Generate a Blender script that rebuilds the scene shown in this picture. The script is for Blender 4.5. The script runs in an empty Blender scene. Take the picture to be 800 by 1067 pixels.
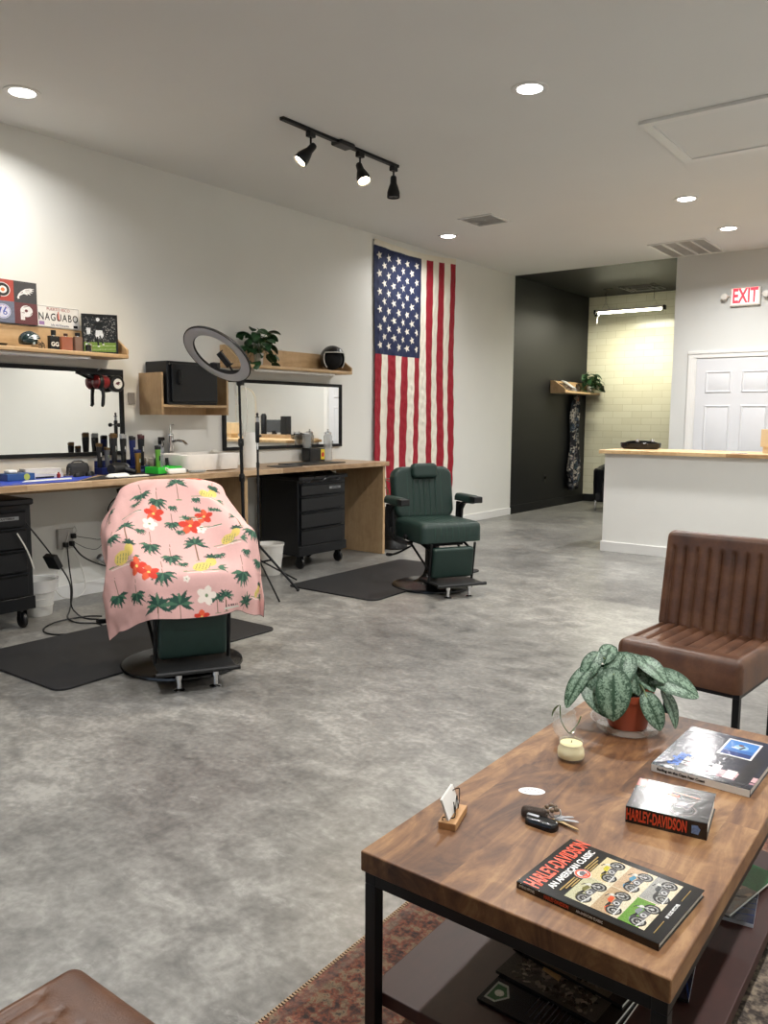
import bpy, bmesh, math, random
import numpy as np
from mathutils import Vector, Matrix, Euler
random.seed(7)
PI = math.pi
SC = bpy.context.scene
COL = SC.collection

# ------------------------------------------------------------------ materials
MATS = {}
def nt(name):
    m = bpy.data.materials.new(name); m.use_nodes = True
    t = m.node_tree; b = t.nodes['Principled BSDF']
    return m, t, b
def link(t, a, b): t.links.new(a, b)
def N(t, typ, **kw):
    n = t.nodes.new(typ)
    for k, v in kw.items():
        if k in n.inputs.keys() if isinstance(k, str) else False: n.inputs[k].default_value = v
        else: setattr(n, k, v)
    return n
def rgba(c): return (c[0], c[1], c[2], 1.0)
def srgb(r, g, b):
    f = lambda v: (v/255/12.92) if v/255 <= .04045 else ((v/255+.055)/1.055)**2.4
    return (f(r), f(g), f(b))
def ramp(t, stops):
    r = t.nodes.new('ShaderNodeValToRGB'); e = r.color_ramp.elements
    while len(e) < len(stops): e.new(.5)
    for i, (p, c) in enumerate(stops): e[i].position = p; e[i].color = rgba(c)
    return r
def coords(t, scale=(1, 1, 1), kind='Object', rot=(0, 0, 0)):
    tc = t.nodes.new('ShaderNodeTexCoord'); mp = t.nodes.new('ShaderNodeMapping')
    mp.inputs['Scale'].default_value = scale; mp.inputs['Rotation'].default_value = rot
    link(t, tc.outputs[kind], mp.inputs['Vector']); return mp.outputs['Vector']
def mat(name, c, rough=.5, metal=0, var=.06, nscale=12, bump=0, bscale=60, coat=0, trans=0, ior=1.45, alpha=1, emit=None, estr=0, sheen=0):
    if name in MATS: return MATS[name]
    m, t, b = nt(name)
    v = coords(t)
    nz = N(t, 'ShaderNodeTexNoise'); nz.inputs['Scale'].default_value = nscale; nz.inputs['Detail'].default_value = 4
    link(t, v, nz.inputs['Vector'])
    r = ramp(t, [(.3, tuple(x*(1-var) for x in c)), (.7, tuple(min(1, x*(1+var)) for x in c))])
    link(t, nz.outputs['Fac'], r.inputs['Fac']); link(t, r.outputs['Color'], b.inputs['Base Color'])
    b.inputs['Roughness'].default_value = rough; b.inputs['Metallic'].default_value = metal
    b.inputs['IOR'].default_value = ior
    if coat: b.inputs['Coat Weight'].default_value = coat; b.inputs['Coat Roughness'].default_value = .08
    if trans: b.inputs['Transmission Weight'].default_value = trans
    if alpha < 1: b.inputs['Alpha'].default_value = alpha
    if sheen: b.inputs['Sheen Weight'].default_value = sheen
    if emit: b.inputs['Emission Color'].default_value = rgba(emit); b.inputs['Emission Strength'].default_value = estr
    if bump:
        n2 = N(t, 'ShaderNodeTexNoise'); n2.inputs['Scale'].default_value = bscale; n2.inputs['Detail'].default_value = 5
        link(t, v, n2.inputs['Vector'])
        bp = N(t, 'ShaderNodeBump'); bp.inputs['Strength'].default_value = bump; bp.inputs['Distance'].default_value = .004
        link(t, n2.outputs['Fac'], bp.inputs['Height']); link(t, bp.outputs['Normal'], b.inputs['Normal'])
    MATS[name] = m; return m
def attr_mat(name, rough=.5, coat=0, bump=0, bscale=200, spec=.5):
    """colour printed on the thing itself, read from its colour attribute"""
    if name in MATS: return MATS[name]
    m, t, b = nt(name)
    a = t.nodes.new('ShaderNodeAttribute'); a.attribute_name = 'print'
    link(t, a.outputs['Color'], b.inputs['Base Color'])
    b.inputs['Roughness'].default_value = rough
    b.inputs['Specular IOR Level'].default_value = spec
    if coat: b.inputs['Coat Weight'].default_value = coat; b.inputs['Coat Roughness'].default_value = .12
    if bump:
        nz = N(t, 'ShaderNodeTexNoise'); nz.inputs['Scale'].default_value = bscale; link(t, coords(t), nz.inputs['Vector'])
        bp = N(t, 'ShaderNodeBump'); bp.inputs['Strength'].default_value = bump; bp.inputs['Distance'].default_value = .002
        link(t, nz.outputs['Fac'], bp.inputs['Height']); link(t, bp.outputs['Normal'], b.inputs['Normal'])
    MATS[name] = m; return m
def wood(name, cols, plank=(1.0, .13), axis='y', rough=.4, grain=14, coat=0, swirl=.6, contrast=1.0, seam=.0):
    """planks along an axis; each plank a tone of its own, with running grain"""
    if name in MATS: return MATS[name]
    m, t, b = nt(name)
    rot = {'x': (0, 0, 0), 'y': (0, 0, -PI/2), 'yz': (0, PI/2, 0), 'z': (0, PI/2, 0)}[axis]
    v = coords(t, rot=rot)
    br = N(t, 'ShaderNodeTexBrick'); br.offset = .37
    br.inputs['Scale'].default_value = 1; br.inputs['Brick Width'].default_value = plank[0]; br.inputs['Row Height'].default_value = plank[1]
    br.inputs['Mortar Size'].default_value = seam; br.inputs['Color1'].default_value = (0, 0, 0, 1); br.inputs['Color2'].default_value = (1, 1, 1, 1)
    br.inputs['Mortar'].default_value = (0, 0, 0, 1)
    link(t, v, br.inputs['Vector'])
    # offset the grain per plank
    ad = N(t, 'ShaderNodeVectorMath', operation='MULTIPLY_ADD'); link(t, br.outputs['Color'], ad.inputs[0])
    ad.inputs[1].default_value = (3.1, 5.7, 2.3); link(t, v, ad.inputs[2])
    mp = t.nodes.new('ShaderNodeMapping'); mp.inputs['Scale'].default_value = (1.3, grain, grain*.6); link(t, ad.outputs[0], mp.inputs['Vector'])
    nz = N(t, 'ShaderNodeTexNoise'); nz.inputs['Scale'].default_value = 1.9; nz.inputs['Detail'].default_value = 12; nz.inputs['Roughness'].default_value = .66; nz.inputs['Distortion'].default_value = swirl
    link(t, mp.outputs['Vector'], nz.inputs['Vector'])
    n2 = N(t, 'ShaderNodeTexNoise'); n2.inputs['Scale'].default_value = 8; n2.inputs['Detail'].default_value = 9; n2.inputs['Roughness'].default_value = .62; n2.inputs['Distortion'].default_value = 1.5
    link(t, ad.outputs[0], n2.inputs['Vector'])
    mx = N(t, 'ShaderNodeMix'); mx.inputs[0].default_value = .35
    link(t, nz.outputs['Fac'], mx.inputs[2]); link(t, n2.outputs['Fac'], mx.inputs[3])
    bw = N(t, 'ShaderNodeRGBToBW'); link(t, br.outputs['Color'], bw.inputs[0])
    mm = N(t, 'ShaderNodeMath', operation='MULTIPLY_ADD'); mm.inputs[1].default_value = .16*contrast; mm.inputs[2].default_value = -.08*contrast
    link(t, bw.outputs[0], mm.inputs[0])
    s = N(t, 'ShaderNodeMath', operation='ADD'); link(t, mx.outputs[0], s.inputs[0]); link(t, mm.outputs[0], s.inputs[1])
    lo, hi = .5-.16/contrast, .5+.16/contrast
    r = ramp(t, [(lo+(hi-lo)*i/(len(cols)-1), c) for i, c in enumerate(cols)])
    link(t, s.outputs[0], r.inputs['Fac']); link(t, r.outputs['Color'], b.inputs['Base Color'])
    b.inputs['Roughness'].default_value = rough
    if coat: b.inputs['Coat Weight'].default_value = coat; b.inputs['Coat Roughness'].default_value = .2
    bp = N(t, 'ShaderNodeBump'); bp.inputs['Strength'].default_value = .15; bp.inputs['Distance'].default_value = .002
    link(t, nz.outputs['Fac'], bp.inputs['Height']); link(t, bp.outputs['Normal'], b.inputs['Normal'])
    MATS[name] = m; return m

# ------------------------------------------------------------------ mesh builder
class MB:
    def __init__(s): s.bm = bmesh.new()
    def verts(s, vs, M=None):
        return [s.bm.verts.new((M @ Vector(v)) if M is not None else v) for v in vs]
    def box(s, x0, x1, y0, y1, z0, z1, M=None):
        v = s.verts([(x, y, z) for z in (z0, z1) for y in (y0, y1) for x in (x0, x1)], M)
        for f in ((0, 2, 3, 1), (4, 5, 7, 6), (0, 1, 5, 4), (2, 6, 7, 3), (0, 4, 6, 2), (1, 3, 7, 5)):
            s.bm.faces.new([v[i] for i in f])
        return s
    def prism(s, poly, z0, z1, M=None):
        a = s.verts([(x, y, z0) for x, y in poly], M); b = s.verts([(x, y, z1) for x, y in poly], M); n = len(poly)
        s.bm.faces.new(a[::-1]); s.bm.faces.new(b)
        for i in range(n): s.bm.faces.new([a[i], a[(i+1) % n], b[(i+1) % n], b[i]])
        return s
    def lathe(s, prof, seg=32, M=None, caps=True):
        rings = []
        for r, z in prof:
            rings.append(s.verts([(r*math.cos(2*PI*i/seg), r*math.sin(2*PI*i/seg), z) for i in range(seg)], M))
        for a, b in zip(rings, rings[1:]):
            for i in range(seg): s.bm.faces.new([a[i], a[(i+1) % seg], b[(i+1) % seg], b[i]])
        if caps: s.bm.faces.new(rings[0][::-1]); s.bm.faces.new(rings[-1])
        return s
    def tube(s, pts, r, seg=10, closed=False, flat=1.0):
        P = [Vector(p) for p in pts]; n = len(P); rr = r if isinstance(r, (list, tuple)) else [r]*n
        rings = []; up = None
        for i in range(n):
            if closed: d = P[(i+1) % n]-P[i-1]
            else: d = P[min(i+1, n-1)]-P[max(i-1, 0)]
            if d.length < 1e-9: d = Vector((0, 0, 1))
            d.normalize()
            if up is None: up = Vector((0, 0, 1)) if abs(d.z) < .9 else Vector((1, 0, 0))
            up = (up-d*up.dot(d)); up.normalize(); q = d.cross(up)
            rings.append([s.bm.verts.new(P[i]+(up*math.cos(2*PI*k/seg)*flat+q*math.sin(2*PI*k/seg))*rr[i]) for k in range(seg)])
        m = n if closed else n-1
        for i in range(m):
            a, b = rings[i], rings[(i+1) % n]
            for k in range(seg): s.bm.faces.new([a[k], a[(k+1) % seg], b[(k+1) % seg], b[k]])
        if not closed: s.bm.faces.new(rings[0][::-1]); s.bm.faces.new(rings[-1])
        return s
    def bar(s, p0, p1, w, h=None):
        return s.tube([p0, p1], [(w/2)*1.414]*2, 4) if h is None else s.tube([p0, p1], (w/2)*1.414, 4, flat=h/w)
    def ball(s, c, r, seg=16, sc=(1, 1, 1), M=None):
        prof = [(max(1e-4, r*math.sin(PI*i/10)), -r*math.cos(PI*i/10)) for i in range(11)]
        T = Matrix.Translation(c) @ Matrix.Diagonal((*sc, 1))
        if M is not None: T = M @ T
        return s.lathe(prof, seg, T)
    def grid(s, nu, nv, fn, M=None, closeu=False):
        vs = [[s.bm.verts.new((M @ Vector(fn(i/(nu-1), j/(nv-1)))) if M is not None else fn(i/(nu-1), j/(nv-1))) for i in range(nu)] for j in range(nv)]
        for j in range(nv-1):
            for i in range(nu-1): s.bm.faces.new([vs[j][i], vs[j][i+1], vs[j+1][i+1], vs[j+1][i]])
        return s
    def pad(s, w, h, t, r=.03, cr=.04, nu=24, nv=24, chan=None, M=None, back=0.0):
        """cushion lying in local xy (w by h), rising to t, edges rounded by r, corners by cr; chan(x,y) lowers it"""
        def plan(u, v):
            x, y = (u-.5)*w, (v-.5)*h
            cx, cy = w/2-cr, h/2-cr; ax, ay = abs(x)-cx, abs(y)-cy
            if ax > 0 and ay > 0:
                m_ = max(ax, ay); L = math.hypot(ax, ay); k = m_/L
                return math.copysign(cx+ax*k, x), math.copysign(cy+ay*k, y)
            return x, y
        def sd(x, y):
            ax, ay = abs(x)-(w/2-cr), abs(y)-(h/2-cr)
            return cr-(math.hypot(max(ax, 0), max(ay, 0))+min(max(ax, ay), 0))
        def ez(u, n):  # denser samples at the rims
            return u
        top, bot = {}, {}
        us = [.5-.5*math.cos(PI*i/(nu-1))*1 if False else i/(nu-1) for i in range(nu)]
        vs_ = [j/(nv-1) for j in range(nv)]
        # rim refinement
        def refine(L, size):
            e = [k*r/size/4 for k in range(1, 4)]
            return sorted(set([round(q, 5) for q in L+e+[1-q for q in e]]))
        us = refine(us, w); vs_ = refine(vs_, h)
        for i, u in enumerate(us):
            for j, v in enumerate(vs_):
                x, y = plan(u, v); d = max(0, sd(x, y)); q = min(d/r, 1)
                zt = t-r+r*math.sqrt(max(0, 1-(1-q)**2))
                if chan and q >= .2: zt -= chan(x, y)*min(1, q)
                zb = -back*math.sqrt(max(0, 1-(1-q)**2))
                p, p2 = Vector((x, y, zt)), Vector((x, y, zb))
                if M is not None: p, p2 = M @ p, M @ p2
                top[i, j] = s.bm.verts.new(p); bot[i, j] = s.bm.verts.new(p2)
        a, b = len(us), len(vs_)
        for i in range(a-1):
            for j in range(b-1):
                s.bm.faces.new([top[i, j], top[i+1, j], top[i+1, j+1], top[i, j+1]])
                s.bm.faces.new([bot[i, j], bot[i, j+1], bot[i+1, j+1], bot[i+1, j]])
        rim = [(i, 0) for i in range(a)]+[(a-1, j) for j in range(1, b)]+[(i, b-1) for i in range(a-2, -1, -1)]+[(0, j) for j in range(b-2, 0, -1)]
        for k in range(len(rim)):
            p, q = rim[k], rim[(k+1) % len(rim)]
            s.bm.faces.new([bot[p], bot[q], top[q], top[p]])
        return s
    def build(s, name, m, parent=None, loc=(0, 0, 0), rot=(0, 0, 0), bevel=0, seg=2, sub=0, angle=35, solid=0, label=None, flip=False):
        bmesh.ops.recalc_face_normals(s.bm, faces=s.bm.faces)
        me = bpy.data.meshes.new(name); s.bm.to_mesh(me); s.bm.free()
        o = bpy.data.objects.new(name, me); COL.objects.link(o)
        o.location = loc; o.rotation_euler = rot
        if m is not None: me.materials.append(m)
        if parent is not None: o.parent = parent
        me.polygons.foreach_set('use_smooth', [True]*len(me.polygons))
        me.set_sharp_from_angle(angle=math.radians(angle))
        if solid: k = o.modifiers.new('solid', 'SOLIDIFY'); k.thickness = solid; k.offset = 0
        if bevel:
            k = o.modifiers.new('bevel', 'BEVEL'); k.width = bevel; k.segments = seg; k.limit_method = 'ANGLE'; k.angle_limit = math.radians(40); k.harden_normals = True
        if sub: k = o.modifiers.new('sub', 'SUBSURF'); k.levels = sub; k.render_levels = sub
        if label: o['label'] = label
        return o
def mb(): return MB()
def tag(o, label, cat, group=None, kind=None):
    o['label'] = label; o['category'] = cat
    if group: o['group'] = group
    if kind: o['kind'] = kind
    return o
def thing(name, label, cat, loc=(0, 0, 0), rz=0, group=None):
    o = bpy.data.objects.new(name, None); COL.objects.link(o); o.empty_display_size = .05
    o.location = loc; o.rotation_euler = (0, 0, rz); return tag(o, label, cat, group)
def structure(o, label=None):
    o['kind'] = 'structure'
    if label: o['label'] = label
    return o
def T(x, y, z): return Matrix.Translation((x, y, z))
def Rm(a, ax): return Matrix.Rotation(a, 4, ax)
def copy_tree(o, label=None, loc=None, rz=None):
    c = o.copy(); COL.objects.link(c)
    if loc is not None: c.location = loc
    if rz is not None: c.rotation_euler.z = rz
    if label: c['label'] = label
    for ch in list(o.children):
        d = ch.copy(); COL.objects.link(d); d.parent = c
        for g in list(ch.children):
            e = g.copy(); COL.objects.link(e); e.parent = d
    return c
def lettering(body, size, m, parent, M, name='lettering', sx=1.0, ext=.0006, bold=0.0, spacing=1.0, align='CENTER'):
    cu = bpy.data.curves.new(name, 'FONT'); cu.body = body; cu.size = size; cu.extrude = ext; cu.offset = bold
    cu.align_x = align; cu.align_y = 'CENTER'; cu.space_character = spacing; cu.resolution_u = 3
    tmp = bpy.data.objects.new('tmp', cu); COL.objects.link(tmp)
    bpy.context.view_layer.update()
    me = bpy.data.meshes.new_from_object(tmp.evaluated_get(bpy.context.evaluated_depsgraph_get()))
    bpy.data.objects.remove(tmp); bpy.data.curves.remove(cu)
    me.transform(M @ Matrix.Diagonal((sx, 1, 1, 1)))
    me.name = name; me.materials.clear(); me.materials.append(m)
    o = bpy.data.objects.new(name, me); COL.objects.link(o); o.parent = parent
    return o
# ---- numpy printing on dense grids
def inpoly(U, V, poly):
    ins = np.zeros(U.shape, bool); n = len(poly)
    for i in range(n):
        x0, y0 = poly[i]; x1, y1 = poly[(i+1) % n]
        if y0 == y1: continue
        c = ((V > y0) != (V > y1)) & (U < (x1-x0)*(V-y0)/(y1-y0)+x0)
        ins ^= c
    return ins
class Print:
    """paints flat colours into an array over (u,v) with aspect asp = width/height"""
    def __init__(s, nu, nv, w, h, base):
        s.U, s.V = np.meshgrid(np.linspace(0, w, nu), np.linspace(0, h, nv)); s.C = np.empty((nv, nu, 3)); s.C[:] = base; s.nu, s.nv = nu, nv
    def m(s, mask, c): s.C[mask] = c
    def rect(s, x0, x1, y0, y1, c): s.m((s.U >= x0) & (s.U <= x1) & (s.V >= y0) & (s.V <= y1), c)
    def poly(s, p, c): s.m(inpoly(s.U, s.V, p), c)
    def disc(s, x, y, r, c, ry=None, a=0): 
        du, dv = s.U-x, s.V-y; X = du*math.cos(a)+dv*math.sin(a); Y = -du*math.sin(a)+dv*math.cos(a)
        s.m((X/r)**2+(Y/(ry or r))**2 <= 1, c)
    def ring(s, x, y, r, w, c):
        d = np.hypot(s.U-x, s.V-y); s.m(abs(d-r) <= w/2, c)
    def line(s, p0, p1, w, c):
        p0 = np.array(p0, float); d = np.array(p1, float)-p0; L = max(1e-9, d@d)
        t = np.clip(((s.U-p0[0])*d[0]+(s.V-p0[1])*d[1])/L, 0, 1)
        s.m(np.hypot(s.U-p0[0]-t*d[0], s.V-p0[1]-t*d[1]) <= w/2, c)
    def noise(s, amt, seed=0, cell=3):
        r = np.random.RandomState(seed); n = r.rand(s.nv//cell+2, s.nu//cell+2)
        s.C *= 1+amt*(np.kron(n, np.ones((cell, cell)))[:s.nv, :s.nu, None]-.5)*2
        np.clip(s.C, 0, 1, s.C)
    def mesh(s, name, pos, m, parent=None):
        """pos(U,V)->(nv,nu,3)"""
        P = pos(s.U, s.V); nu, nv = s.nu, s.nv
        me = bpy.data.meshes.new(name); me.vertices.add(nu*nv); me.vertices.foreach_set('co', P.reshape(-1).astype(np.float32))
        idx = np.arange(nu*nv).reshape(nv, nu)
        q = np.stack([idx[:-1, :-1], idx[:-1, 1:], idx[1:, 1:], idx[1:, :-1]], -1).reshape(-1, 4); k = len(q)
        me.loops.add(k*4); me.loops.foreach_set('vertex_index', q.reshape(-1).astype(np.int32))
        me.polygons.add(k); me.polygons.foreach_set('loop_start', np.arange(0, k*4, 4, dtype=np.int32)); me.polygons.foreach_set('loop_total', np.full(k, 4, np.int32))
        me.polygons.foreach_set('use_smooth', [True]*k)
        me.update(calc_edges=True)
        a = me.color_attributes.new('print', 'FLOAT_COLOR', 'POINT')
        a.data.foreach_set('color', np.concatenate([s.C, np.ones((nv, nu, 1))], -1).reshape(-1).astype(np.float32))
        me.materials.append(m)
        o = bpy.data.objects.new(name, me); COL.objects.link(o)
        if parent is not None: o.parent = parent
        return o

# ------------------------------------------------------------------ palette
WALL = mat('painted_wall', srgb(226, 226, 221), .75, var=.015, nscale=2, bump=.15, bscale=180)
CEIL = mat('painted_ceiling', srgb(226, 227, 225), .85, var=.012, nscale=1.5, bump=.1, bscale=120)
BLACKW = mat('black_wall_paint', srgb(16, 18, 20), .55, var=.12, nscale=1.2, bump=.1, bscale=90)
WHITE = mat('white_paint', srgb(232, 231, 228), .45, var=.01)
TRIM = mat('trim_paint', srgb(228, 228, 226), .4, var=.01)
DOORM = mat('door_paint', srgb(214, 216, 220), .38, var=.01)
BLK = mat('black_plastic', srgb(17, 18, 20), .42, var=.1)
BLKG = mat('glossy_black', srgb(14, 15, 17), .15, var=.1)
BLKM = mat('black_steel', srgb(18, 19, 21), .45, metal=.3, var=.08, nscale=30)
CHEST = mat('tool_chest_enamel', srgb(13, 15, 19), .32, var=.06)
CHROME = mat('chrome', (.75, .75, .76), .12, metal=1, var=.03)
GREENL = mat('green_leather', srgb(25, 46, 41), .45, var=.08, nscale=25, bump=.25, bscale=350)
GREEND = mat('green_stitch', srgb(56, 84, 75), .6)
BROWNL = None
GLASS = mat('clear_glass', (1, 1, 1), .02, trans=1, var=0, ior=1.45)
TERRA = mat('terracotta_plastic', srgb(168, 78, 48), .5, var=.05)
PAPER = mat('white_paper', srgb(236, 236, 232), .6, var=.02)
WPLAS = mat('white_plastic', srgb(228, 226, 220), .35, var=.02)
RUBBER = mat('rubber_mat', srgb(27, 27, 29), .6, var=.1, nscale=20, bump=.3, bscale=400)
SHELFW = wood('birch_shelf', [srgb(170, 138, 98), srgb(198, 166, 124), srgb(214, 186, 148)], (3.0, .4), 'y', .45, grain=10, contrast=.7)
COUNTW = wood('butcher_block', [srgb(142, 112, 82), srgb(176, 146, 112), srgb(200, 172, 138)], (.45, .045), 'y', .38, grain=16, contrast=1.2)
COUNTX = wood('butcher_block_cross', [srgb(166, 128, 84), srgb(198, 162, 116), srgb(222, 190, 145)], (.45, .045), 'x', .38, grain=16, contrast=1.2)
PANELW = wood('plywood_panel', [srgb(160, 130, 94), srgb(182, 152, 114), srgb(198, 170, 132)], (3.0, 2.0), 'z', .5, grain=14, contrast=.7)
# ------------------------------------------------------------------ room shell
H = 3.28; YB = 10.13; YA = 12.63; XA = 2.18; XR = 6.7; YF = -3.2
def concrete():
    m, t, b = nt('polished_concrete')
    v = coords(t)
    n1 = N(t, 'ShaderNodeTexNoise'); n1.inputs['Scale'].default_value = .9; n1.inputs['Detail'].default_value = 9; n1.inputs['Roughness'].default_value = .62; n1.inputs['Distortion'].default_value = .3
    link(t, v, n1.inputs['Vector'])
    v2 = coords(t, scale=(1.2, 1.7, 1), rot=(0, 0, .5))
    n2 = N(t, 'ShaderNodeTexNoise'); n2.inputs['Scale'].default_value = 5.5; n2.inputs['Detail'].default_value = 10; n2.inputs['Roughness'].default_value = .68; n2.inputs['Distortion'].default_value = .5
    link(t, v2, n2.inputs['Vector'])
    n3 = N(t, 'ShaderNodeTexNoise'); n3.inputs['Scale'].default_value = 38; n3.inputs['Detail'].default_value = 6
    link(t, v, n3.inputs['Vector'])
    a = N(t, 'ShaderNodeMath', operation='MULTIPLY_ADD'); a.inputs[1].default_value = .44; link(t, n1.outputs['Fac'], a.inputs[0])
    c = N(t, 'ShaderNodeMath', operation='MULTIPLY'); c.inputs[1].default_value = .38; link(t, n2.outputs['Fac'], c.inputs[0]); link(t, c.outputs[0], a.inputs[2])
    d = N(t, 'ShaderNodeMath', operation='MULTIPLY_ADD'); d.inputs[1].default_value = .18; link(t, n3.outputs['Fac'], d.inputs[0]); link(t, a.outputs[0], d.inputs[2])
    r = ramp(t, [(.37, srgb(80, 80, 78)), (.455, srgb(108, 107, 104)), (.52, srgb(127, 126, 122)), (.60, srgb(156, 155, 150))])
    link(t, d.outputs[0], r.inputs['Fac'])
    # scuffs and pale trowel scratches
    v3 = coords(t, scale=(1.2, 2.6, 1), rot=(0, 0, -.9))
    n4 = N(t, 'ShaderNodeTexNoise'); n4.inputs['Scale'].default_value = 3.6; n4.inputs['Detail'].default_value = 12; n4.inputs['Roughness'].default_value = .75
    link(t, v3, n4.inputs['Vector'])
    sc = ramp(t, [(.60, (0, 0, 0)), (.70, (1, 1, 1))]); link(t, n4.outputs['Fac'], sc.inputs['Fac'])
    mx = N(t, 'ShaderNodeMix', data_type='RGBA'); mx.inputs[7].default_value = rgba(srgb(186, 185, 180))
    ms = N(t, 'ShaderNodeMath', operation='MULTIPLY'); ms.inputs[1].default_value = .45; link(t, sc.outputs['Color'], ms.inputs[0])
    link(t, ms.outputs[0], mx.inputs[0]); link(t, r.outputs['Color'], mx.inputs[6]); link(t, mx.outputs[2], b.inputs['Base Color'])
    rr = N(t, 'ShaderNodeMapRange'); rr.inputs[3].default_value = .22; rr.inputs[4].default_value = .5
    link(t, n2.outputs['Fac'], rr.inputs[0]); link(t, rr.outputs[0], b.inputs['Roughness'])
    bp = N(t, 'ShaderNodeBump'); bp.inputs['Strength'].default_value = .12; bp.inputs['Distance'].default_value = .004
    link(t, n3.outputs['Fac'], bp.inputs['Height']); link(t, bp.outputs['Normal'], b.inputs['Normal'])
    return m
structure(mb().box(-.1, XR+.1, YF-.1, YA+.1, -.1, 0).build('floor', concrete()), 'mottled grey polished concrete floor')
structure(mb().box(-.12, 0, YF-.1, YB, 0, H).build('wall_left', WALL))
structure(mb().box(-.12, 0, YB, YA+.1, 0, H).build('wall_alcove_left', BLACKW))
structure(mb().box(XA, XR+.1, YB, YB+.12, 0, H).build('wall_back', mat('back_wall_paint', srgb(210, 212, 210), .75, var=.012, nscale=2, bump=.12, bscale=180)))
structure(mb().box(XA, XA+.12, YB+.12, YA, 0, H).build('wall_alcove_right', BLACKW))
structure(mb().box(XR, XR+.12, YF-.1, YB, 0, H).build('wall_right', WALL))
structure(mb().box(-.1, XR+.1, YF-.1, YB, H, H+.1).build('ceiling', CEIL))
structure(mb().box(-.1, XA+.1, YB, YA+.1, H, H+.1).build('ceiling_alcove', BLACKW))
def tiles():
    m, t, b = nt('subway_tile')
    v = coords(t, rot=(PI/2, 0, 0))
    br = N(t, 'ShaderNodeTexBrick'); br.offset = .5
    for k, x in (('Scale', 1), ('Brick Width', .31), ('Row Height', .105), ('Mortar Size', .0028), ('Mortar Smooth', .3)): br.inputs[k].default_value = x
    br.inputs['Color1'].default_value = rgba(srgb(238, 236, 214)); br.inputs['Color2'].default_value = rgba(srgb(231, 228, 204)); br.inputs['Mortar'].default_value = rgba(srgb(206, 202, 170))
    link(t, v, br.inputs['Vector']); link(t, br.outputs['Color'], b.inputs['Base Color'])
    b.inputs['Roughness'].default_value = .18
    bp = N(t, 'ShaderNodeBump'); bp.inputs['Strength'].default_value = .4; bp.inputs['Distance'].default_value = .002; bp.invert = True
    link(t, br.outputs['Fac'], bp.inputs['Height']); link(t, bp.outputs['Normal'], b.inputs['Normal'])
    return m
structure(mb().box(0, XA+.12, YA, YA+.12, 0, H).build('wall_alcove_back', tiles()), 'cream subway tile wall')
# storefront behind the camera: sill wall, header, mullions, glass
f = mb(); f.box(0, XR, YF-.1, YF, 0, .25); f.box(0, XR, YF-.1, YF, 2.75, H); f.box(0, .25, YF-.1, YF, .25, 2.75); f.box(XR-.25, XR, YF-.1, YF, .25, 2.75)
structure(f.build('wall_front', WALL))
w = mb()
for x in (.25, 1.8, 3.3, 4.85, XR-.29): w.box(x, x+.04, YF-.07, YF-.03, .25, 2.75)
for z in (.25, 2.71): w.box(.29, XR-.29, YF-.07, YF-.03, z, z+.04)
wo = structure(w.build('window_1', BLKM))
mb().box(.27, XR-.27, YF-.053, YF-.047, .27, 2.73).build('pane', mat('window_glass', (1, 1, 1), 0, trans=1, var=0, ior=1.02), wo)
# baseboards
def base(name, x0, x1, y0, y1, m, h=.1): return structure(mb().box(x0, x1, y0, y1, 0, h).build(name, m, bevel=.004))
base('baseboard_left', 0, .014, YF, YB-.002, TRIM)
base('baseboard_alcove_left', 0, .016, YB, YA, BLACKW, .12)
base('baseboard_alcove_back', .016, XA, YA-.016, YA, BLACKW, .12)
base('baseboard_back', XA+.0, 2.36, YB-.014, YB, TRIM)
base('baseboard_back.001', 3.55, XR, YB-.014, YB, TRIM)
base('baseboard_right', XR-.014, XR, YF, YB-.014, TRIM)

# six panel door in its casing
dx0, dx1, dz = 2.47, 3.40, 2.045
c = mb()
for x in (dx0-.10, dx1+.012):
    c.box(x, x+.088, YB-.018, YB, 0, dz+.03); c.box(x+.008, x+.05, YB-.026, YB-.018, 0, dz+.05)
c.box(dx0-.10, dx1+.10, YB-.018, YB, dz+.03, dz+.115); c.box(dx0-.10, dx1+.10, YB-.028, YB-.018, dz+.08, dz+.115)
for x in (dx0-.012, dx1): c.box(x, x+.012, YB-.012, YB-.0, 0, dz+.03)
structure(c.build('trim_1', TRIM, bevel=.003))
def door():
    y = YB-.006
    d = mb(); d.box(dx0+.002, dx1-.002, y, YB+.002, .01, dz+.02)
    o = structure(d.build('door_1', DOORM), 'white six panel door behind the reception counter')
    W = dx1-dx0; cols = [(dx0+.11, dx0+W/2-.055), (dx0+W/2+.055, dx1-.11)]
    rows = [(.22, .72), (.86, 1.52), (1.66, 1.92)]
    for a, b_ in cols:
        for z0, z1 in rows:
            p = mb()
            # sunk moulding ring with raised field
            def fr(ins, y0, y1):
                A = [(a+ins[0], z0+ins[0]), (b_-ins[0], z0+ins[0]), (b_-ins[0], z1-ins[0]), (a+ins[0], z1-ins[0])]
                B = [(a+ins[1], z0+ins[1]), (b_-ins[1], z0+ins[1]), (b_-ins[1], z1-ins[1]), (a+ins[1], z1-ins[1])]
                va = [p.bm.verts.new((x, y0, z)) for x, z in A]; vb = [p.bm.verts.new((x, y1, z)) for x, z in B]
                for i in range(4): p.bm.faces.new([va[i], va[(i+1) % 4], vb[(i+1) % 4], vb[i]])
                return vb
            fr((0, .014), y, y-.012); fr((.014, .030), y-.012, y-.001); v = fr((.030, .065), y-.001, y-.011); p.bm.faces.new(v)
            p.build('door_panel', DOORM, o)
    k = mb(); k.lathe([(.025, 0), (.025, .006), (.01, .008), (.01, .035), (.026, .045), (.028, .06), (.018, .07)], 20, T(dx1-.07, y, .95) @ Rm(PI/2, 'X'))
    k.build('door_knob', CHROME, o)
door()

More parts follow.
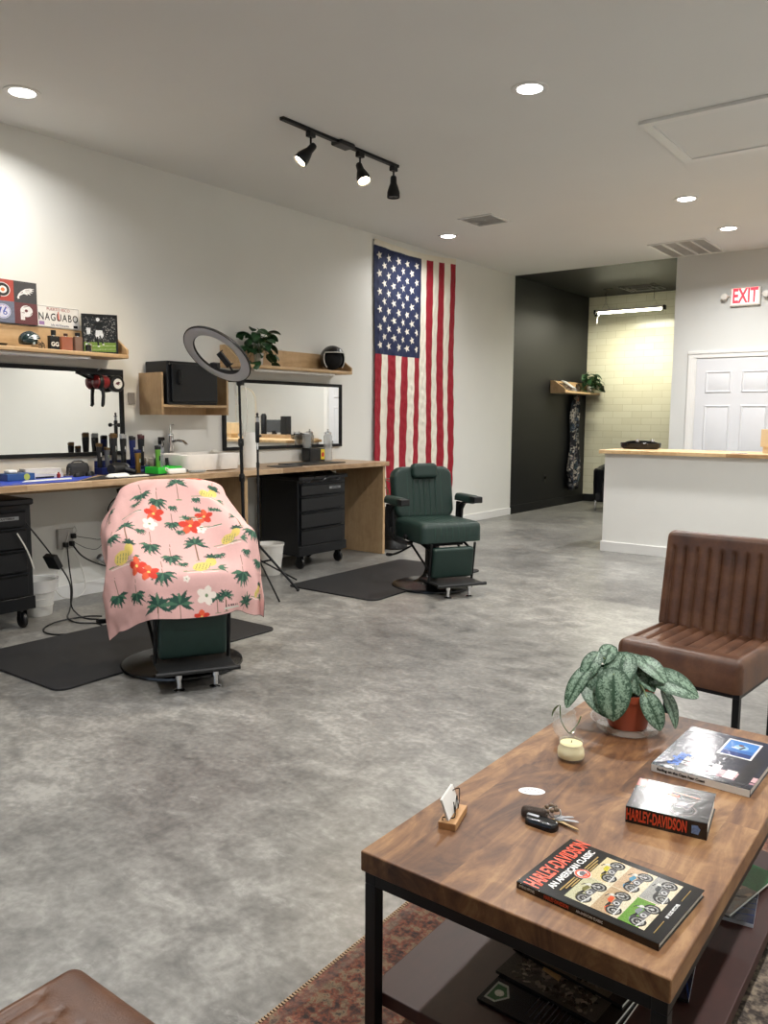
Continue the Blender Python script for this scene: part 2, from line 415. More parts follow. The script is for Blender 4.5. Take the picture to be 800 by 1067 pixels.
# ------------------------------------------------------------------ ceiling things
EM = mat('lamp_lens', (1, 1, 1), .5, var=0, emit=(1, .97, .93), estr=14)
def can(x, y, label, power=34, warm=(1, .98, .955)):
    t_ = thing('recessed_light', label, 'ceiling light', (x, y, H), 0, 'recessed ceiling lights')
    mb().lathe([(.108, 0), (.108, -.006), (.098, -.009), (.076, -.006), (.074, -.001)], 40, caps=False).build('trim_ring', TRIM, t_)
    mb().lathe([(.0001, -.0035), (.074, -.0035), (.074, -.0015), (.0001, -.0015)], 32, caps=False).build('lens', EM, t_)
    l = bpy.data.lights.new('can', 'AREA'); l.shape = 'DISK'; l.size = .12; l.energy = power; l.color = warm; l.spread = math.radians(150)
    lo = bpy.data.objects.new('can_lamp', l); COL.objects.link(lo); lo.parent = t_; lo.location = (0, 0, -.008)
for x, y, s_ in ((.6, 2.77, 'glowing recessed light at the left above the first shelf'), (3.08, 4.52, 'glowing recessed light between the track light and the hatch'),
              (.575, 7.54, 'glowing recessed light beside the top of the flag'), (3.08, 7.51, 'glowing recessed light nearest the long slotted vent, left of two'),
              (3.08, 8.9, 'glowing recessed light above the exit sign, furthest back')):
    can(x, y, s_, 14 if x < 1 else 38)
for x, y in ((3.08, 1.4), (5.6, 4.5), (5.6, 7.5), (5.6, 1.4)):
    can(x, y, 'recessed light out of the frame near the entrance or right wall')
# track light
tr = thing('track_light', 'black ceiling track light with three spot heads', 'track light', (0, 0, 0))
xt = 1.58
mb().box(xt-.018, xt+.018, 3.98, 5.25, H-.02, H).build('track', BLKM, tr, bevel=.002)
mb().box(xt-.05, xt+.05, 4.52, 4.68, H-.032, H).build('feed_canopy', BLK, tr, bevel=.012)
def spot(y, direc, lit):
    h = mb(); h.box(xt-.02, xt+.02, y-.03, y+.03, H-.055, H-.02); h.build('adapter', BLK, tr, bevel=.004)
    P0 = Vector((xt, y, H-.055)); P1 = Vector((xt, y, H-.13)); d = Vector(direc).normalized()
    q = d.to_track_quat('Z', 'X').to_matrix().to_4x4(); M = Matrix.Translation(P1-d*.03) @ q
    hd = mb(); hd.lathe([(.018, -.01), (.024, 0), (.026, .045), (.034, .065), (.048, .11), (.05, .15), (.046, .15), (.042, .11), (.02, .08)], 28, M, caps=True)
    ho = hd.build('spot_head', BLK, tr)
    mb().tube([P0, P1], .007).build('stem', BLKM, tr)
    b = mb(); b.lathe([(.0001, .141), (.02, .148), (.038, .142), (.042, .128)], 24, M, caps=False)
    b.build('bulb', mat('bulb_lit', (1, .9, .7), .5, var=0, emit=(1, .83, .55), estr=30) if lit else mat('bulb_off', (.05, .05, .05), .3), ho)
    if lit:
        l = bpy.data.lights.new('spot', 'SPOT'); l.energy = 70; l.color = (1, .8, .55); l.spot_size = math.radians(95); l.spot_blend = .8; l.shadow_soft_size = .04
        lo = bpy.data.objects.new('spot_lamp', l); COL.objects.link(lo); lo.parent = tr
        lo.matrix_local = Matrix.Translation(P1+d*.135) @ d.to_track_quat('-Z', 'Y').to_matrix().to_4x4()
spot(4.26, (-.35, -.55, -.75), True)
spot(4.79, (.45, -.15, -.85), True)
spot(5.2, (0, .0, -1), False)
# vents and hatch
def vent(x0, x1, y0, y1, nb, label, along='x'):
    t_ = thing('ceiling_vent', label, 'vent', ((x0+x1)/2, (y0+y1)/2, H))
    w, d = (x1-x0)/2, (y1-y0)/2; f = mb(); b = .025
    for q in ((-w, w, -d, -d+b), (-w, w, d-b, d), (-w, -w+b, -d+b, d-b), (w-b, w, -d+b, d-b)): f.box(q[0], q[1], q[2], q[3], -.012, 0)
    f.build('frame', TRIM, t_, bevel=.003)
    s = mb()
    n = 14
    for i in range(n):
        y = -d+b+(2*d-2*b)*(i+.5)/n
        s.box(-w+b, w-b, -.008, .008, -.001, .001, T(0, y, -.008) @ Rm(.3, 'X'))
    s.build('louvre', mat('vent_grey', srgb(214, 213, 210), .5), t_)
    if nb:
        s = mb()
        for i in range(1, nb): x = -w+2*w*i/nb; s.box(x-.012, x+.012, -d+b, d-b, -.013, -.002)
        s.build('bar', TRIM, t_)
    mb().box(-w+.01, w-.01, -d+.01, d-.01, -.002, -.0005).build('backing', mat('vent_dark', srgb(196, 195, 192), .8), t_)
vent(1.06, 1.44, 6.95, 7.34, 0, 'small square louvred ceiling vent near the flag')
vent(2.14, 2.76, 9.2, 10.05, 4, 'white ceiling return vent with four louvred bays above the exit wall')
ht = thing('access_hatch', 'square white ceiling access hatch with a raised frame', 'hatch', (3.83, 5.93, H))
f = mb(); a = .43; o_ = .52
for q in ((-a, a, -o_+.02, -a), (-a, a, a, o_-.02), (-a, -a+.07, -a, a), (a-.07, a, -a, a)): f.box(q[0], q[1], q[2], q[3], -.022, 0)
f.build('frame', TRIM, ht, bevel=.004)
mb().box(-a+.07, a-.07, -a, a, -.012, 0).build('hatch_panel', CEIL, ht, bevel=.002)
# exit sign
ex = thing('exit_sign', 'white exit sign with red letters and two emergency lamp heads', 'exit sign', (2.985, YB, 2.755))
mb().box(-.165, .165, -.045, 0, -.105, .105).build('housing', WPLAS, ex, bevel=.012)
mb().box(-.145, .145, -.047, -.044, -.085, .09).build('face', mat('exit_face', (1, .8, .78), .4, var=0, emit=(1, .78, .74), estr=.5), ex, bevel=.004)
REDL = mat('exit_red', (.9, .02, .03), .4, var=0, emit=(1, .03, .05), estr=1.6)
lettering('EXIT', .225, REDL, ex, T(0, -.0475, .0) @ Rm(PI/2, 'X'), sx=.60, bold=.006, spacing=1.0)
for sx_ in (-1, 1):
    h = mb(); h.tube([(sx_*.165, -.02, .02), (sx_*.195, -.03, .02)], .008)
    h.lathe([(.012, .035), (.034, .03), (.04, .0), (.036, -.005)], 24, T(sx_*.225, -.045, .01) @ Rm(PI/2, 'X'))
    ho = h.build('lamp_head', WPLAS, ex)
    mb().lathe([(.0001, -.004), (.03, -.004), (.03, -.008), (.0001, -.01)], 20, T(sx_*.225, -.045, .01) @ Rm(PI/2, 'X'), caps=False).build('lamp_lens', mat('lamp_reflector', (.8, .8, .8), .2, metal=.7), ho)

# ------------------------------------------------------------------ alcove
# hanging shop light
sl = thing('hanging_shop_light', 'slim lit linear shop light hanging on chains in the black alcove', 'light', (.98, 11.8, 2.93))
mb().box(-.5, .5, -.035, .035, .0, .03).build('housing', WPLAS, sl, bevel=.005)
mb().lathe([(.02, -.47), (.02, .47)], 16, T(0, 0, -.012) @ Rm(PI/2, 'Y')).build('tube_lamp', mat('tube_lit', (1, 1, .85), .5, var=0, emit=(1, .96, .72), estr=16), sl)
for s_ in (-1, 1): mb().box(s_*.5-.018*0-.0, s_*.53, -.036, .036, -.03, .032).build('end_cap', BLK, sl, bevel=.004)
mb().tube([(-.49, .0, -.03), (-.49, .0, -.16)], .003, 6).build('pull_cord', WPLAS, sl)
mb().box(-.52, -.46, -.02, .02, -.06, -.03).build('switch', BLK, sl, bevel=.003)
for s_ in (-1, 1):
    w = mb(); x = s_*.36
    w.tube([(x-.06, 0, .03), (x, 0, .14), (x+.06, 0, .03)], .0025, 6)
    for i in range(8): w.tube([(x+.006*math.cos(a_)*(1 if i % 2 else .3), .006*math.cos(a_)*(.3 if i % 2 else 1), .15+i*.026+.013*math.sin(a_)) for a_ in np.linspace(0, 2*PI, 9)[:-1]], .0016, 5, closed=True)
    w.build('chain', CHROME, sl)
sl.rotation_euler.z = 0
a1 = AL = bpy.data.lights.new('tube', 'AREA'); AL.shape = 'RECTANGLE'; AL.size = .95; AL.size_y = .05; AL.energy = 34; AL.color = (1, .95, .76)
lo = bpy.data.objects.new('tube_lamp_light', AL); COL.objects.link(lo); lo.parent = sl; lo.location = (0, 0, -.04)
vb = thing('air_diffuser', 'white wire framed air diffuser on the black alcove ceiling', 'vent', (1.05, 12.1, H))
f = mb()
for k, s_ in enumerate((.26, .19, .12)):
    z = -.006-.008*k
    f.tube([(-s_, -s_, z), (s_, -s_, z), (s_, s_, z), (-s_, s_, z)], .008, 6, closed=True)
f.box(-.26, .26, -.01, .01, -.016, -.004); f.build('diffuser_frame', mat('dull_white', srgb(150, 150, 146), .5), vb)
hk = mb(); hk.tube([(.60, 11.9, H), (.60, 11.9, H-.05), (.60, 11.82, H-.09), (.62, 11.8, H-.12)], .005, 6); hk.tube([(.54, 11.9, H-.008), (.68, 11.9, H-.008)], .008, 6)
tag(hk.build('ceiling_hook', CHROME), 'bent metal ceiling hook above the left chain of the shop light', 'hook')
# alcove shelf: back board, two angled ends
def wall_shelf(name, y0, y1, z, depth, backh, label, cat='shelf', ends=(True, True), m=SHELFW, fullend=False):
    t_ = thing(name, label, cat, (0, (y0+y1)/2, z)); L = (y1-y0)/2
    mb().box(.002, depth, -L, L, -.03, 0).build('shelf_board', m, t_, bevel=.008, seg=3)
    mb().box(.002, .02, -L, L, 0, backh).build('back_board', m, t_, bevel=.002)
    for k, e in enumerate(ends):
        if not e: continue
        y = -L if k == 0 else L-.018
        prof = [(.02, 0), (depth-.004, 0), (depth-.004, .035), (.06, backh), (.02, backh)]
        p = mb(); p.prism([(a_, b_) for a_, b_ in prof], 0, .018, Matrix(((1, 0, 0, 0), (0, 0, 1, y), (0, 1, 0, 0), (0, 0, 0, 1))))
        p.build('end_panel', m, t_, bevel=.002)
    return t_
wall_shelf('wall_shelf', 11.30, 12.60, 1.755, .25, .16, 'small wooden shelf on the black alcove wall holding a potted plant', ends=(True, False))
# ------------------------------------------------------------------ flag
def make_flag():
    W, L = 1.60, 2.83; nu, nv = 13*18+1, 430
    RED, WH, BLU = srgb(152, 20, 40), srgb(232, 226, 212), srgb(25, 36, 72)
    p = Print(nu, nv, W, L, WH)            # u from the left edge of the flag, v up
    sw = W/13; s = np.minimum((p.U/sw).astype(int), 12)
    p.m(s % 2 == 0, RED); top = L-.065
    p.rect(0, 7*sw, top-1.13, top, BLU)
    cw, chh = 7*sw, 1.13
    for c in range(9):
        n = 6 if c % 2 == 0 else 5
        for r in range(n):
            cx = cw*(c+1)/10; cy = top-chh*((2*r+1) if n == 6 else (2*r+2))/12
            a0 = PI
            pts = [(cx+(.047 if k % 2 == 0 else .019)*math.cos(a0+k*PI/5), cy+(.047 if k % 2 == 0 else .019)*math.sin(a0+k*PI/5)) for k in range(10)]
            p.poly(pts, WH)
    p.rect(0, W, top, L, srgb(226, 220, 204))
    y0, z0 = 6.975, .40
    def pos(U, V):
        k = V/L; hang = np.clip(1-k, 0, 1)
        X = .022+.011*np.sin(U*19+1.2*np.sin(V*1.7))*(.4+hang)+.006*np.sin(U*47+V*2.0)*hang+.0035*np.sin(U*90-V*26)*(.3+hang)+.008*np.cos(V*2.4+U*4)*hang
        X += .003*np.sin(V*60+U*25)*np.exp(-((U % sw)-sw/2)**2/.0012)
        Y = y0+U+.008*np.sin(V*3.0)*(U/W-.5)*2
        sag = -.05*np.sin(PI*np.clip(U/W, 0, 1))*(V > L-.001)*0
        Z = z0+V-.035*np.sin(PI*U/W)*k*k+.03*(U/W)*k
        return np.stack([np.maximum(X, .004), Y, Z], -1)
    m = attr_mat('flag_cotton', .8, bump=.25, bscale=120)
    o = p.mesh('flag', pos, m); tag(o, 'large american flag hung vertically on the white wall', 'flag')
    for i, yy in enumerate((6.99, 8.56)):
        n = mb().lathe([(.009, 0), (.009, .004), (.003, .006), (.003, .02)], 12, T(.0, yy, 3.215+.03*i) @ Rm(PI/2, 'Y')).build('push_pin', BLK)
        tag(n, ('dark pin holding the left top corner of the flag', 'dark pin holding the right top corner of the flag')[i], 'pin', 'pins of the flag')
make_flag()

# ------------------------------------------------------------------ barber counter
CX = .67; CZ = .92
ct = thing('barber_counter', 'long butcher block barber counter on plywood panels', 'counter', (0, 4.0, 0))
mb().box(.0, CX, -3.2, 2.39, CZ-.042, CZ).build('worktop', COUNTW, ct, bevel=.004)
for y in (-3.1, .50, 2.34): mb().box(.02, CX-.04, y, y+.035, 0, CZ-.042).build('support_panel', PANELW, ct, bevel=.002)
for y0_, y1_ in ((-3.06, .50), (.535, 2.34)): mb().box(.0, .02, y0_, y1_, CZ-.12, CZ-.042).build('back_rail', PANELW, ct)

def tool_chest(loc, label, plastic):
    t_ = thing('tool_chest', label, 'tool chest', loc, 0, 'black rolling tool chests')
    w, d = .65, .48
    mb().box(0, d-.02, 0, w, .12, .80).build('cabinet_body', CHEST, t_, bevel=.006)
    mb().box(-.01, d+.012, -.008, w+.008, .79, .83).build('lid', CHEST, t_, bevel=.012)
    hs = [.115, .14, .15, .155]; z = .765
    for h in hs:
        f = mb(); f.box(d-.02, d, .03, w-.045, z-h+.008, z-.004)
        o = f.build('drawer', CHEST, t_, bevel=.004)
        g = mb(); g.prism([(d, z-.022), (d+.014, z-.004), (d+.017, z-.004), (d+.017, z+.0), (d, z+.0)], .035, w-.05, Matrix(((1, 0, 0, 0), (0, 0, 1, 0), (0, 1, 0, 0), (0, 0, 0, 1))))
        g.build('handle', mat('handle_metal', srgb(44, 47, 52), .25, metal=.6), o)
        z -= h
    mb().box(d-.02, d-.004, 0, w, .12, z-.002).build('bottom_bar', CHEST, t_, bevel=.003)
    pl = mb().box(d-.002, d+.002, w*.62, w*.86, .70, .722).build('name_plate', mat('plate_grey', srgb(150, 152, 154), .3, metal=.5), t_)
    lettering('CRAFTSMAN', .017, BLKG, t_, T(d+.0022, w*.74, .711) @ Rm(PI/2, 'Z') @ Rm(PI/2, 'X'), bold=.0004)
    for x in (.05, d-.05):
        for y in (.06, w-.07):
            k = mb(); k.box(x-.028, x+.028, y-.028, y+.028, .112, .12); k.box(x-.02, x+.02, y-.024, y-.018, .05, .115); k.box(x-.02, x+.02, y+.018, y+.024, .05, .115)
            co = k.build('caster', BLKM, t_, bevel=.002)
            mb().lathe([(.03, -.015), (.046, -.013), (.05, -.008), (.05, .008), (.046, .013), (.03, .015)], 28, T(x, y, .05) @ Rm(PI/2, 'X')).build('wheel', BLK, co)
    return t_
c2 = tool_chest((.11, 5.18, 0), 'black rolling tool chest between the plywood panels, draped with crumpled plastic', True)
c1 = tool_chest((.11, 2.07, 0), 'black rolling tool chest at the left edge of the photo', False)
# crumpled plastic on chest
def crumple(name, x0, x1, y0, y1, z, h, m, seed, droop=0, n=46):
    rs = np.random.RandomState(seed); ph = rs.rand(10, 4)
    b = mb()
    def fn(u, v):
        x = x0+(x1-x0)*u; y = y0+(y1-y0)*v; s_ = 0
        for k in range(10):
            s_ += abs(math.sin(u*(4+9*ph[k, 0])*2+v*(3+8*ph[k, 1])*2+ph[k, 2]*6))*(.5+ph[k, 3])
        e = min(1, 6*min(u, 1-u, v, 1-v)+.15)
        zz = z+h*e*s_/9
        if droop and u > .72: zz -= (u-.72)/.28*droop*(1+.3*math.sin(v*17)); x -= .0
        return (x+.01*math.sin(v*23), y+.008*math.sin(u*19), zz)
    b.grid(n, n, fn)
    return b.build(name, m, solid=.0015, angle=60)
tag(crumple('plastic_liner', .22, .612, 5.22, 5.74, .840, .035, mat('shiny_black_film', srgb(30, 31, 34), .18, var=.2), 3, .052), 'crumpled shiny black plastic liner lying on the tool chest', 'plastic bag')

# waste bins
def bin_(x, y, r, h, label, m):
    t_ = thing('waste_bin', label, 'bin', (x, y, 0), 0, 'white waste bins under the counter')
    mb().lathe([(r*.72, .0), (r*.74, .004), (r*.98, h-.02), (r*1.02, h-.018), (r*1.03, h), (r*.99, h), (r*.95, h-.02), (r*.70, .008), (.0001, .008)], 36, caps=False).build('bucket', m, t_)
    rb = mb()
    for k in range(3):
        z = h*(.3+.2*k); rr = r*(.74+.24*(.3+.2*k))
        rb.lathe([(rr, z-.002), (rr+.003, z), (rr, z+.002)], 36, caps=False)
    rb.build('rib', m, t_)
    return t_
bin_(.50, 4.90, .125, .27, 'round white waste bin beside the tool chest under the counter', WPLAS)
b1 = bin_(.30, 2.90, .115, .24, 'white waste bin with a clear liner beside the left tool chest', mat('milky_plastic', srgb(214, 214, 210), .4))
lin = mb(); lin.lathe([(.112, .16), (.122, .245), (.135, .25), (.13, .20), (.126, .17)], 30, caps=False); lin.build('bin_liner', mat('clear_film', (.95, .95, .95), .15, var=0, alpha=.35), b1)

# ------------------------------------------------------------------ mirrors
MIR = mat('mirror_silver', (.86, .87, .85), .015, metal=1, var=0)
def wall_mirror(y0, y1, z0, z1, label):
    L, Hh = (y1-y0)/2, (z1-z0)/2
    t_ = thing('wall_mirror', label, 'mirror', (.0, (y0+y1)/2, (z0+z1)/2), 0, 'black framed wall mirrors')
    f = mb(); b = .03
    f.box(.002, .03, -L, L, Hh-b, Hh); f.box(.002, .03, -L, L, -Hh, -Hh+b); f.box(.002, .03, -L, -L+b, -Hh+b, Hh-b); f.box(.002, .03, L-b, L, -Hh+b, Hh-b)
    f.build('frame', BLKM, t_, bevel=.002)
    mb().box(.004, .018, -L+b, L-b, -Hh+b, Hh-b).build('mirror_glass', MIR, t_)
    return t_
wall_mirror(2.10, 3.82, 1.05, 1.70, 'black framed mirror under the left shelf')
wall_mirror(4.83, 6.43, 1.05, 1.68, 'black framed mirror behind the ring light, under the helmet shelf')

# ------------------------------------------------------------------ shelves over the mirrors, cabinet
wall_shelf('wall_shelf', 1.95, 3.72, 1.80, .25, .165, 'wooden wall shelf with football helmet and perfume bottles', ends=(True, True))
wall_shelf('wall_shelf', 4.82, 6.33, 1.80, .25, .165, 'wooden wall shelf with green potted plant and black helmet', ends=(True, True))
for y0_, y1_, lb in ((2.0, 3.42, 'white under-shelf light bar below the left shelf'), (5.02, 6.1, 'white under-shelf light bar below the helmet shelf')):
    t_ = thing('light_bar', lb, 'light bar', (.19, (y0_+y1_)/2, 1.77)); L = (y1_-y0_)/2
    mb().box(-.03, .03, -L, L, -.022, 0).build('housing', WPLAS, t_, bevel=.004)
    mb().box(-.02, .02, -L+.03, L-.1, -.026, -.022).build('diffuser', PAPER, t_)
    mb().box(.03, .034, L-.09, L-.01, -.02, -.004).build('switch_cap', PAPER, t_)
wc = thing('wall_cabinet', 'open wooden wall box holding a black metal cabinet', 'shelf', (0, 3.98, 1.36))
w = .68
mb().box(.002, .28, 0, .02, 0, .325).build('side_panel', PANELW, wc, bevel=.002)
mb().box(.002, .28, w-.02, w, 0, .325).build('side_panel', PANELW, wc, bevel=.002)
mb().box(.002, .28, .02, w-.02, .06, .08).build('bottom_board', PANELW, wc, bevel=.002)
mb().box(.002, .02, .02, w-.02, -.0, .06).build('back_rail', PANELW, wc)
sf = thing('towel_cabinet', 'black metal cabinet with door handle sitting in the wooden wall box', 'cabinet', (.02, 4.03, 1.441))
mb().box(0, .27, 0, .50, 0, .335).build('cabinet_body', CHEST, sf, bevel=.008)
d_ = mb().box(.27, .292, .03, .485, .02, .315).build('door', CHEST, sf, bevel=.006)
h = mb(); h.tube([(.292, .10, .16), (.315, .10, .17), (.315, .10, .25), (.292, .10, .26)], .009, 8); h.build('handle', BLK, d_)
mb().lathe([(.008, 0), (.008, .006)], 14, T(.27, .018, .31) @ Rm(PI/2, 'Y')).build('lock', CHROME, sf)

# ------------------------------------------------------------------ things on the left shelf
def sports_panel():
    t_ = thing('sports_logo_panel', 'square panel with four team emblems in red, blue, black and maroon', 'picture', (.012, 2.968, 1.972))
    W = .30*2; n = 300; R_, S, B, M_ = srgb(168, 62, 54), srgb(104, 112, 134), srgb(52, 54, 62), srgb(96, 46, 54)
    p = Print(n, n, 1, 1, B)
    p.rect(0, .5, .5, 1, R_); p.rect(0, .5, 0, .5, S); p.rect(.5, 1, 0, .5, M_)
    Wt, K, O = srgb(226, 226, 228), srgb(24, 24, 26), srgb(222, 120, 60)
    # winged round black letter with orange disc
    p.disc(.26, .76, .165, Wt); p.disc(.26, .76, .15, K); p.disc(.27, .76, .085, Wt); p.disc(.27, .76, .042, O)
    p.poly([(.27, .90), (.02, .90), (.05, .86), (.02, .85), (.07, .80), (.03, .79), (.15, .70)], K); p.rect(.16, .22, .56, .70, K)
    # silver eagle head
    p.poly([(.57, .62), (.60, .70), (.66, .77), (.74, .83), (.86, .86), (.95, .85), (.88, .82), (.95, .80), (.86, .785), (.92, .75), (.83, .755), (.87, .70), (.79, .73), (.80, .69), (.72, .715), (.66, .68), (.61, .64), (.62, .60), (.585, .58)], Wt)
    p.poly([(.64, .72), (.70, .76), (.69, .73)], K); p.line((.74, .79), (.86, .83), .008, B); p.line((.76, .765), (.86, .79), .008, B)
    # round white ball with blue figures
    bl = srgb(70, 90, 176)
    p.disc(.25, .26, .17, srgb(208, 212, 230)); p.ring(.25, .26, .15, .01, bl); p.line((.12, .26), (.22, .34), .03, bl); p.line((.22, .34), (.17, .19), .03, bl); p.disc(.30, .22, .045, bl); p.disc(.30, .22, .02, Wt); p.line((.27, .25), (.32, .35), .03, bl)
    for k in range(7): p.disc(.25+.1*math.cos(k*.5+.4), .30+.09*math.sin(k*.5+.4), .008, srgb(200, 60, 70))
    # big pale P
    p.disc(.76, .31, .135, Wt); p.disc(.755, .32, .035, M_); p.rect(.63, .72, .10, .34, Wt); p.line((.66, .27), (.72, .27), .015, M_); p.line((.84, .23), (.9, .30), .01, M_); p.line((.70, .40), (.80, .43), .012, M_)
    p.noise(.10, 2, 6)
    w = .33; x = .026
    p.mesh('face', lambda U, V: np.stack([np.full(U.shape, x)-.0+.03*(1-V)*0, (U-.5)*w, V*.285], -1), attr_mat('printed_face', .45), t_)
    mb().box(0, x-.0008, -w/2, w/2, 0, .285).build('panel', BLK, t_, bevel=.002)
sports_panel()
pl = thing('license_plate', 'white license plate reading NAGUABO', 'license plate', (.024, 3.30, 1.968))
mb().box(-.002, 0, -.163, .163, 0, .15).build('plate', mat('plate_white', srgb(228, 228, 226), .4), pl, bevel=.001)
e = mb()
e.tube([(.0006, -.158, .005), (.0006, .158, .005), (.0006, .158, .145), (.0006, -.158, .145)], .0012, 6, closed=True); e.build('rim_line', mat('grey_ink', srgb(120, 120, 124), .5), pl)
MT = Rm(PI/2, 'Z') @ Rm(PI/2, 'X')
lettering('NAGUABO', .072, BLKG, pl, T(.0004, 0, .072) @ MT, sx=.78, bold=.0003, spacing=1.18)
lettering('PUERTO RICO', .028, mat('red_ink', srgb(150, 40, 50), .5), pl, T(.0004, -.0, .128) @ MT)
lettering('Isla del Encanto', .022, mat('blue_ink', srgb(50, 60, 110), .5), pl, T(.0004, .01, .02) @ MT)
mb().box(.0001, .001, .115, .148, .01, .028).build('sticker', BLK, pl); mb().box(.0001, .001, -.15, -.11, .015, .04).build('sticker', mat('lilac_ink', srgb(150, 120, 170), .5), pl)
def lighthouse():
    o = mb(); o.prism([(-.008, .05), (.008, .05), (.005, .115), (-.005, .115)], .0001, .0003, MT); return o.build('tower_mark', mat('pale_red_ink', srgb(206, 120, 110), .6), pl)
lighthouse()

def football_helmet():
    t_ = thing('football_helmet', 'mini dark green football helmet with silver wings and face mask', 'helmet', (.14, 3.01, 1.801), .0)
    R0 = .062; b = mb()
    def fn(u, v):
        th = (u)*2*PI; ph = .08+v*(PI*.60)
        x = R0*1.0*math.sin(ph)*math.cos(th); y = R0*1.18*math.sin(ph)*math.sin(th); z = R0*.98*math.cos(ph)
        if y > .02 and z < .012: y = .02+(y-.02)*.35      # face opening
        return (x, y-.0, z+.052)
    b.grid(41, 22, fn); b.ball((0, 0, .052+R0*.93), .012, 12, (1.6, 1.9, .45))
    so = b.build('shell', mat('midnight_green', srgb(22, 44, 46), .2, coat=.6), t_, solid=.004)
    wg = mb(); pts = [(-.040, .012), (-.020, .030), (.008, .040), (.036, .036), (.016, .028), (.040, .024), (.012, .016), (.034, .008), (.004, .006), (-.018, .012)]
    def onshell(py, pz): 
        X = math.sqrt(max(0.0001, 1-(py/(R0*1.18))**2-((pz)/(R0*.98))**2))*R0; return X
    vs = [(onshell(a*.95, b_*.95)+.0035, a, .052+b_) for a, b_ in pts]
    c_ = (onshell(.005, .022)+.004, .005, .074)
    vv = wg.verts(vs+[c_])
    for i in range(len(pts)): wg.bm.faces.new([vv[i], vv[(i+1) % len(pts)], vv[-1]])
    wg.build('wing_emblem', mat('silver_paint', srgb(190, 200, 204), .3, metal=.3), so)
    mb().lathe([(.009, 0), (.009, .004), (.004, .006)], 16, T(onshell(-.005, -.02), -.005, .03) @ Rm(PI/2, 'Y')).build('ear_ring', mat('silver_paint', (1, 1, 1)), so)
    fm = mb()
    for z, r in ((.040, .0), (.024, .004), (.006, .006)):
        fm.tube([(.045, .035, z), (.04, .072, z-.002), (.02, .092+r, z-.004), (-.02, .092+r, z-.004), (-.04, .072, z-.002), (-.045, .035, z)], .0026, 6)
    for x in (-.018, .018): fm.tube([(x, .074, .052), (x, .093, .034), (x, .098, .004)], .0026, 6)
    fm.build('face_mask', mat('mask_black', srgb(30, 32, 34), .3), t_)
football_helmet()

def bottle(name, label, x, y, w, d, h, m, capm, caph, capw, liquid=None, group=None, z=1.801):
    t_ = thing(name, label, 'bottle', (x, y, z), 0, group)
    mb().box(-d/2, d/2, -w/2, w/2, 0, h).build('body', m, t_, bevel=min(w, d)*.14, seg=3)
    if liquid: mb().box(-d/2+.004, d/2-.004, -w/2+.004, w/2-.004, .008, h*.8).build('liquid', liquid, t_, bevel=.003)
    nk = mb(); nk.lathe([(capw*.32, h-.001), (capw*.32, h+.006)], 16); nk.build('neck', CHROME, t_)
    mb().lathe([(capw/2, h+.005), (capw/2, h+.005+caph)], 24).build('cap', capm, t_, bevel=.002)
    return t_
bl = bottle('perfume_bottle', 'square black perfume bottle with a pale monogram, beside the helmet', .14, 3.185, .075, .035, .098, BLKG, BLK, .034, .034)
lettering('GG', .04, PAPER, bl, T(.0178, 0, .04) @ MT, bold=.001)
AMB = mat('amber_glass', srgb(150, 84, 56), .08, coat=.5); 
bottle('cologne_bottle', 'squat amber cologne bottle with a dark cap', .13, 3.285, .09, .035, .10, AMB, mat('dark_amber', srgb(70, 44, 34), .3), .018, .03)
bottle('cologne_bottle', 'brown glass cologne bottle with a black cap between amber and clear bottles', .15, 3.365, .06, .035, .105, mat('brown_glass', srgb(120, 92, 76), .08, coat=.5), BLK, .022, .036)
bottle('glass_bottle', 'small clear glass bottle in front of the framed photo', .19, 3.425, .035, .03, .065, GLASS, BLK, .018, .022, liquid=mat('pale_liquid', srgb(206, 200, 186), .2))
bw = mb(); bw.lathe([(.0001, 0), (.03, 0), (.045, .012), (.05, .02), (.046, .02), (.028, .006), (.0001, .005)], 24, caps=False)
tag(bw.build('small_dish', BLKG, loc=(.14, 2.80, 1.801)), 'small black dish left of the football helmet', 'dish')
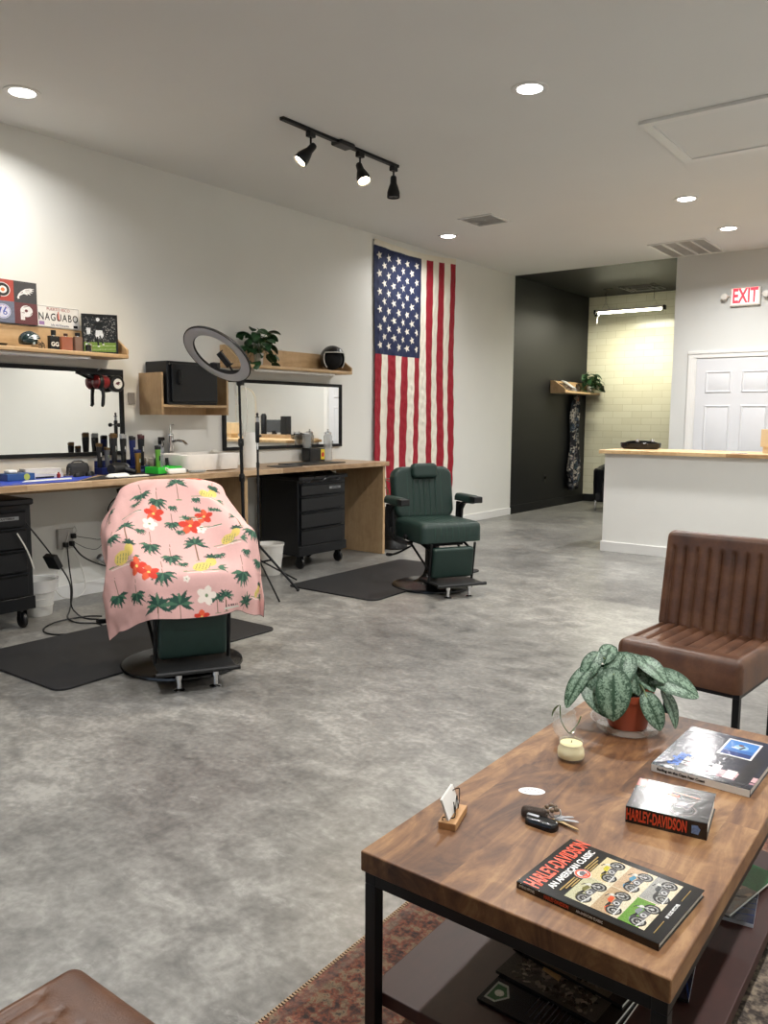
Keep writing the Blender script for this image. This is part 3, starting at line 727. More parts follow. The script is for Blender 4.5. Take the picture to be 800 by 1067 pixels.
def framed_photo():
    t_ = thing('picture_frame', 'black framed photo of a white-clad football player on grass', 'picture', (.155, 3.545, 1.801)); t_.rotation_euler = (0, -.08, -.5)
    w, h_ = .25, .285; f = mb(); b = .014
    f.box(-.014, 0, -w/2, w/2, 0, b); f.box(-.014, 0, -w/2, w/2, h_-b, h_); f.box(-.014, 0, -w/2, -w/2+b, b, h_-b); f.box(-.014, 0, w/2-b, w/2, b, h_-b)
    f.build('frame', BLK, t_, bevel=.001)
    p = Print(150, 160, 1, 1.05, srgb(32, 36, 40))
    rs = np.random.RandomState(4)
    for k in range(260): p.disc(rs.rand(), .28+rs.rand()*.75, .008+.014*rs.rand(), srgb(*([60+int(90*rs.rand())]*3)))
    p.rect(0, 1, 0, .28, srgb(110, 140, 64)); p.line((0, .16), (1, .19), .008, srgb(200, 206, 180)); p.line((0, .05), (1, .09), .008, srgb(190, 200, 170))
    Wt = srgb(214, 218, 222); D = srgb(22, 26, 28)
    p.poly([(.40, .62), (.56, .62), (.60, .82), (.52, .90), (.42, .90), (.36, .80)], D); p.disc(.45, .95, .055, Wt)
    p.poly([(.38, .64), (.57, .64), (.62, .48), (.52, .34), (.48, .42), (.42, .32), (.36, .48)], Wt); p.line((.50, .46), (.58, .26), .05, D); p.line((.42, .42), (.44, .20), .05, D); p.line((.38, .84), (.28, .70), .05, D); p.line((.56, .84), (.66, .92), .05, D)
    p.disc(.60, .22, .035, Wt, .02); p.disc(.45, .16, .04, Wt, .02); p.poly([(.10, .50), (.20, .52), (.22, .70), (.08, .70)], Wt)
    p.noise(.15, 3, 3)
    p.mesh('photo', lambda U, V: np.stack([np.full(U.shape, -.006), (U-.5)*(w-2*b), b+V*(h_-2*b)/1.05], -1), attr_mat('photo_print', .25), t_)
    mb().box(-.013, -.007, -w/2+b, w/2-b, b, h_-b).build('backing', BLK, t_)
framed_photo()
# full-size helmet on the right shelf
def moto_helmet():
    t_ = thing('open_face_helmet', 'black open face motorcycle helmet with a pale trim edge', 'helmet', (.16, 6.13, 1.802), -.35)
    A_, B_, C_, zc = .132, .118, .125, .115
    def sh(x, y, z, k=1.0):     # push a direction onto the ellipsoid
        r_ = math.sqrt((x/A_)**2+(y/B_)**2+(z/C_)**2); return Vector((x/r_*k, y/r_*k, z/r_*k+zc))
    b = mb()
    b.grid(73, 40, lambda u, v: tuple(sh(math.sin(.02+v*PI*.72)*math.cos(u*2*PI)*A_, math.sin(.02+v*PI*.72)*math.sin(u*2*PI)*B_, math.cos(.02+v*PI*.72)*C_)))
    dead = [f for f in b.bm.faces if f.calc_center_median().x > .035 and f.calc_center_median().z < zc+.055]
    bmesh.ops.delete(b.bm, geom=dead, context='FACES')
    so = b.build('shell', mat('satin_black_helmet', srgb(20, 20, 22), .3, coat=.4), t_, solid=.008)
    pts = []
    for k in range(13): z = -.085+.14*k/12; y = -B_*math.sqrt(max(0, 1-(.035/A_)**2-(z/C_)**2)); pts.append(sh(.035, y, z, 1.02))
    y1 = B_*math.sqrt(1-(.035/A_)**2-(.055/C_)**2)
    for k in range(1, 16): y = -y1+2*y1*k/16; pts.append(sh(A_*math.sqrt(max(0, 1-(y/B_)**2-(.055/C_)**2)), y, .055, 1.02))
    for k in range(13): z = .055-.14*k/12; y = B_*math.sqrt(max(0, 1-(.035/A_)**2-(z/C_)**2)); pts.append(sh(.035, y, z, 1.02))
    mb().tube(pts, .006, 8).build('edge_trim', mat('pale_trim', srgb(206, 206, 202), .3), so)
    i = mb(); i.ball((-.012, 0, zc-.002), .108, 24, (.98, .96, .98)); i.build('liner', mat('helmet_liner', srgb(14, 14, 16), .9), t_)
moto_helmet()

# leafy plants
def leaf_mesh(b, base, direc, L, W, droop, normal_up=(0, 0, 1), nu=7, nv=9, fold=.15, twist=0, heart=True, M=None):
    d = Vector(direc).normalized(); side = d.cross(Vector(normal_up))
    if side.length < 1e-3: side = Vector((1, 0, 0))
    side.normalize(); side = Matrix.Rotation(twist, 3, d) @ side
    pos = Vector(base); dd = d.copy(); cent = []
    for j in range(nv):
        cent.append((pos.copy(), dd.copy())); dd = (Matrix.Rotation(-droop/(nv-1), 3, side) @ dd); pos = pos+dd*(L/(nv-1))
    rows = []
    for j in range(nv):
        t_ = j/(nv-1)
        if heart: wv = W*.5*(math.sin(PI*t_**.72)**.62 if 0 < t_ < 1 else 0)
        else: wv = W*.5*math.sin(PI*t_)**.8 if 0 < t_ < 1 else 0
        c_, dv = cent[j]; nrm = side.cross(dv).normalized()
        row = []
        for i in range(nu):
            s_ = (i/(nu-1)-.5)*2
            back = dv*(-.18*L*abs(s_)**1.5*(1-t_)**3) if heart else Vector((0, 0, 0))
            row.append(b.bm.verts.new(c_+side*wv*s_*math.cos(fold)+nrm*(wv*abs(s_)*math.sin(fold)-.06*wv*s_*s_)+back))
        rows.append(row)
    uvl = b.bm.loops.layers.uv.verify()
    for j in range(nv-1):
        for i in range(nu-1):
            f = b.bm.faces.new([rows[j][i], rows[j][i+1], rows[j+1][i+1], rows[j+1][i]])
            for lp, (a_, c_) in zip(f.loops, ((i, j), (i+1, j), (i+1, j+1), (i, j+1))): lp[uvl].uv = (a_/(nu-1), c_/(nv-1))
LEAFG = mat('pothos_leaf', srgb(40, 74, 42), .4, var=.35, nscale=30); STEMG = mat('green_stem', srgb(84, 110, 60), .5)
def leafy_plant(label, loc, n, R0, hgt, Lf, potfn, seed, lm=LEAFG, name='potted_plant', trail=0):
    rs = random.Random(seed); t_ = thing(name, label, 'plant', loc)
    zt = potfn(t_); st = mb()
    for k in range(n):
        a_ = rs.random()*2*PI; r = R0*(.35+.65*rs.random()); z = zt+hgt*(.15+.85*rs.random())*(1.15-.5*r/R0)
        if k < trail: z = zt-rs.random()*.08; r = R0*.9
        p = Vector((max(-.03, r*math.cos(a_)*.75), r*math.sin(a_), z)); o0 = Vector((.25*R0*.3*math.cos(a_), .25*R0*.3*math.sin(a_), zt-.01))
        mid = (o0+p)/2+Vector((0, 0, .25*hgt)); st.tube([o0, mid, p], .0018, 5)
        b = mb(); leaf_mesh(b, p, (abs(math.cos(a_)) if p.x < 0 else math.cos(a_), math.sin(a_), .5-rs.random()*1.0), Lf*(.7+.5*rs.random()), Lf*.70*(.8+.4*rs.random()), .5+rs.random()*.8, twist=rs.uniform(-.6, .6))
        b.build('leaf', lm, t_, angle=80)
    st.build('stem', STEMG, t_)
    return t_
def pot_white(t_):
    mb().lathe([(.033, 0), (.036, .004), (.044, .10), (.045, .105), (.041, .105), (.04, .09), (.0001, .088)], 28, caps=False).build('pot', mat('white_ceramic', srgb(214, 212, 208), .25), t_); return .1
leafy_plant('bushy green pothos in a white pot on the shelf behind the ring light', (.15, 5.14, 1.801), 54, .17, .25, .115, pot_white, 5, trail=7)
leafy_plant('green trailing pothos at the end of the alcove shelf', (.15, 12.40, 1.756), 50, .22, .24, .12, pot_white, 9, trail=10)
gj = thing('glass_jar', 'small glass jar beside the plant on the alcove shelf', 'jar', (.12, 12.02, 1.756))
mb().lathe([(.03, 0), (.032, .09), (.026, .10), (.026, .11)], 20).build('jar_body', mat('dark_jar', srgb(70, 60, 50), .15), gj); mb().lathe([(.028, .108), (.028, .125)], 20).build('lid', BLK, gj)
for k in range(3):
    b = mb().box(-.10, .10, -.14, .14, 0, .010)
    o = b.build('magazine', [mat('glossy_pale_cover', srgb(176, 176, 178), .25, var=.35, nscale=30), mat('glossy_grey_cover', srgb(130, 128, 132), .25, var=.4, nscale=26), mat('glossy_white_cover', srgb(206, 206, 206), .25, var=.2, nscale=24)][k], loc=(.135, 11.62+.02*k, 1.80+.03*k), rot=(.0, .35+.12*k, .1*k), bevel=.001)
    tag(o, ('pale magazine at the bottom of the pile leaning on the alcove shelf', 'grey magazine in the middle of the pile leaning on the alcove shelf', 'white magazine on top of the pile leaning on the alcove shelf')[k], 'magazine', 'magazines on the alcove shelf')
# floral barber cape hanging on the black wall
def hanging_cape():
    nu, nv = 120, 260; W, L = 1.0, 1.45
    p = Print(nu, nv, W, L, srgb(24, 28, 36)); rs = np.random.RandomState(11)
    for k in range(420):
        x, y = rs.rand()*W, rs.rand()*L; c = [srgb(168, 160, 150), srgb(76, 92, 112), srgb(120, 118, 112), srgb(48, 66, 74), srgb(188, 182, 172), srgb(90, 84, 90)][rs.randint(6)]
        r = .012+.026*rs.rand(); a0 = rs.rand()*6
        for q in range(rs.randint(2, 6)): p.disc(x+r*math.cos(a0+q*1.25), y+r*math.sin(a0+q*1.25), r*.75, c, r*.4, a0+q*1.25)
    for k in range(8): p.disc(.5+.3*(rs.rand()-.5), L-.12*rs.rand(), .03, [srgb(200, 150, 120), srgb(206, 180, 150)][k % 2])
    def pos(U, V):
        k = V/L; u = U/W-.5; half = .05+.22*np.sqrt(np.clip(1-k, 0, 1))*(1+.25*np.sin(k*9)); half = half*(1-.35*np.exp(-((1-k)-.95)**2/.004))
        X = .07+.045*np.sin(u*34+k*3)*(.35+.65*(1-k))+.02*np.sin(u*13)
        Y = u*2*half*.85-.05*(1-k)+.03*np.sin(k*6); Z = V+.05*np.sin(u*9)*(1-k)
        return np.stack([np.maximum(X, .01), 12.12+Y, .27+Z], -1)
    o = p.mesh('barber_cape', pos, attr_mat('cape_fabric', .7)); tag(o, 'dark floral barber cape hanging on the black wall', 'cape')
hanging_cape()
hk = mb(); hk.tube([(.0, 12.14, 1.70), (.05, 12.14, 1.70), (.085, 12.14, 1.715), (.085, 12.14, 1.735)], .006, 8); hk.lathe([(.02, 0), (.02, .006)], 16, T(0, 12.14, 1.70) @ Rm(PI/2, 'Y'))
tag(hk.build('coat_hook', BLKM), 'black hook holding up the floral cape', 'hook')
ol = thing('wall_outlet', 'black wall outlet low on the black alcove wall', 'outlet', (0, 11.2, .45)); mb().box(.0, .006, -.035, .035, -.057, .057).build('cover_plate', BLK, ol, bevel=.003); mb().box(.006, .03, -.015, .015, -.01, .03).build('plug', BLKG, ol, bevel=.004)
# ------------------------------------------------------------------ things on the barber counter
ZC = CZ
# blue mat, papers, black mat
def flat(name, poly, h, m, label, cat, z=ZC+.001, bevel=.001, group=None):
    return tag(mb().prism(poly, 0, h).build(name, m, loc=(0, 0, z), bevel=bevel), label, cat, group)
flat('blue_mat', [(.36, 2.3), (.64, 2.3), (.62, 3.02), (.24, 3.42), (.20, 3.12)], .004, mat('blue_rubber', srgb(40, 70, 180), .45), 'bright blue work mat at the left end of the counter', 'mat')
flat('paper_slip', [(.42, 2.78), (.52, 2.70), (.50, 3.06), (.40, 3.12)], .003, PAPER, 'white paper slip lying on the blue mat', 'paper', z=ZC+.006)
flat('black_mat', [(.29, 3.46), (.61, 3.06), (.62, 3.62), (.46, 4.05), (.29, 4.02)], .004, RUBBER, 'black tool mat in front of the clippers', 'mat')
bb = thing('blue_box', 'blue box with a round yellow-green sticker behind the blue mat', 'box', (.30, 2.78, ZC+.0055), .1)
mb().box(-.06, .06, -.10, .10, 0, .045).build('carton', mat('mid_blue_card', srgb(44, 84, 140), .4), bb, bevel=.003)
mb().lathe([(.0001, 0), (.022, 0), (.022, .001), (.0001, .001)], 20, T(.0605, .04, .022) @ Rm(PI/2, 'Y'), caps=False).build('sticker', mat('lime_sticker', srgb(186, 196, 90), .4), bb)
tg = mb(); tg.box(-.03, .03, -.07, .0, .045, .07); tg.build('tissue', PAPER, bb, bevel=.012)
def lying_box(name, label, x, y, w, d, h, m, rz=0, group=None, stripe=None):
    t_ = thing(name, label, 'box', (x, y, ZC), rz, group); mb().box(-d/2, d/2, -w/2, w/2, 0, h).build('carton', m, t_, bevel=.002)
    if stripe: mb().box(d/2, d/2+.001, -w*.38, w*.2, h*.15, h*.45).build('print_bar', stripe, t_)
    return t_
CARD = mat('white_card', srgb(214, 212, 208), .45)
b1_ = lying_box('blade_carton', 'white carton with black print lying by the mirror, lower of two', .22, 3.02, .24, .10, .035, CARD, .05, 'white cartons', stripe=BLK)
b2_ = lying_box('blade_carton', 'white carton with small lettering, on top of the other carton', .20, 3.01, .25, .09, .033, CARD, -.06, 'white cartons'); b2_.location.z = ZC+.036
lying_box('small_carton', 'small dark carton left of the white cartons', .18, 2.87, .05, .06, .055, mat('grey_card', srgb(90, 92, 96), .4), .1)
tag(mb().lathe([(.012, 0), (.013, .03), (.006, .034), (.006, .045)], 14).build('oil_vial', mat('red_vial', srgb(160, 50, 40), .3), loc=(.31, 3.08, ZC)), 'little red vial in front of the white cartons', 'bottle')
# oval black brushes and a glass
def dome(name, label, x, y, L, W, h, m, rz, cat, group=None, z=ZC):
    b = mb(); b.pad(W, L, h, r=min(W, L)*.42, cr=min(W, L)*.47, nu=14, nv=18)
    return tag(b.build(name, m, loc=(x, y, z), rot=(0, 0, rz), angle=70), label, cat, group)
dome('fade_brush', 'oval black fade brush, left of a pair', .30, 3.24, .11, .05, .035, BLK, .5, 'brush', 'oval black brushes')
dome('fade_brush', 'oval black fade brush, right of a pair', .28, 3.34, .11, .05, .035, BLK, .8, 'brush', 'oval black brushes')
gl = mb(); gl.lathe([(.024, 0), (.028, .055), (.026, .055), (.022, .006), (.0001, .005)], 20, caps=False); tag(gl.build('small_glass', GLASS, loc=(.17, 3.22, ZC)), 'small clear glass behind the oval brushes', 'glass')
# black hair dryer like lump with white rim
hd = thing('hair_dryer', 'black hair dryer lying in front of the clippers', 'hair dryer', (.38, 3.50, ZC), .4)
mb().lathe([(.028, -.095), (.036, -.08), (.045, -.03), (.047, .02), (.040, .07), (.033, .085), (.03, .085)], 28, T(0, 0, .052) @ Rm(PI/2, 'X')).build('barrel', BLK, hd)
mb().tube([(.0, .03, .05), (.05, .05, .04), (.11, .06, .026)], [.022, .02, .018], 14).build('handle', BLK, hd)
mb().lathe([(.036, .0), (.034, .012), (.03, .014)], 24, T(0, .093, .052) @ Rm(-PI/2, 'X')).build('nozzle_ring', mat('silver_plastic', srgb(168, 170, 174), .3, metal=.4), hd)
# white trays / phones
tw = dome('folded_towel', 'white neck-strip pack lying at the counter edge, left one', .50, 3.42, .20, .10, .022, PAPER, .15, 'towel', z=ZC+.0055); 
tw['label'] = 'thick white folded pad lying on the black mat'
flat('white_card', [(.53, 3.36), (.60, 3.34), (.61, 3.60), (.54, 3.62)], .006, PAPER, 'thin white card in front of the folded white pad', 'card', z=ZC+.006)
# green tray with clippers standing behind
gt = thing('green_tray', 'bright green open tray holding a green clipper', 'tray', (.44, 3.86, ZC+.0055), .1)
GRN = mat('bright_green', srgb(60, 205, 70), .4)
f = mb(); f.box(-.07, .07, -.12, .12, 0, .004); f.box(-.07, -.066, -.12, .12, .004, .048); f.box(.066, .07, -.12, .12, .004, .048); f.box(-.066, .066, -.12, -.116, .004, .048); f.box(-.066, .066, .116, .12, .004, .048)
f.build('tray_shell', GRN, gt, bevel=.0015)
# white trimmer lying in front
wt = thing('white_trimmer', 'white hair clipper lying in front of the green tray', 'clipper', (.54, 3.90, ZC+.006), .1)
b = mb(); b.pad(.055, .17, .035, r=.02, cr=.024, nu=12, nv=18); b.build('body', PAPER, wt, angle=70)
mb().box(-.022, .022, .082, .10, .006, .024).build('blade', CHROME, wt, bevel=.002)
mb().tube([(0, -.085, .012), (.01, -.12, .03), (-.01, -.10, .045), (-.01, -.06, .03)], .004, 7).build('hanging_loop', PAPER, wt)
cmb = mb()
for k in range(9): cmb.box(-.018, .018, .0+.016*k, .008+.016*k, .006, .018)
cmb.box(-.018, -.006, 0, .14, .0, .018); o = cmb.build('clipper_guard_row', mat('grey_white', srgb(206, 208, 206), .4), loc=(.55, 4.02, ZC+.001), rot=(0, 0, -.05)); tag(o, 'row of pale clipper guards beside the white clipper', 'clipper guard')
def clipper(label, x, y, h, m, head, tilt=(0, 0), w=.042, accent=None, z=ZC):
    t_ = thing('hair_clipper', label, 'clipper', (x, y, z), 0, 'hair clippers standing behind the green tray'); t_.rotation_euler = (tilt[0], tilt[1], .2)
    h *= 1.2; w *= 1.08
    b = mb(); b.lathe([(w*.36, 0), (w*.42, .01), (w*.40, h*.35), (w*.5, h*.72), (w*.52, h*.84), (w*.42, h*.86)], 20, Matrix.Diagonal((.75, 1, 1, 1))); b.build('body', m, t_)
    mb().box(-.013, .013, -w*.46, w*.46, h*.85, h*.97).build('blade_head', head, t_, bevel=.003)
    k = mb()
    for q in range(7): k.box(-.012, -.006, -w*.42+w*.12*q, -w*.42+w*.12*q+.003, h*.97, h)
    k.box(-.013, -.005, -w*.46, w*.46, h*.95, h*.975); k.build('blade_teeth', head, t_)
    mb().box(w*.36, w*.40, -.006, .006, h*.45, h*.62).build('switch', accent or CHROME, t_, bevel=.002)
GOLD = mat('gold_metal', srgb(150, 116, 60), .3, metal=.7); BRZ = mat('bronze_metal', srgb(96, 74, 44), .35, metal=.6); NAVY = mat('navy_plastic', srgb(24, 36, 92), .35); SILV = mat('silver_plastic', srgb(168, 170, 174), .3, metal=.4)
LIME = mat('lime_green', srgb(98, 160, 58), .35); MAR = mat('maroon_plastic', srgb(84, 44, 48), .35)
rk = thing('clipper_rack', 'dark blue clipper rack with slots standing before the mirror', 'rack', (.20, 3.66, ZC), 0)
f = mb(); f.box(-.05, .05, -.20, .22, 0, .05); f.box(-.05, -.044, -.20, .22, .05, .10); f.build('rack_base', NAVY, rk, bevel=.004)
mb().box(.05, .052, -.06, .16, .008, .028).build('rack_label', mat('pale_blue', srgb(120, 140, 200), .4), rk)
zr = ZC+.051
clipper('black clipper with gold head, leftmost of the standing row', .20, 3.475, .15, BLK, BRZ, z=zr)
clipper('grey clipper with bronze head, second in the standing row', .205, 3.535, .125, mat('grey_plastic', srgb(84, 86, 92), .4), BRZ, z=zr)
clipper('tall black clipper with bronze head just left of the mirror frame', .20, 3.60, .21, BLK, BRZ, z=zr, w=.05)
clipper('black and silver clipper right of the mirror frame', .20, 3.68, .205, BLK, SILV, z=zr, w=.05)
clipper('navy clipper with dark head between silver and maroon ones', .20, 3.76, .19, NAVY, BLK, z=zr, w=.05)
clipper('gold and navy clipper standing in front of the navy one', .285, 3.745, .15, GOLD, NAVY, z=ZC, w=.05)
clipper('maroon clipper behind the lime green one', .20, 3.84, .20, BLK, MAR, z=zr, w=.052)
clipper('lime green clipper standing in the green tray', .40, 3.84, .17, LIME, BLK, z=ZC+.005, w=.042, accent=BLK)
clipper('silver clipper right of the lime green one', .36, 3.90, .13, SILV, CHROME, z=ZC, w=.04)
sb = mb(); sb.lathe([(.026, 0), (.028, .01), (.028, .10), (.016, .12), (.011, .125), (.011, .14), (.018, .145), (.014, .165), (.006, .175)], 20); tag(sb.build('spray_bottle', BLK, loc=(.22, 3.98, ZC)), 'small black spray bottle behind the sink corner', 'bottle')
for k, (y, lb) in enumerate(((4.07, 'clear glass jar left of the sink, nearer one'), (4.12, 'clear glass jar left of the sink, farther one'))):
    g = mb(); g.lathe([(.03, 0), (.034, .004), (.034, .10), (.036, .10), (.031, .098), (.03, .01), (.0001, .009)], 24, caps=False)
    tag(g.build('glass_jar', GLASS, loc=(.05, y-.12+.035*k, ZC)), lb, 'jar', 'clear glass jars by the sink')
tr_ = thing('black_trimmer', 'small black trimmer in a chrome stand in front of the jars', 'clipper', (.33, 3.975, ZC))
mb().lathe([(.014, 0), (.016, .06), (.012, .11)], 14).build('body', BLK, tr_); mb().tube([(0, -.03, 0), (0, -.008, .10), (0, .008, .10), (0, .03, 0)], .003, 6).build('wire_stand', CHROME, tr_)
cs = thing('zipper_case', 'dark rounded case leaning against the mirror bottom', 'case', (.10, 3.36, ZC+.0)); b = mb(); b.pad(.07, .17, .09, r=.035, cr=.03, nu=12, nv=18); b.build('case_body', mat('charcoal_fabric', srgb(44, 46, 50), .7), cs, angle=70)
mb().tube([(0, -.05, .088), (0, -.03, .10), (0, .03, .10), (0, .05, .088)], .005, 8).build('handle', BLK, cs)

# sink and faucet
sk = thing('vessel_sink', 'white rectangular vessel sink on the counter', 'sink', (.30, 4.30, ZC))
b = mb(); W2, D2, hh = .30, .20, .135
def ringv(w_, d_, r_, z_, n=8):
    out = []
    for cx_, cy_, a0 in ((d_-r_, w_-r_, 0), (-d_+r_, w_-r_, PI/2), (-d_+r_, -w_+r_, PI), (d_-r_, -w_+r_, 1.5*PI)):
        for k in range(n+1): a_ = a0+k*PI/2/n; out.append((cx_+r_*math.cos(a_), cy_+r_*math.sin(a_), z_))
    return out
rings = [b.verts(ringv(*q)) for q in ((W2-.03, D2-.03, .04, 0), (W2-.012, D2-.012, .05, .01), (W2, D2, .05, hh-.006), (W2-.003, D2-.003, .05, hh), (W2-.012, D2-.012, .045, hh), (W2-.016, D2-.016, .04, hh-.006), (W2-.04, D2-.04, .04, .03))]
for r0, r1 in zip(rings, rings[1:]):
    n = len(r0)
    for i in range(n): b.bm.faces.new([r0[i], r0[(i+1) % n], r1[(i+1) % n], r1[i]])
b.bm.faces.new(rings[0][::-1]); b.bm.faces.new(rings[-1])
b.build('basin', mat('white_ceramic_sink', srgb(230, 226, 220), .15), sk)
mb().lathe([(.0001, 0), (.022, 0), (.022, .004), (.0001, .004)], 20, T(0, 0, .03), caps=False).build('drain', CHROME, sk)
fc = thing('faucet', 'tall chrome waterfall faucet behind the sink', 'faucet', (.045, 4.24, ZC))
mb().lathe([(.036, 0), (.036, .008), (.026, .012), (.026, .27), (.027, .275), (.022, .29)], 24).build('column', CHROME, fc)
mb().tube([(0, 0, .22), (.07, .02, .235), (.12, .035, .225), (.15, .045, .20)], [.017, .02, .02, .018], 14, flat=.6).build('spout', CHROME, fc)
mb().tube([(0, 0, .285), (.0, 0, .36), (.03, .01, .365)], .005, 8).build('lever', CHROME, fc)
sp = thing('spray_bottle', 'smoky clear spray bottle with black trigger behind the sink', 'bottle', (.05, 4.13, ZC))
mb().lathe([(.032, 0), (.034, .006), (.034, .16), (.02, .19), (.013, .195), (.013, .21)], 24).build('bottle_body', mat('smoky_clear', srgb(150, 156, 168), .15, coat=.3), sp)
tb = mb(); tb.lathe([(.015, .205), (.016, .235)], 16); tb.box(-.012, .045, -.011, .011, .235, .262); tb.tube([(.035, 0, .24), (.045, 0, .20), (.035, 0, .18)], .005, 7); tb.box(.045, .056, -.006, .006, .24, .258); tb.build('trigger_head', BLK, sp, bevel=.002)
sr = dome('soap_bar', 'white soap resting on the far corner of the sink', .18, 4.58, .06, .04, .018, WPLAS, 0, 'soap', z=ZC+.136)
# paper towel roll and right station items
rl = thing('towel_roll', 'tall white roll standing between the ring light pole and thin stand', 'paper roll', (.38, 4.80, ZC))
mb().lathe([(.02, 0), (.055, 0), (.056, .01), (.056, .29), (.055, .30), (.02, .30)], 36, caps=False).build('roll', PAPER, rl); mb().lathe([(.02, 0), (.02, .30)], 20, caps=False).build('cardboard_core', mat('card_brown', srgb(170, 140, 104), .8), rl)
flat('black_tray', [(.40, 4.98), (.60, 4.92), (.60, 5.22), (.42, 5.32)], .006, mat('dark_matte', srgb(52, 50, 50), .5), 'dark flat station mat right of the thin stand', 'mat')
flat('black_tray', [(.26, 5.26), (.56, 5.34), (.50, 5.92), (.22, 5.86)], .008, BLK, 'long black flat station mat by the disinfectant jars', 'mat')
dis = thing('barber_station_box', 'black station box with a yellow and red label', 'box', (.10, 5.93, ZC))
mb().box(-.045, .07, -.14, .07, 0, .125).build('housing', BLK, dis, bevel=.004); mb().box(-.03, .06, -.145, -.06, .0, .13).build('side_block', BLKG, dis, bevel=.003)
mb().box(.0705, .0715, .01, .065, .02, .118).build('label', mat('yellow_label', srgb(224, 200, 60), .4), dis); 
lb_ = mb(); lb_.prism([(-.016, .0), (.014, .0), (.018, .03), (.006, .045), (-.012, .04), (-.018, .02)], 0, .0006, T(.0716, .038, .045) @ MT); lb_.build('label_mark', mat('red_label', srgb(190, 40, 30), .4), dis)
def dis_jar(label, x, y, h, z):
    t_ = thing('disinfectant_jar', label, 'jar', (x, y, z), 0, 'disinfectant jars')
    mb().lathe([(.040, 0), (.044, .006), (.044, h*.78), (.034, h*.84), (.034, h*.86)], 28).build('glass_body', mat('frosted_clear', srgb(206, 210, 210), .08, coat=.5, alpha=.4), t_)
    mb().lathe([(.037, h*.85), (.037, h*.90), (.014, h*.93), (.006, h*.94), (.006, h*.97), (.011, h*.985), (.006, h)], 24).build('lid', CHROME, t_)
dis_jar('clear jar with chrome lid on the black station box', .07, 5.85, .16, ZC+.131)
dis_jar('tall clear jar with chrome lid at the right of the station box', .14, 6.08, .31, ZC)

# red and black massager hanging from the mirror corner
mg = thing('hand_massager', 'red and black strap-on hand massager hanging at the mirror corner', 'massager', (.06, 3.60, 1.60))
b = mb(); b.lathe([(.03, -.055), (.048, -.045), (.052, 0), (.05, .04), (.045, .05)], 28, Rm(-PI/2, 'X')); b.build('motor_body', mat('red_plastic', srgb(136, 28, 30), .3, coat=.3), mg)
mb().lathe([(.055, -.035), (.056, -.03), (.056, -.01), (.055, -.005)], 28, Rm(-PI/2, 'X')).build('centre_band', BLK, mg)
b = mb(); b.lathe([(.045, -.028), (.062, -.02), (.064, .018), (.056, .026), (.0001, .026)], 32, T(.02, .115, -.01) @ Rm(PI/2, 'Y')); hb = b.build('speaker_end', BLK, mg)
mb().lathe([(.0001, 0), (.038, 0), (.038, .002), (.0001, .002)], 28, T(.047, .115, -.01) @ Rm(PI/2, 'Y'), caps=False).build('round_badge', PAPER, hb)
bp_ = mb(); bp_.prism([(-.022, -.004), (-.012, .010), (.006, .016), (.024, .008), (.010, .004), (.020, -.004), (.004, -.004), (.006, -.014), (-.008, -.006)], 0, .0006, T(.0495, .115, -.01) @ MT); bp_.build('badge_mark', mat('maroon_ink', srgb(90, 40, 50), .4), hb)
for y in (.0,):
    mb().tube([(.02, y, -.04), (.03, y, -.10), (.025, y-.004, -.165), (.03, y-.012, -.18)], [.015, .013, .014, .01], 10).build('prong', BLK, mg)
mb().tube([(-.04, -.01, .04), (-.035, 0, .09), (-.03, .03, .10)], .006, 8).build('hanging_hook', CHROME, mg)
# bracket at the mirror corner
bk = mb(); bk.tube([(.035, 3.44, 1.665), (.05, 3.56, 1.625)], .01, 6); bk.tube([(.035, 3.58, 1.665), (.055, 3.66, 1.62)], .01, 6); bk.box(.03, .05, 3.44, 3.78, 1.655, 1.675)
tag(bk.build('hanging_bracket', BLKM), 'black bracket at the mirror top corner', 'bracket')
kn = mb(); kn.lathe([(.004, 0), (.004, .03), (.014, .032), (.016, .045), (.010, .05)], 16, T(.03, 3.735, 1.28) @ Rm(PI/2, 'Y')); tag(kn.build('mirror_knob', BLK), 'small black knob on the mirror edge above the clippers', 'knob')
# little wire holder with grey card on wall
wh = thing('wire_card_holder', 'white wire hook with a grey card on the wall beside the mirror', 'hook', (0, 3.90, 1.47))
mb().tube([(.0, -.07, .06), (.02, -.05, .04), (.012, -.03, -.04), (.02, .03, -.045), (.012, .04, .0), (.004, .06, -.03)], .0022, 6).build('wire', WPLAS, wh); mb().box(.006, .010, -.03, .035, -.03, .06).build('card', mat('card_grey', srgb(134, 130, 126), .6), wh, bevel=.001)

# electrics under the counter
ob = thing('outlet_box', 'white surface outlet box with plugs under the counter', 'outlet', (0, 3.285, .45))
mb().box(.0, .035, -.06, .06, -.075, .075).build('box_body', mat('grey_white_plastic', srgb(190, 188, 184), .4), ob, bevel=.006)
mb().box(.035, .039, -.04, .04, -.06, .06).build('cover_plate', mat('grey_white_plastic', srgb(190, 188, 184), .4), ob, bevel=.002)
for y, z in ((-.02, -.04), (.03, -.035), (.045, .02)): mb().box(.039, .075, y-.014, y+.014, z-.018, z+.018).build('plug', BLK, ob, bevel=.004)
mb().tube([(.02, .045, .06), (.03, .075, .085), (.03, .09, .05), (.035, .06, .03)], .004, 8).build('clear_adapter', mat('clear_plastic', srgb(210, 210, 206), .2), ob)
def smooth_path(P, n=8):
    P = [Vector(p) for p in P]; out = []
    for i in range(len(P)-1):
        a0, a1, a2, a3 = P[max(i-1, 0)], P[i], P[i+1], P[min(i+2, len(P)-1)]
        for k in range(n):
            t_ = k/n; out.append(.5*((2*a1)+(-a0+a2)*t_+(2*a0-5*a1+4*a2-a3)*t_*t_+(-a0+3*a1-3*a2+a3)*t_**3))
    return out+[P[-1]]
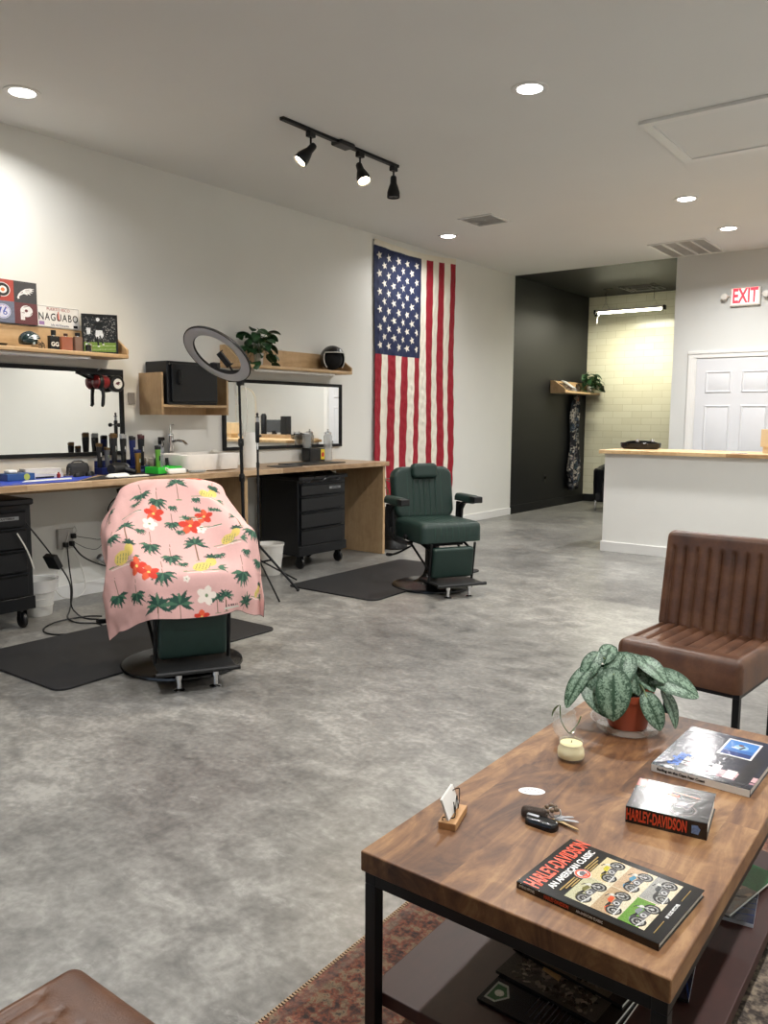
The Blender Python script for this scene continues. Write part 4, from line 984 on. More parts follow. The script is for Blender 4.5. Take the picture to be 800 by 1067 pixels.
def cord(label, P, r=.004, m=BLK, n=8): return tag(mb().tube(smooth_path(P, n), r, 7).build('hanging_cable', m), label, 'cord', 'cords under the counter')
cord('thick black cord sagging right from the outlet box', [(.075, 3.315, .40), (.14, 3.34, .33), (.15, 3.45, .26), (.15, 3.60, .21), (.16, 3.85, .18), (.2, 4.0, .16)], .006)
cord('black cord looping on the floor in front of the outlet', [(.075, 3.265, .40), (.10, 3.26, .25), (.16, 3.24, .08), (.35, 3.10, .006), (.55, 2.96, .006), (.72, 2.92, .006), (.85, 2.99, .006), (.98, 2.93, .006), (.97, 2.78, .006), (.86, 2.66, .006), (.70, 2.70, .006), (.60, 2.86, .006), (.62, 3.05, .006), (.70, 3.12, .006)], .005)
cord('thin black cord running from the tool chest to the floor', [(.618, 2.66, .68), (.63, 2.80, .48), (.55, 2.98, .25), (.45, 3.05, .06), (.50, 3.06, .006), (.66, 3.02, .006), (.76, 3.06, .006)], .005)
cord('white cord hanging from the outlet box down the wall', [(.05, 3.30, .50), (.06, 3.22, .30), (.05, 3.17, .12), (.08, 3.22, .03), (.12, 3.32, .03), (.08, 3.40, .10), (.05, 3.37, .28), (.05, 3.31, .38)], .004, WPLAS)
cord('thin dark wire curving right up to the bundle of cords', [(.075, 3.33, .47), (.06, 3.45, .44), (.05, 3.58, .42), (.05, 3.72, .50), (.06, 3.78, .62)], .0025)
cord('lower thin dark wire from outlet box to the cord bundle', [(.075, 3.33, .42), (.05, 3.45, .36), (.05, 3.55, .36), (.05, 3.68, .52)], .002)
cord('white charger cord hanging beside the left tool chest', [(.618, 2.60, .62), (.622, 2.66, .50), (.618, 2.70, .38)], .005, WPLAS)
ps = thing('plastic_tube', 'clear tubular fixture lying along the wall below the outlet', 'tube', (.06, 3.62, .22)); ps.rotation_euler = (.9, 0, 0)
mb().lathe([(.022, -.11), (.025, -.10), (.025, .10), (.022, .11)], 20).build('tube_body', mat('clear_tube', srgb(176, 176, 172), .15, alpha=.6), ps); mb().lathe([(.026, .08), (.026, .11)], 20).build('collar', SILV, ps)
wr = mb(); wr.box(-.05, .05, -.02, .02, -.10, .0); o = wr.build('adapter_brick', BLK, loc=(.60, 2.82, .45), rot=(.5, 0, .2), bevel=.006); tag(o, 'black adapter hanging beside the left tool chest', 'adapter')
cb = thing('cord_bundle', 'tangled bundle of black cords and adapters behind the pink-draped chair', 'cords', (.10, 3.70, CZ-.05)); rs = random.Random(2)
for k in range(9):
    y0_ = rs.uniform(-.04, .30); pts = [(rs.uniform(.0, .12), y0_, 0.0)]
    z = 0
    while z > -.42:
        z -= rs.uniform(.05, .11); pts.append((rs.uniform(-.04, .18), y0_+rs.uniform(-.09, .09), z))
    mb().tube(smooth_path(pts, 6), rs.choice([.005, .007, .009]), 7).build('cord', BLK, cb)
for k in range(7):
    b = mb(); b.box(-.02, .02, -.03, .03, -.035, .035); b.build('adapter', BLK, cb, loc=(rs.uniform(0, .12), rs.uniform(-.08, .28), -rs.uniform(.05, .42)), rot=(rs.random()*3, rs.random()*3, 0), bevel=.006)

# ------------------------------------------------------------------ ring light
from mathutils import Quaternion
def ring_light():
    cx_, cy_, cz_ = .74, 4.141, 1.807
    t_ = thing('ring_light', 'large unlit ring light on a black tripod pole at the edge of the counter', 'ring light', (cx_, cy_, 0))
    n = Vector((.030, -.673, -.739)).normalized(); q = n.to_track_quat('Z', 'X').to_matrix().to_4x4(); M = T(0, 0, cz_) @ q
    ro, ri = .274, .196
    fr = mb(); fr.lathe([(ri, -.012), (ri-.004, -.004), (ri, .0), (ri+.002, .006)], 72, M, caps=False); fr.lathe([(ri, -.012), (ro, -.012), (ro+.006, -.004), (ro+.005, .006), (ro-.002, .008)], 72, M, caps=False)
    hs = fr.build('ring_housing', BLK, t_)
    mb().lathe([(ri+.002, .006), (ri+.014, .010), (ro-.014, .010), (ro-.002, .006)], 72, M, caps=False).build('diffuser', mat('ring_diffuser', srgb(204, 208, 218), .35, var=.02), t_)
    # phone clamps in the ring
    low = M @ Vector((0, 0, 0)); 
    U_ = (M.to_3x3() @ Vector((1, 0, 0))); V_ = (M.to_3x3() @ Vector((0, 1, 0)))
    dn = Vector((0, 0, -1)); dn = (dn-n*dn.dot(n)).normalized(); sd = n.cross(dn).normalized()
    C0 = Vector((0, 0, cz_)); b0 = C0+dn*ri*1.0
    P = [b0-n*.02, b0-n*.03-dn*.05+sd*.0, b0-n*.04-dn*.11-sd*.02]
    k = mb(); k.tube(P, .008, 8); k.build('clamp_arm', BLK, t_)
    ph = mb(); ph.box(-.022, .022, -.012, .012, -.06, .06); ph.box(-.028, .028, .0, .024, -.065, -.055); ph.box(-.028, .028, .0, .024, .055, .065)
    e_ = ph.build('phone_clamp', BLK, t_, loc=P[-1], rot=(.4, -.55, .2), bevel=.003)
    br_ = mb(); br_.tube([b0-n*.015-sd*.16-dn*.04, b0-n*.02-sd*.02, b0-n*.015+sd*.10-dn*.01], .011, 8); br_.build('inner_bracket', BLK, t_)
    br2 = mb(); br2.box(-.035, .035, -.02, .02, -.012, .03); br2.build('accessory_shoe', BLK, t_, loc=b0-sd*.14-dn*.06-n*.02, rot=(.2, .1, .1), bevel=.004)
    # pole, leaning slightly
    topP = C0+dn*(ro+.03)-n*.0; hub = Vector((.0, .24, .50)); footP = Vector((.0, .24, .12))
    kb = mb(); kb.tube([C0+dn*(ro-.005)-n*.01, topP], .016, 10); kb.ball(topP, .022, 14); kb.box(-.012, .045, -.012, .012, -.014, .014, T(*topP)); kb.build('swivel_joint', BLK, t_)
    mb().tube([topP, topP.lerp(hub, .42)], .010, 10).build('upper_pole', BLKM, t_)
    mb().tube([topP.lerp(hub, .40), hub], .0135, 10).build('middle_pole', BLKM, t_)
    mb().tube([hub, footP], .016, 10).build('lower_pole', BLKM, t_)
    for f_ in (.41, .66, .98):
        c_ = topP.lerp(hub, f_); kk = mb(); kk.lathe([(.020, -.03), (.022, -.02), (.022, .02), (.018, .03)], 14, T(*c_)); kk.tube([c_, c_+Vector((.035, -.02, 0))], .008, 8); kk.build('collar', BLK, t_)
    for k_, a_ in enumerate((2.45, 4.54, .35)):
        L_ = .46; ft = Vector((L_*math.cos(a_), .24+L_*math.sin(a_), .012)); kn_ = Vector((.02*math.cos(a_), .24+.02*math.sin(a_), .46))
        lg = mb(); lg.tube([kn_, ft], .010, 8); lo_ = lg.build('leg', BLKM, t_)
        mb().ball(ft, .014, 10).build('foot', BLK, lo_)
        mid = kn_.lerp(ft, .5); mb().tube([mid, Vector((.0, .24, .18))], .007, 8).build('brace', BLKM, lo_)
    # white power cable looping beside the pole
    tag(mb().tube(smooth_path([topP+Vector((cx_, cy_, 0))+Vector((-.04, -.01, .01)), Vector((cx_-.045, cy_+.22, 1.50)), Vector((cx_-.02, cy_+.25, 1.35)), Vector((cx_+.01, cy_+.255, 1.20)), Vector((cx_+.05, cy_+.25, 1.34)), Vector((cx_+.055, cy_+.23, 1.58))], 8), .0035, 6).build('light_cable', WPLAS), 'pale cable looping beside the ring light pole', 'cord')
ring_light()
ts = thing('thin_stand', 'thin black telescopic stand with clamp head beside the white roll', 'stand', (.92, 4.37, 0))
mb().tube([(0, 0, .03), (0, 0, 1.10)], .0085, 10).build('lower_pole', BLKM, ts)
mb().tube([(0, 0, 1.10), (0, 0, 1.22)], .006, 10).build('upper_pole', CHROME, ts)
k = mb(); k.lathe([(.010, 1.15), (.016, 1.16), (.017, 1.30), (.012, 1.31)], 14); k.tube([(0, 0, 1.20), (.03, .01, 1.205)], .009, 8); k.build('grip', BLK, ts)
k = mb(); k.lathe([(.011, 1.31), (.011, 1.345)], 14); k.build('neck', SILV, ts); k = mb(); k.lathe([(.016, 1.343), (.016, 1.348), (.006, 1.35), (.010, 1.37), (.004, 1.38)], 14); k.build('screw_head', BLK, ts)
for z in (.98, .86): mb().lathe([(.013, z-.02), (.013, z+.02)], 12).build('collar', BLK, ts)
for a_ in (-.45, 1.65, 3.75):
    lg = mb(); lg.tube([(.01*math.cos(a_), .01*math.sin(a_), .24), (.46*math.cos(a_), .46*math.sin(a_), .01)], .007, 8); lo_ = lg.build('leg', BLKM, ts)
mb().lathe([(.018, .19), (.02, .2), (.02, .24), (.014, .25)], 14).build('hub', BLK, ts)
mb().lathe([(.016, .08), (.016, .10)], 14).build('red_collar', mat('red_plastic', (1, 0, 0)), ts)
# ------------------------------------------------------------------ floor mats
def floor_mat(name, x0, x1, y0, y1, cut, label):
    r = .07; pts = []
    for cx_, cy_, a0 in ((x1-r, y1-r, 0), (x0+r, y1-r, PI/2), (x0+r, y0+r, PI), (x1-r, y0+r, 1.5*PI)):
        for k in range(7): a_ = a0+k*PI/12; pts.append((cx_+r*math.cos(a_), cy_+r*math.sin(a_)))
    t_ = thing(name, label, 'mat', (0, 0, 0), 0, 'black anti-fatigue mats')
    # front edge notch for the chair base
    if cut:
        cx_, cy_, R_ = cut; notch = [p for p in [(cx_+R_*math.cos(a_), cy_+R_*math.sin(a_)) for a_ in np.linspace(-.5*PI, -1.5*PI, 40)] if p[0] < x1]
        corner = pts[21:28]; pts = pts[:21]+corner+notch if True else pts
    mb().prism(pts, .0, .012).build('mat_body', RUBBER, t_, bevel=.004)
    return t_
floor_mat('floor_mat', .93, 1.86, 2.10, 3.62, (1.95, 2.79, .325), 'black rubber floor mat under the pink-draped barber chair')
floor_mat('floor_mat', .97, 1.86, 4.62, 6.18, (1.87, 5.37, .325), 'black rubber floor mat under the empty green barber chair')

# ------------------------------------------------------------------ barber chairs (front is local +X)
def barber_chair(loc, rz, label, armgap=.318):
    t_ = thing('barber_chair', label, 'barber chair', loc, rz, 'green barber chairs')
    b = mb(); b.lathe([(.31, 0), (.325, .006), (.322, .018), (.29, .028), (.16, .036), (.12, .05), (.075, .10), (.062, .14), (.055, .38)], 56); b.build('base', mat('black_enamel', srgb(20, 21, 23), .22, metal=.2), t_)
    for a_ in (.6, 2.2, 3.9, 5.3): mb().lathe([(.012, .03), (.012, .04), (.006, .044)], 12, T(.135*math.cos(a_), .135*math.sin(a_), .0)).build('bolt', CHROME, t_)
    mb().box(-.17, .22, -.16, .16, .36, .40).build('seat_frame', BLKM, t_, bevel=.006)
    # seat: top pad, thick
    ch = lambda x, y: .006*max(0, 1-abs((abs(x)-.0)%.055-.0275)/.0275*1.0)**6*0+(.004 if (abs(x) < .15 and min((x+.15) % .05, .05-(x+.15) % .05) < .0035) else 0)
    M = T(.075, 0, .405) @ Rm(PI/2, 'Z')   # local x across the seat
    b = mb(); b.pad(.52, .54, .15, r=.045, cr=.05, nu=84, nv=26, chan=ch, M=M); so = b.build('seat', GREENL, t_, angle=60)
    st = mb()
    for k in range(7):
        y = -.15+.05*k
        st.tube([(-.10, y, .5525), (.27, y, .5525), (.325, y, .541), (.3465, y, .516), (.3465, y, .43)], .0016, 4)
    st.build('seat_stitching', GREEND, so)
    # backrest
    tilt = -.16; Mb = T(-.20, 0, .535) @ Rm(tilt, 'Y') @ Matrix(((0, 0, 1, 0), (1, 0, 0, 0), (0, 1, 0, .20), (0, 0, 0, 1)))
    b = mb(); b.pad(.53, .43, .075, r=.035, cr=.085, nu=84, nv=24, M=Mb, back=.03, chan=ch); bo = b.build('backrest', GREENL, t_, angle=60)
    st = mb()
    for k in range(7): 
        x = -.15+.05*k; st.tube([Mb @ Vector((x, -.19, .0755)), Mb @ Vector((x, .16, .0755))], .0016, 4)
    pts = []
    for q in ringv(.225, .175, .07, .0745, 6): pts.append(Mb @ Vector((q[1], q[0], .0735)))
    st.tube(pts, .0016, 4, closed=True); st.build('back_stitching', GREEND, bo)
    bb_ = mb(); bb_.pad(.50, .42, .02, r=.01, cr=.07, nu=12, nv=12, M=Mb @ T(0, 0, -.045)); bb_.build('back_shell', BLK, t_)
    Mh = Mb @ T(0, .175, .066); b = mb(); b.pad(.225, .125, .055, r=.028, cr=.035, nu=16, nv=12, M=Mh); ho = b.build('headrest', GREENL, t_, angle=60)
    mb().tube([Mb @ Vector((0, .14, -.02)), Mb @ Vector((0, .19, -.02)), Mb @ Vector((0, .215, .03))], .012, 8).build('headrest_bracket', BLKM, t_)
    for s_ in (-1, 1):
        y = s_*armgap
        a = mb(); Ma = T(-.03, y, .675) ; a.pad(.30, .085, .058, r=.03, cr=.03, nu=16, nv=10, M=Ma); ao = a.build('armrest', GREENL, t_, angle=60)
        mb().box(.08, .168, y-.040, y+.040, .676, .726).build('arm_cap', BLK, ao, bevel=.008)
        f = mb(); f.tube(smooth_path([(.08, y, .675), (-.05, y, .665), (-.13, y, .62), (-.16, y*.99, .52), (-.13, y*.97, .42), (-.02, y*.9, .38), (.10, y*.75, .375)], 6), .026, 8, flat=.5); f.build('side_frame', BLK, t_)
        w_ = mb(); w_.prism([(-.19, .66), (-.05, .66), (-.10, .60), (-.11, .48), (-.05, .41), (-.15, .41), (-.20, .52)], y-.012 if s_ > 0 else y-.012, y+.012, Matrix(((1, 0, 0, 0), (0, 0, 1, 0), (0, 1, 0, 0), (0, 0, 0, 1)))); w_.build('side_panel', BLKM, t_, bevel=.004)
        kk = mb(); kk.lathe([(.02, 0), (.022, .02), (.012, .026)], 18, T(.10, s_*(.275), .43) @ Rm(-s_*PI/2, 'X')); kk.build('pivot_knob', BLK, t_)
        # bars holding the leg rest
        mb().tube([(.10, s_*.19, .40), (.33, s_*.17, .34)], .010, 8).build('leg_rest_bar', BLKM, t_)
        mb().tube([(.02, s_*.20, .36), (.30, s_*.185, .20)], .009, 8).build('lower_bar', BLKM, t_)
        mb().tube([(.36, s_*.185, .40), (.315, s_*.185, .10)], .010, 8).build('leg_rest_post', BLKM, t_)
    Ml = T(.345, 0, .25) @ Rm(.12, 'Y') @ Matrix(((0, 0, 1, -.02), (1, 0, 0, 0), (0, 1, 0, 0), (0, 0, 0, 1)))
    b = mb(); b.pad(.345, .235, .045, r=.02, cr=.022, nu=14, nv=12, M=Ml, back=.01); b.build('leg_rest', GREENL, t_, angle=60)
    mb().box(.16, .52, -.19, .19, .095, .112).build('footplate', mat('ribbed_black', srgb(18, 19, 20), .5, bump=.3, bscale=300), t_, bevel=.006)
    mb().tube([(.505, -.205, .105), (.505, .205, .105)], .013, 10).build('footplate_edge', BLK, t_)
    for s_ in (-.09, .09):
        mb().lathe([(.028, .0), (.03, .006), (.012, .014), (.012, .06), (.016, .062), (.016, .098)], 20, T(.455, s_, 0)).build('chrome_foot', CHROME, t_)
    lv = mb(); lv.tube(smooth_path([(.02, -.20, .34), (.03, -.30, .30), (.06, -.38, .29), (.10, -.44, .30)], 5), [.008]*6+[.009]*5+[.013]*5, 8); lv.build('lever', BLKM, t_)
    lv = mb(); lv.tube([(-.06, -.325, .62), (-.04, -.325, .40)], .008, 8); lv.build('recline_lever', BLKM, t_)
    return t_
GC2 = barber_chair((1.87, 5.37, .0), math.radians(-30), 'empty dark green barber chair in front of the flag')
GC1 = barber_chair((1.95, 2.79, .0), math.radians(-30), 'green barber chair mostly hidden under the pink palm cape')
# ------------------------------------------------------------------ pink palm cape draped over the chair (settled cloth heights, chair frame)
# control points of the draped cloth, millimetres in the chair frame; rows run from behind the backrest to the front hem
DRAPE = [
    [-340, -269, 515, -345, -251, 545, -359, -234, 579, -384, -224, 607, -409, -214, 637, -409, -199, 661, -382, -206, 673, -356, -197, 684, -336, -169, 691, -323, -141, 694, -337, -108, 694, -365, -79, 694, -376, -45, 695, -371, -2, 690, -368, 42, 690, -374, 80, 695, -394, 93, 711, -414, 106, 717, -434, 135, 707, -443, 164, 684, -436, 192, 658, -442, 224, 640, -451, 256, 618, -450, 283, 585, -442, 312, 553, -430, 337, 521, -417, 350, 495],
    [-336, -292, 536, -342, -275, 563, -350, -252, 597, -368, -237, 627, -392, -227, 656, -403, -211, 684, -385, -206, 701, -355, -204, 711, -332, -178, 718, -320, -143, 724, -334, -110, 724, -362, -81, 723, -372, -44, 723, -369, -3, 722, -366, 41, 721, -368, 80, 724, -384, 105, 733, -410, 120, 742, -433, 147, 733, -436, 177, 710, -427, 205, 682, -427, 237, 658, -435, 270, 636, -439, 299, 609, -430, 326, 578, -413, 344, 544, -397, 349, 518],
    [-332, -313, 566, -335, -299, 590, -342, -278, 622, -352, -257, 653, -371, -244, 683, -387, -229, 712, -384, -209, 736, -359, -200, 749, -333, -181, 757, -323, -148, 764, -338, -115, 764, -357, -81, 762, -364, -44, 763, -363, -3, 763, -360, 40, 764, -358, 82, 763, -371, 116, 766, -398, 138, 772, -424, 163, 766, -425, 193, 745, -415, 222, 717, -413, 253, 690, -421, 287, 667, -424, 318, 642, -408, 339, 610, -390, 345, 575, -383, 338, 548],
    [-342, -327, 594, -333, -314, 616, -329, -295, 648, -336, -274, 680, -352, -259, 710, -366, -242, 738, -372, -218, 765, -365, -194, 784, -340, -179, 795, -328, -154, 804, -343, -121, 805, -351, -84, 804, -355, -44, 806, -351, -2, 805, -350, 40, 806, -348, 83, 803, -357, 123, 802, -384, 151, 806, -411, 177, 801, -409, 208, 780, -398, 236, 751, -398, 268, 725, -407, 302, 703, -401, 332, 675, -384, 343, 640, -382, 334, 606, -395, 323, 580],
    [-330, -339, 619, -335, -327, 643, -328, -310, 675, -323, -289, 706, -333, -273, 736, -347, -256, 766, -354, -231, 793, -358, -201, 815, -348, -177, 832, -334, -158, 844, -346, -126, 847, -343, -87, 848, -344, -44, 849, -341, -1, 848, -341, 43, 846, -341, 86, 844, -347, 128, 843, -375, 159, 845, -395, 189, 838, -388, 219, 813, -380, 248, 785, -385, 283, 762, -387, 318, 737, -376, 337, 705, -376, 332, 671, -395, 319, 637, -408, 306, 612],
    [-308, -337, 635, -317, -336, 663, -322, -326, 699, -320, -309, 733, -320, -290, 764, -332, -273, 794, -340, -249, 823, -346, -217, 848, -350, -186, 869, -341, -161, 885, -344, -131, 891, -341, -90, 891, -342, -45, 891, -342, 0, 891, -342, 46, 889, -340, 90, 887, -341, 132, 885, -362, 166, 885, -373, 198, 873, -365, 229, 846, -364, 263, 821, -369, 299, 797, -366, 323, 768, -365, 322, 734, -380, 311, 699, -391, 299, 663, -395, 285, 637],
    [-290, -327, 645, -295, -327, 676, -300, -330, 717, -307, -326, 756, -312, -312, 792, -318, -290, 823, -326, -268, 853, -336, -239, 881, -345, -203, 906, -342, -169, 925, -336, -135, 933, -336, -94, 932, -336, -47, 932, -336, 0, 932, -336, 47, 931, -335, 93, 930, -334, 137, 929, -347, 173, 925, -349, 207, 906, -345, 242, 881, -348, 279, 857, -349, 307, 829, -350, 308, 795, -358, 295, 757, -363, 287, 716, -363, 285, 676, -368, 282, 650],
    [-273, -342, 660, -276, -333, 690, -279, -326, 732, -287, -325, 773, -295, -321, 813, -301, -306, 849, -309, -284, 882, -320, -258, 914, -327, -222, 940, -327, -181, 960, -322, -140, 970, -322, -95, 971, -322, -48, 971, -322, 0, 971, -323, 48, 971, -323, 95, 971, -323, 141, 970, -327, 182, 960, -326, 219, 939, -325, 258, 915, -325, 290, 887, -325, 298, 852, -328, 286, 812, -330, 278, 769, -329, 278, 724, -332, 288, 683, -343, 302, 661],
    [-261, -362, 675, -258, -355, 703, -259, -347, 743, -263, -334, 784, -266, -320, 824, -270, -310, 863, -279, -293, 901, -288, -271, 937, -292, -232, 962, -292, -188, 979, -292, -143, 989, -292, -95, 990, -292, -48, 990, -292, 0, 990, -292, 48, 990, -292, 95, 990, -292, 143, 989, -292, 188, 979, -293, 230, 962, -292, 270, 938, -291, 293, 903, -292, 294, 863, -296, 293, 820, -299, 295, 774, -302, 298, 731, -309, 312, 695, -318, 329, 669],
    [-254, -383, 689, -245, -377, 717, -235, -366, 754, -233, -351, 792, -234, -333, 829, -234, -314, 868, -239, -297, 910, -245, -275, 947, -248, -235, 970, -248, -189, 983, -248, -143, 991, -248, -95, 993, -248, -48, 993, -248, 0, 993, -248, 48, 993, -248, 95, 992, -248, 143, 990, -248, 190, 982, -249, 235, 970, -250, 275, 947, -253, 298, 910, -258, 308, 866, -265, 316, 821, -272, 321, 776, -274, 322, 733, -280, 330, 696, -287, 341, 669],
    [-231, -402, 698, -225, -393, 725, -218, -382, 764, -210, -365, 801, -203, -341, 834, -200, -321, 872, -200, -301, 912, -202, -275, 947, -203, -234, 967, -203, -188, 979, -203, -142, 989, -202, -95, 996, -202, -48, 997, -202, 0, 997, -202, 48, 997, -202, 96, 994, -203, 143, 988, -203, 189, 979, -204, 236, 967, -207, 274, 944, -213, 294, 904, -221, 305, 860, -229, 316, 815, -237, 328, 771, -243, 339, 731, -252, 350, 694, -258, 356, 665],
    [-206, -415, 702, -198, -403, 728, -190, -385, 762, -182, -366, 798, -172, -346, 834, -165, -324, 870, -162, -301, 904, -164, -271, 931, -166, -228, 946, -165, -183, 959, -161, -139, 976, -158, -95, 990, -158, -48, 994, -158, 0, 995, -158, 48, 994, -159, 95, 990, -161, 140, 977, -163, 185, 963, -166, 230, 948, -169, 270, 927, -174, 292, 893, -183, 304, 852, -192, 322, 810, -202, 341, 770, -214, 357, 730, -227, 370, 691, -234, 380, 663],
    [-178, -411, 690, -166, -405, 717, -155, -389, 752, -147, -365, 784, -139, -347, 821, -131, -329, 857, -128, -302, 887, -131, -264, 903, -132, -221, 917, -128, -177, 935, -122, -136, 956, -121, -94, 968, -122, -47, 970, -122, 0, 970, -123, 48, 970, -122, 94, 967, -123, 137, 954, -128, 179, 936, -133, 223, 918, -137, 266, 901, -140, 298, 877, -146, 318, 842, -155, 335, 803, -168, 357, 765, -181, 378, 726, -192, 386, 684, -200, 390, 652],
    [-148, -410, 670, -134, -405, 697, -122, -389, 732, -113, -370, 767, -104, -354, 803, -97, -333, 838, -96, -300, 861, -98, -258, 875, -95, -216, 892, -87, -176, 916, -84, -137, 934, -89, -94, 936, -92, -47, 935, -93, 0, 935, -94, 48, 935, -92, 95, 935, -89, 138, 930, -91, 177, 913, -97, 218, 892, -103, 260, 874, -107, 299, 854, -112, 330, 828, -119, 351, 794, -129, 368, 756, -140, 386, 717, -151, 394, 674, -159, 397, 642],
    [-115, -411, 648, -103, -399, 674, -91, -389, 711, -78, -379, 749, -69, -361, 785, -63, -335, 816, -63, -297, 835, -61, -255, 852, -53, -216, 875, -48, -179, 899, -51, -138, 906, -60, -94, 901, -63, -47, 900, -64, 1, 900, -64, 48, 899, -64, 96, 900, -60, 141, 901, -55, 182, 894, -57, 219, 875, -65, 256, 851, -73, 294, 828, -80, 331, 805, -86, 362, 779, -92, 381, 746, -100, 391, 707, -111, 393, 666, -119, 393, 636],
    [-79, -413, 631, -70, -397, 656, -57, -393, 693, -43, -386, 731, -33, -366, 767, -28, -336, 795, -25, -296, 814, -19, -257, 836, -12, -221, 862, -12, -182, 876, -23, -140, 872, -30, -94, 867, -32, -47, 866, -33, 1, 865, -34, 49, 864, -34, 96, 865, -32, 143, 867, -26, 187, 868, -22, 226, 859, -25, 258, 835, -35, 292, 807, -44, 330, 785, -51, 366, 762, -59, 391, 732, -67, 400, 695, -76, 397, 656, -82, 392, 627],
    [-42, -409, 613, -34, -397, 639, -22, -395, 678, -7, -391, 716, 4, -372, 751, 10, -338, 777, 16, -299, 799, 23, -263, 825, 26, -226, 845, 18, -184, 845, 6, -141, 837, 1, -94, 833, -1, -46, 832, -2, 1, 831, -4, 49, 831, -3, 97, 831, -1, 144, 834, 5, 189, 839, 11, 232, 837, 12, 267, 822, 7, 298, 794, -3, 334, 770, -13, 370, 749, -26, 392, 717, -39, 401, 680, -47, 407, 644, -51, 406, 616],
    [-3, -409, 604, 5, -394, 627, 15, -389, 667, 29, -391, 705, 42, -376, 738, 51, -343, 765, 59, -306, 789, 64, -269, 812, 60, -229, 819, 47, -186, 812, 37, -141, 804, 33, -94, 800, 31, -46, 799, 29, 2, 798, 28, 49, 798, 28, 97, 798, 31, 144, 802, 39, 189, 810, 46, 234, 814, 49, 275, 808, 47, 308, 786, 39, 343, 762, 27, 377, 739, 12, 394, 704, -3, 397, 666, -14, 400, 631, -20, 410, 604],
    [32, -405, 590, 43, -394, 617, 54, -389, 655, 66, -392, 695, 82, -381, 729, 93, -351, 757, 101, -313, 780, 100, -273, 792, 90, -231, 789, 78, -187, 779, 70, -141, 771, 65, -93, 768, 63, -46, 766, 62, 2, 766, 61, 50, 765, 61, 97, 766, 65, 144, 771, 74, 190, 780, 83, 234, 789, 88, 278, 791, 88, 318, 778, 80, 355, 757, 68, 384, 730, 52, 393, 693, 36, 388, 656, 22, 390, 619, 15, 403, 592],
    [64, -387, 570, 77, -384, 600, 90, -383, 640, 104, -388, 681, 121, -383, 719, 136, -358, 749, 140, -318, 765, 134, -275, 767, 123, -231, 758, 110, -186, 747, 102, -140, 739, 98, -93, 736, 96, -45, 735, 95, 2, 734, 94, 50, 734, 95, 98, 735, 99, 145, 740, 108, 190, 751, 119, 234, 762, 127, 279, 769, 130, 323, 766, 123, 362, 749, 108, 387, 719, 91, 391, 682, 75, 382, 647, 59, 385, 611, 51, 397, 585],
    [99, -373, 549, 111, -372, 581, 126, -375, 621, 141, -383, 662, 159, -383, 701, 174, -360, 731, 177, -317, 743, 171, -272, 741, 157, -229, 729, 144, -186, 716, 135, -140, 708, 132, -93, 705, 130, -45, 704, 129, 3, 703, 129, 51, 703, 129, 98, 704, 133, 145, 710, 142, 190, 720, 154, 234, 734, 166, 278, 746, 170, 324, 748, 164, 365, 734, 146, 386, 703, 126, 390, 668, 109, 384, 633, 91, 380, 599, 80, 385, 573],
    [135, -367, 529, 145, -372, 561, 159, -381, 601, 173, -391, 640, 187, -384, 673, 197, -353, 696, 203, -310, 710, 203, -270, 711, 189, -229, 697, 176, -186, 684, 169, -140, 677, 167, -92, 675, 165, -44, 674, 164, 3, 674, 164, 51, 674, 164, 99, 674, 167, 146, 679, 175, 191, 688, 187, 235, 703, 198, 277, 716, 201, 321, 718, 192, 360, 705, 174, 384, 678, 155, 398, 650, 136, 400, 618, 116, 397, 585, 102, 394, 560],
    [161, -384, 508, 167, -395, 539, 178, -407, 578, 191, -405, 612, 199, -378, 636, 211, -341, 655, 220, -303, 669, 230, -269, 676, 220, -230, 663, 209, -186, 652, 205, -139, 648, 203, -92, 647, 202, -44, 646, 201, 4, 646, 200, 52, 646, 200, 99, 646, 201, 147, 648, 208, 192, 657, 218, 234, 671, 226, 277, 682, 221, 317, 681, 205, 351, 668, 189, 378, 647, 174, 403, 625, 155, 421, 600, 133, 424, 571, 117, 421, 547],
    [166, -417, 488, 173, -427, 517, 187, -428, 551, 197, -404, 576, 207, -367, 595, 224, -331, 613, 238, -295, 628, 257, -269, 640, 252, -232, 631, 245, -186, 624, 242, -139, 621, 240, -91, 620, 239, -43, 620, 238, 4, 620, 238, 52, 620, 237, 100, 620, 237, 147, 621, 243, 193, 628, 251, 235, 640, 255, 278, 647, 242, 314, 643, 217, 342, 629, 200, 372, 612, 187, 399, 593, 167, 423, 571, 147, 441, 547, 131, 446, 528],
    [159, -453, 469, 177, -451, 491, 193, -429, 515, 201, -392, 535, 219, -357, 554, 236, -321, 571, 256, -288, 588, 283, -268, 604, 287, -232, 603, 283, -186, 598, 281, -138, 598, 280, -90, 597, 279, -43, 597, 278, 5, 597, 277, 53, 597, 277, 100, 597, 277, 148, 598, 279, 194, 602, 284, 237, 610, 281, 278, 611, 260, 311, 603, 229, 335, 588, 210, 365, 573, 199, 396, 558, 180, 418, 538, 157, 438, 517, 139, 455, 504],
    [163, -470, 441, 181, -452, 456, 196, -418, 475, 211, -382, 494, 231, -348, 512, 247, -312, 529, 277, -286, 548, 309, -266, 568, 323, -231, 576, 323, -185, 577, 322, -137, 577, 321, -90, 577, 320, -42, 577, 319, 6, 578, 319, 53, 578, 318, 101, 578, 318, 149, 579, 318, 196, 579, 317, 241, 581, 303, 279, 576, 276, 310, 564, 243, 337, 549, 217, 362, 533, 203, 391, 521, 193, 414, 504, 169, 429, 484, 150, 447, 472],
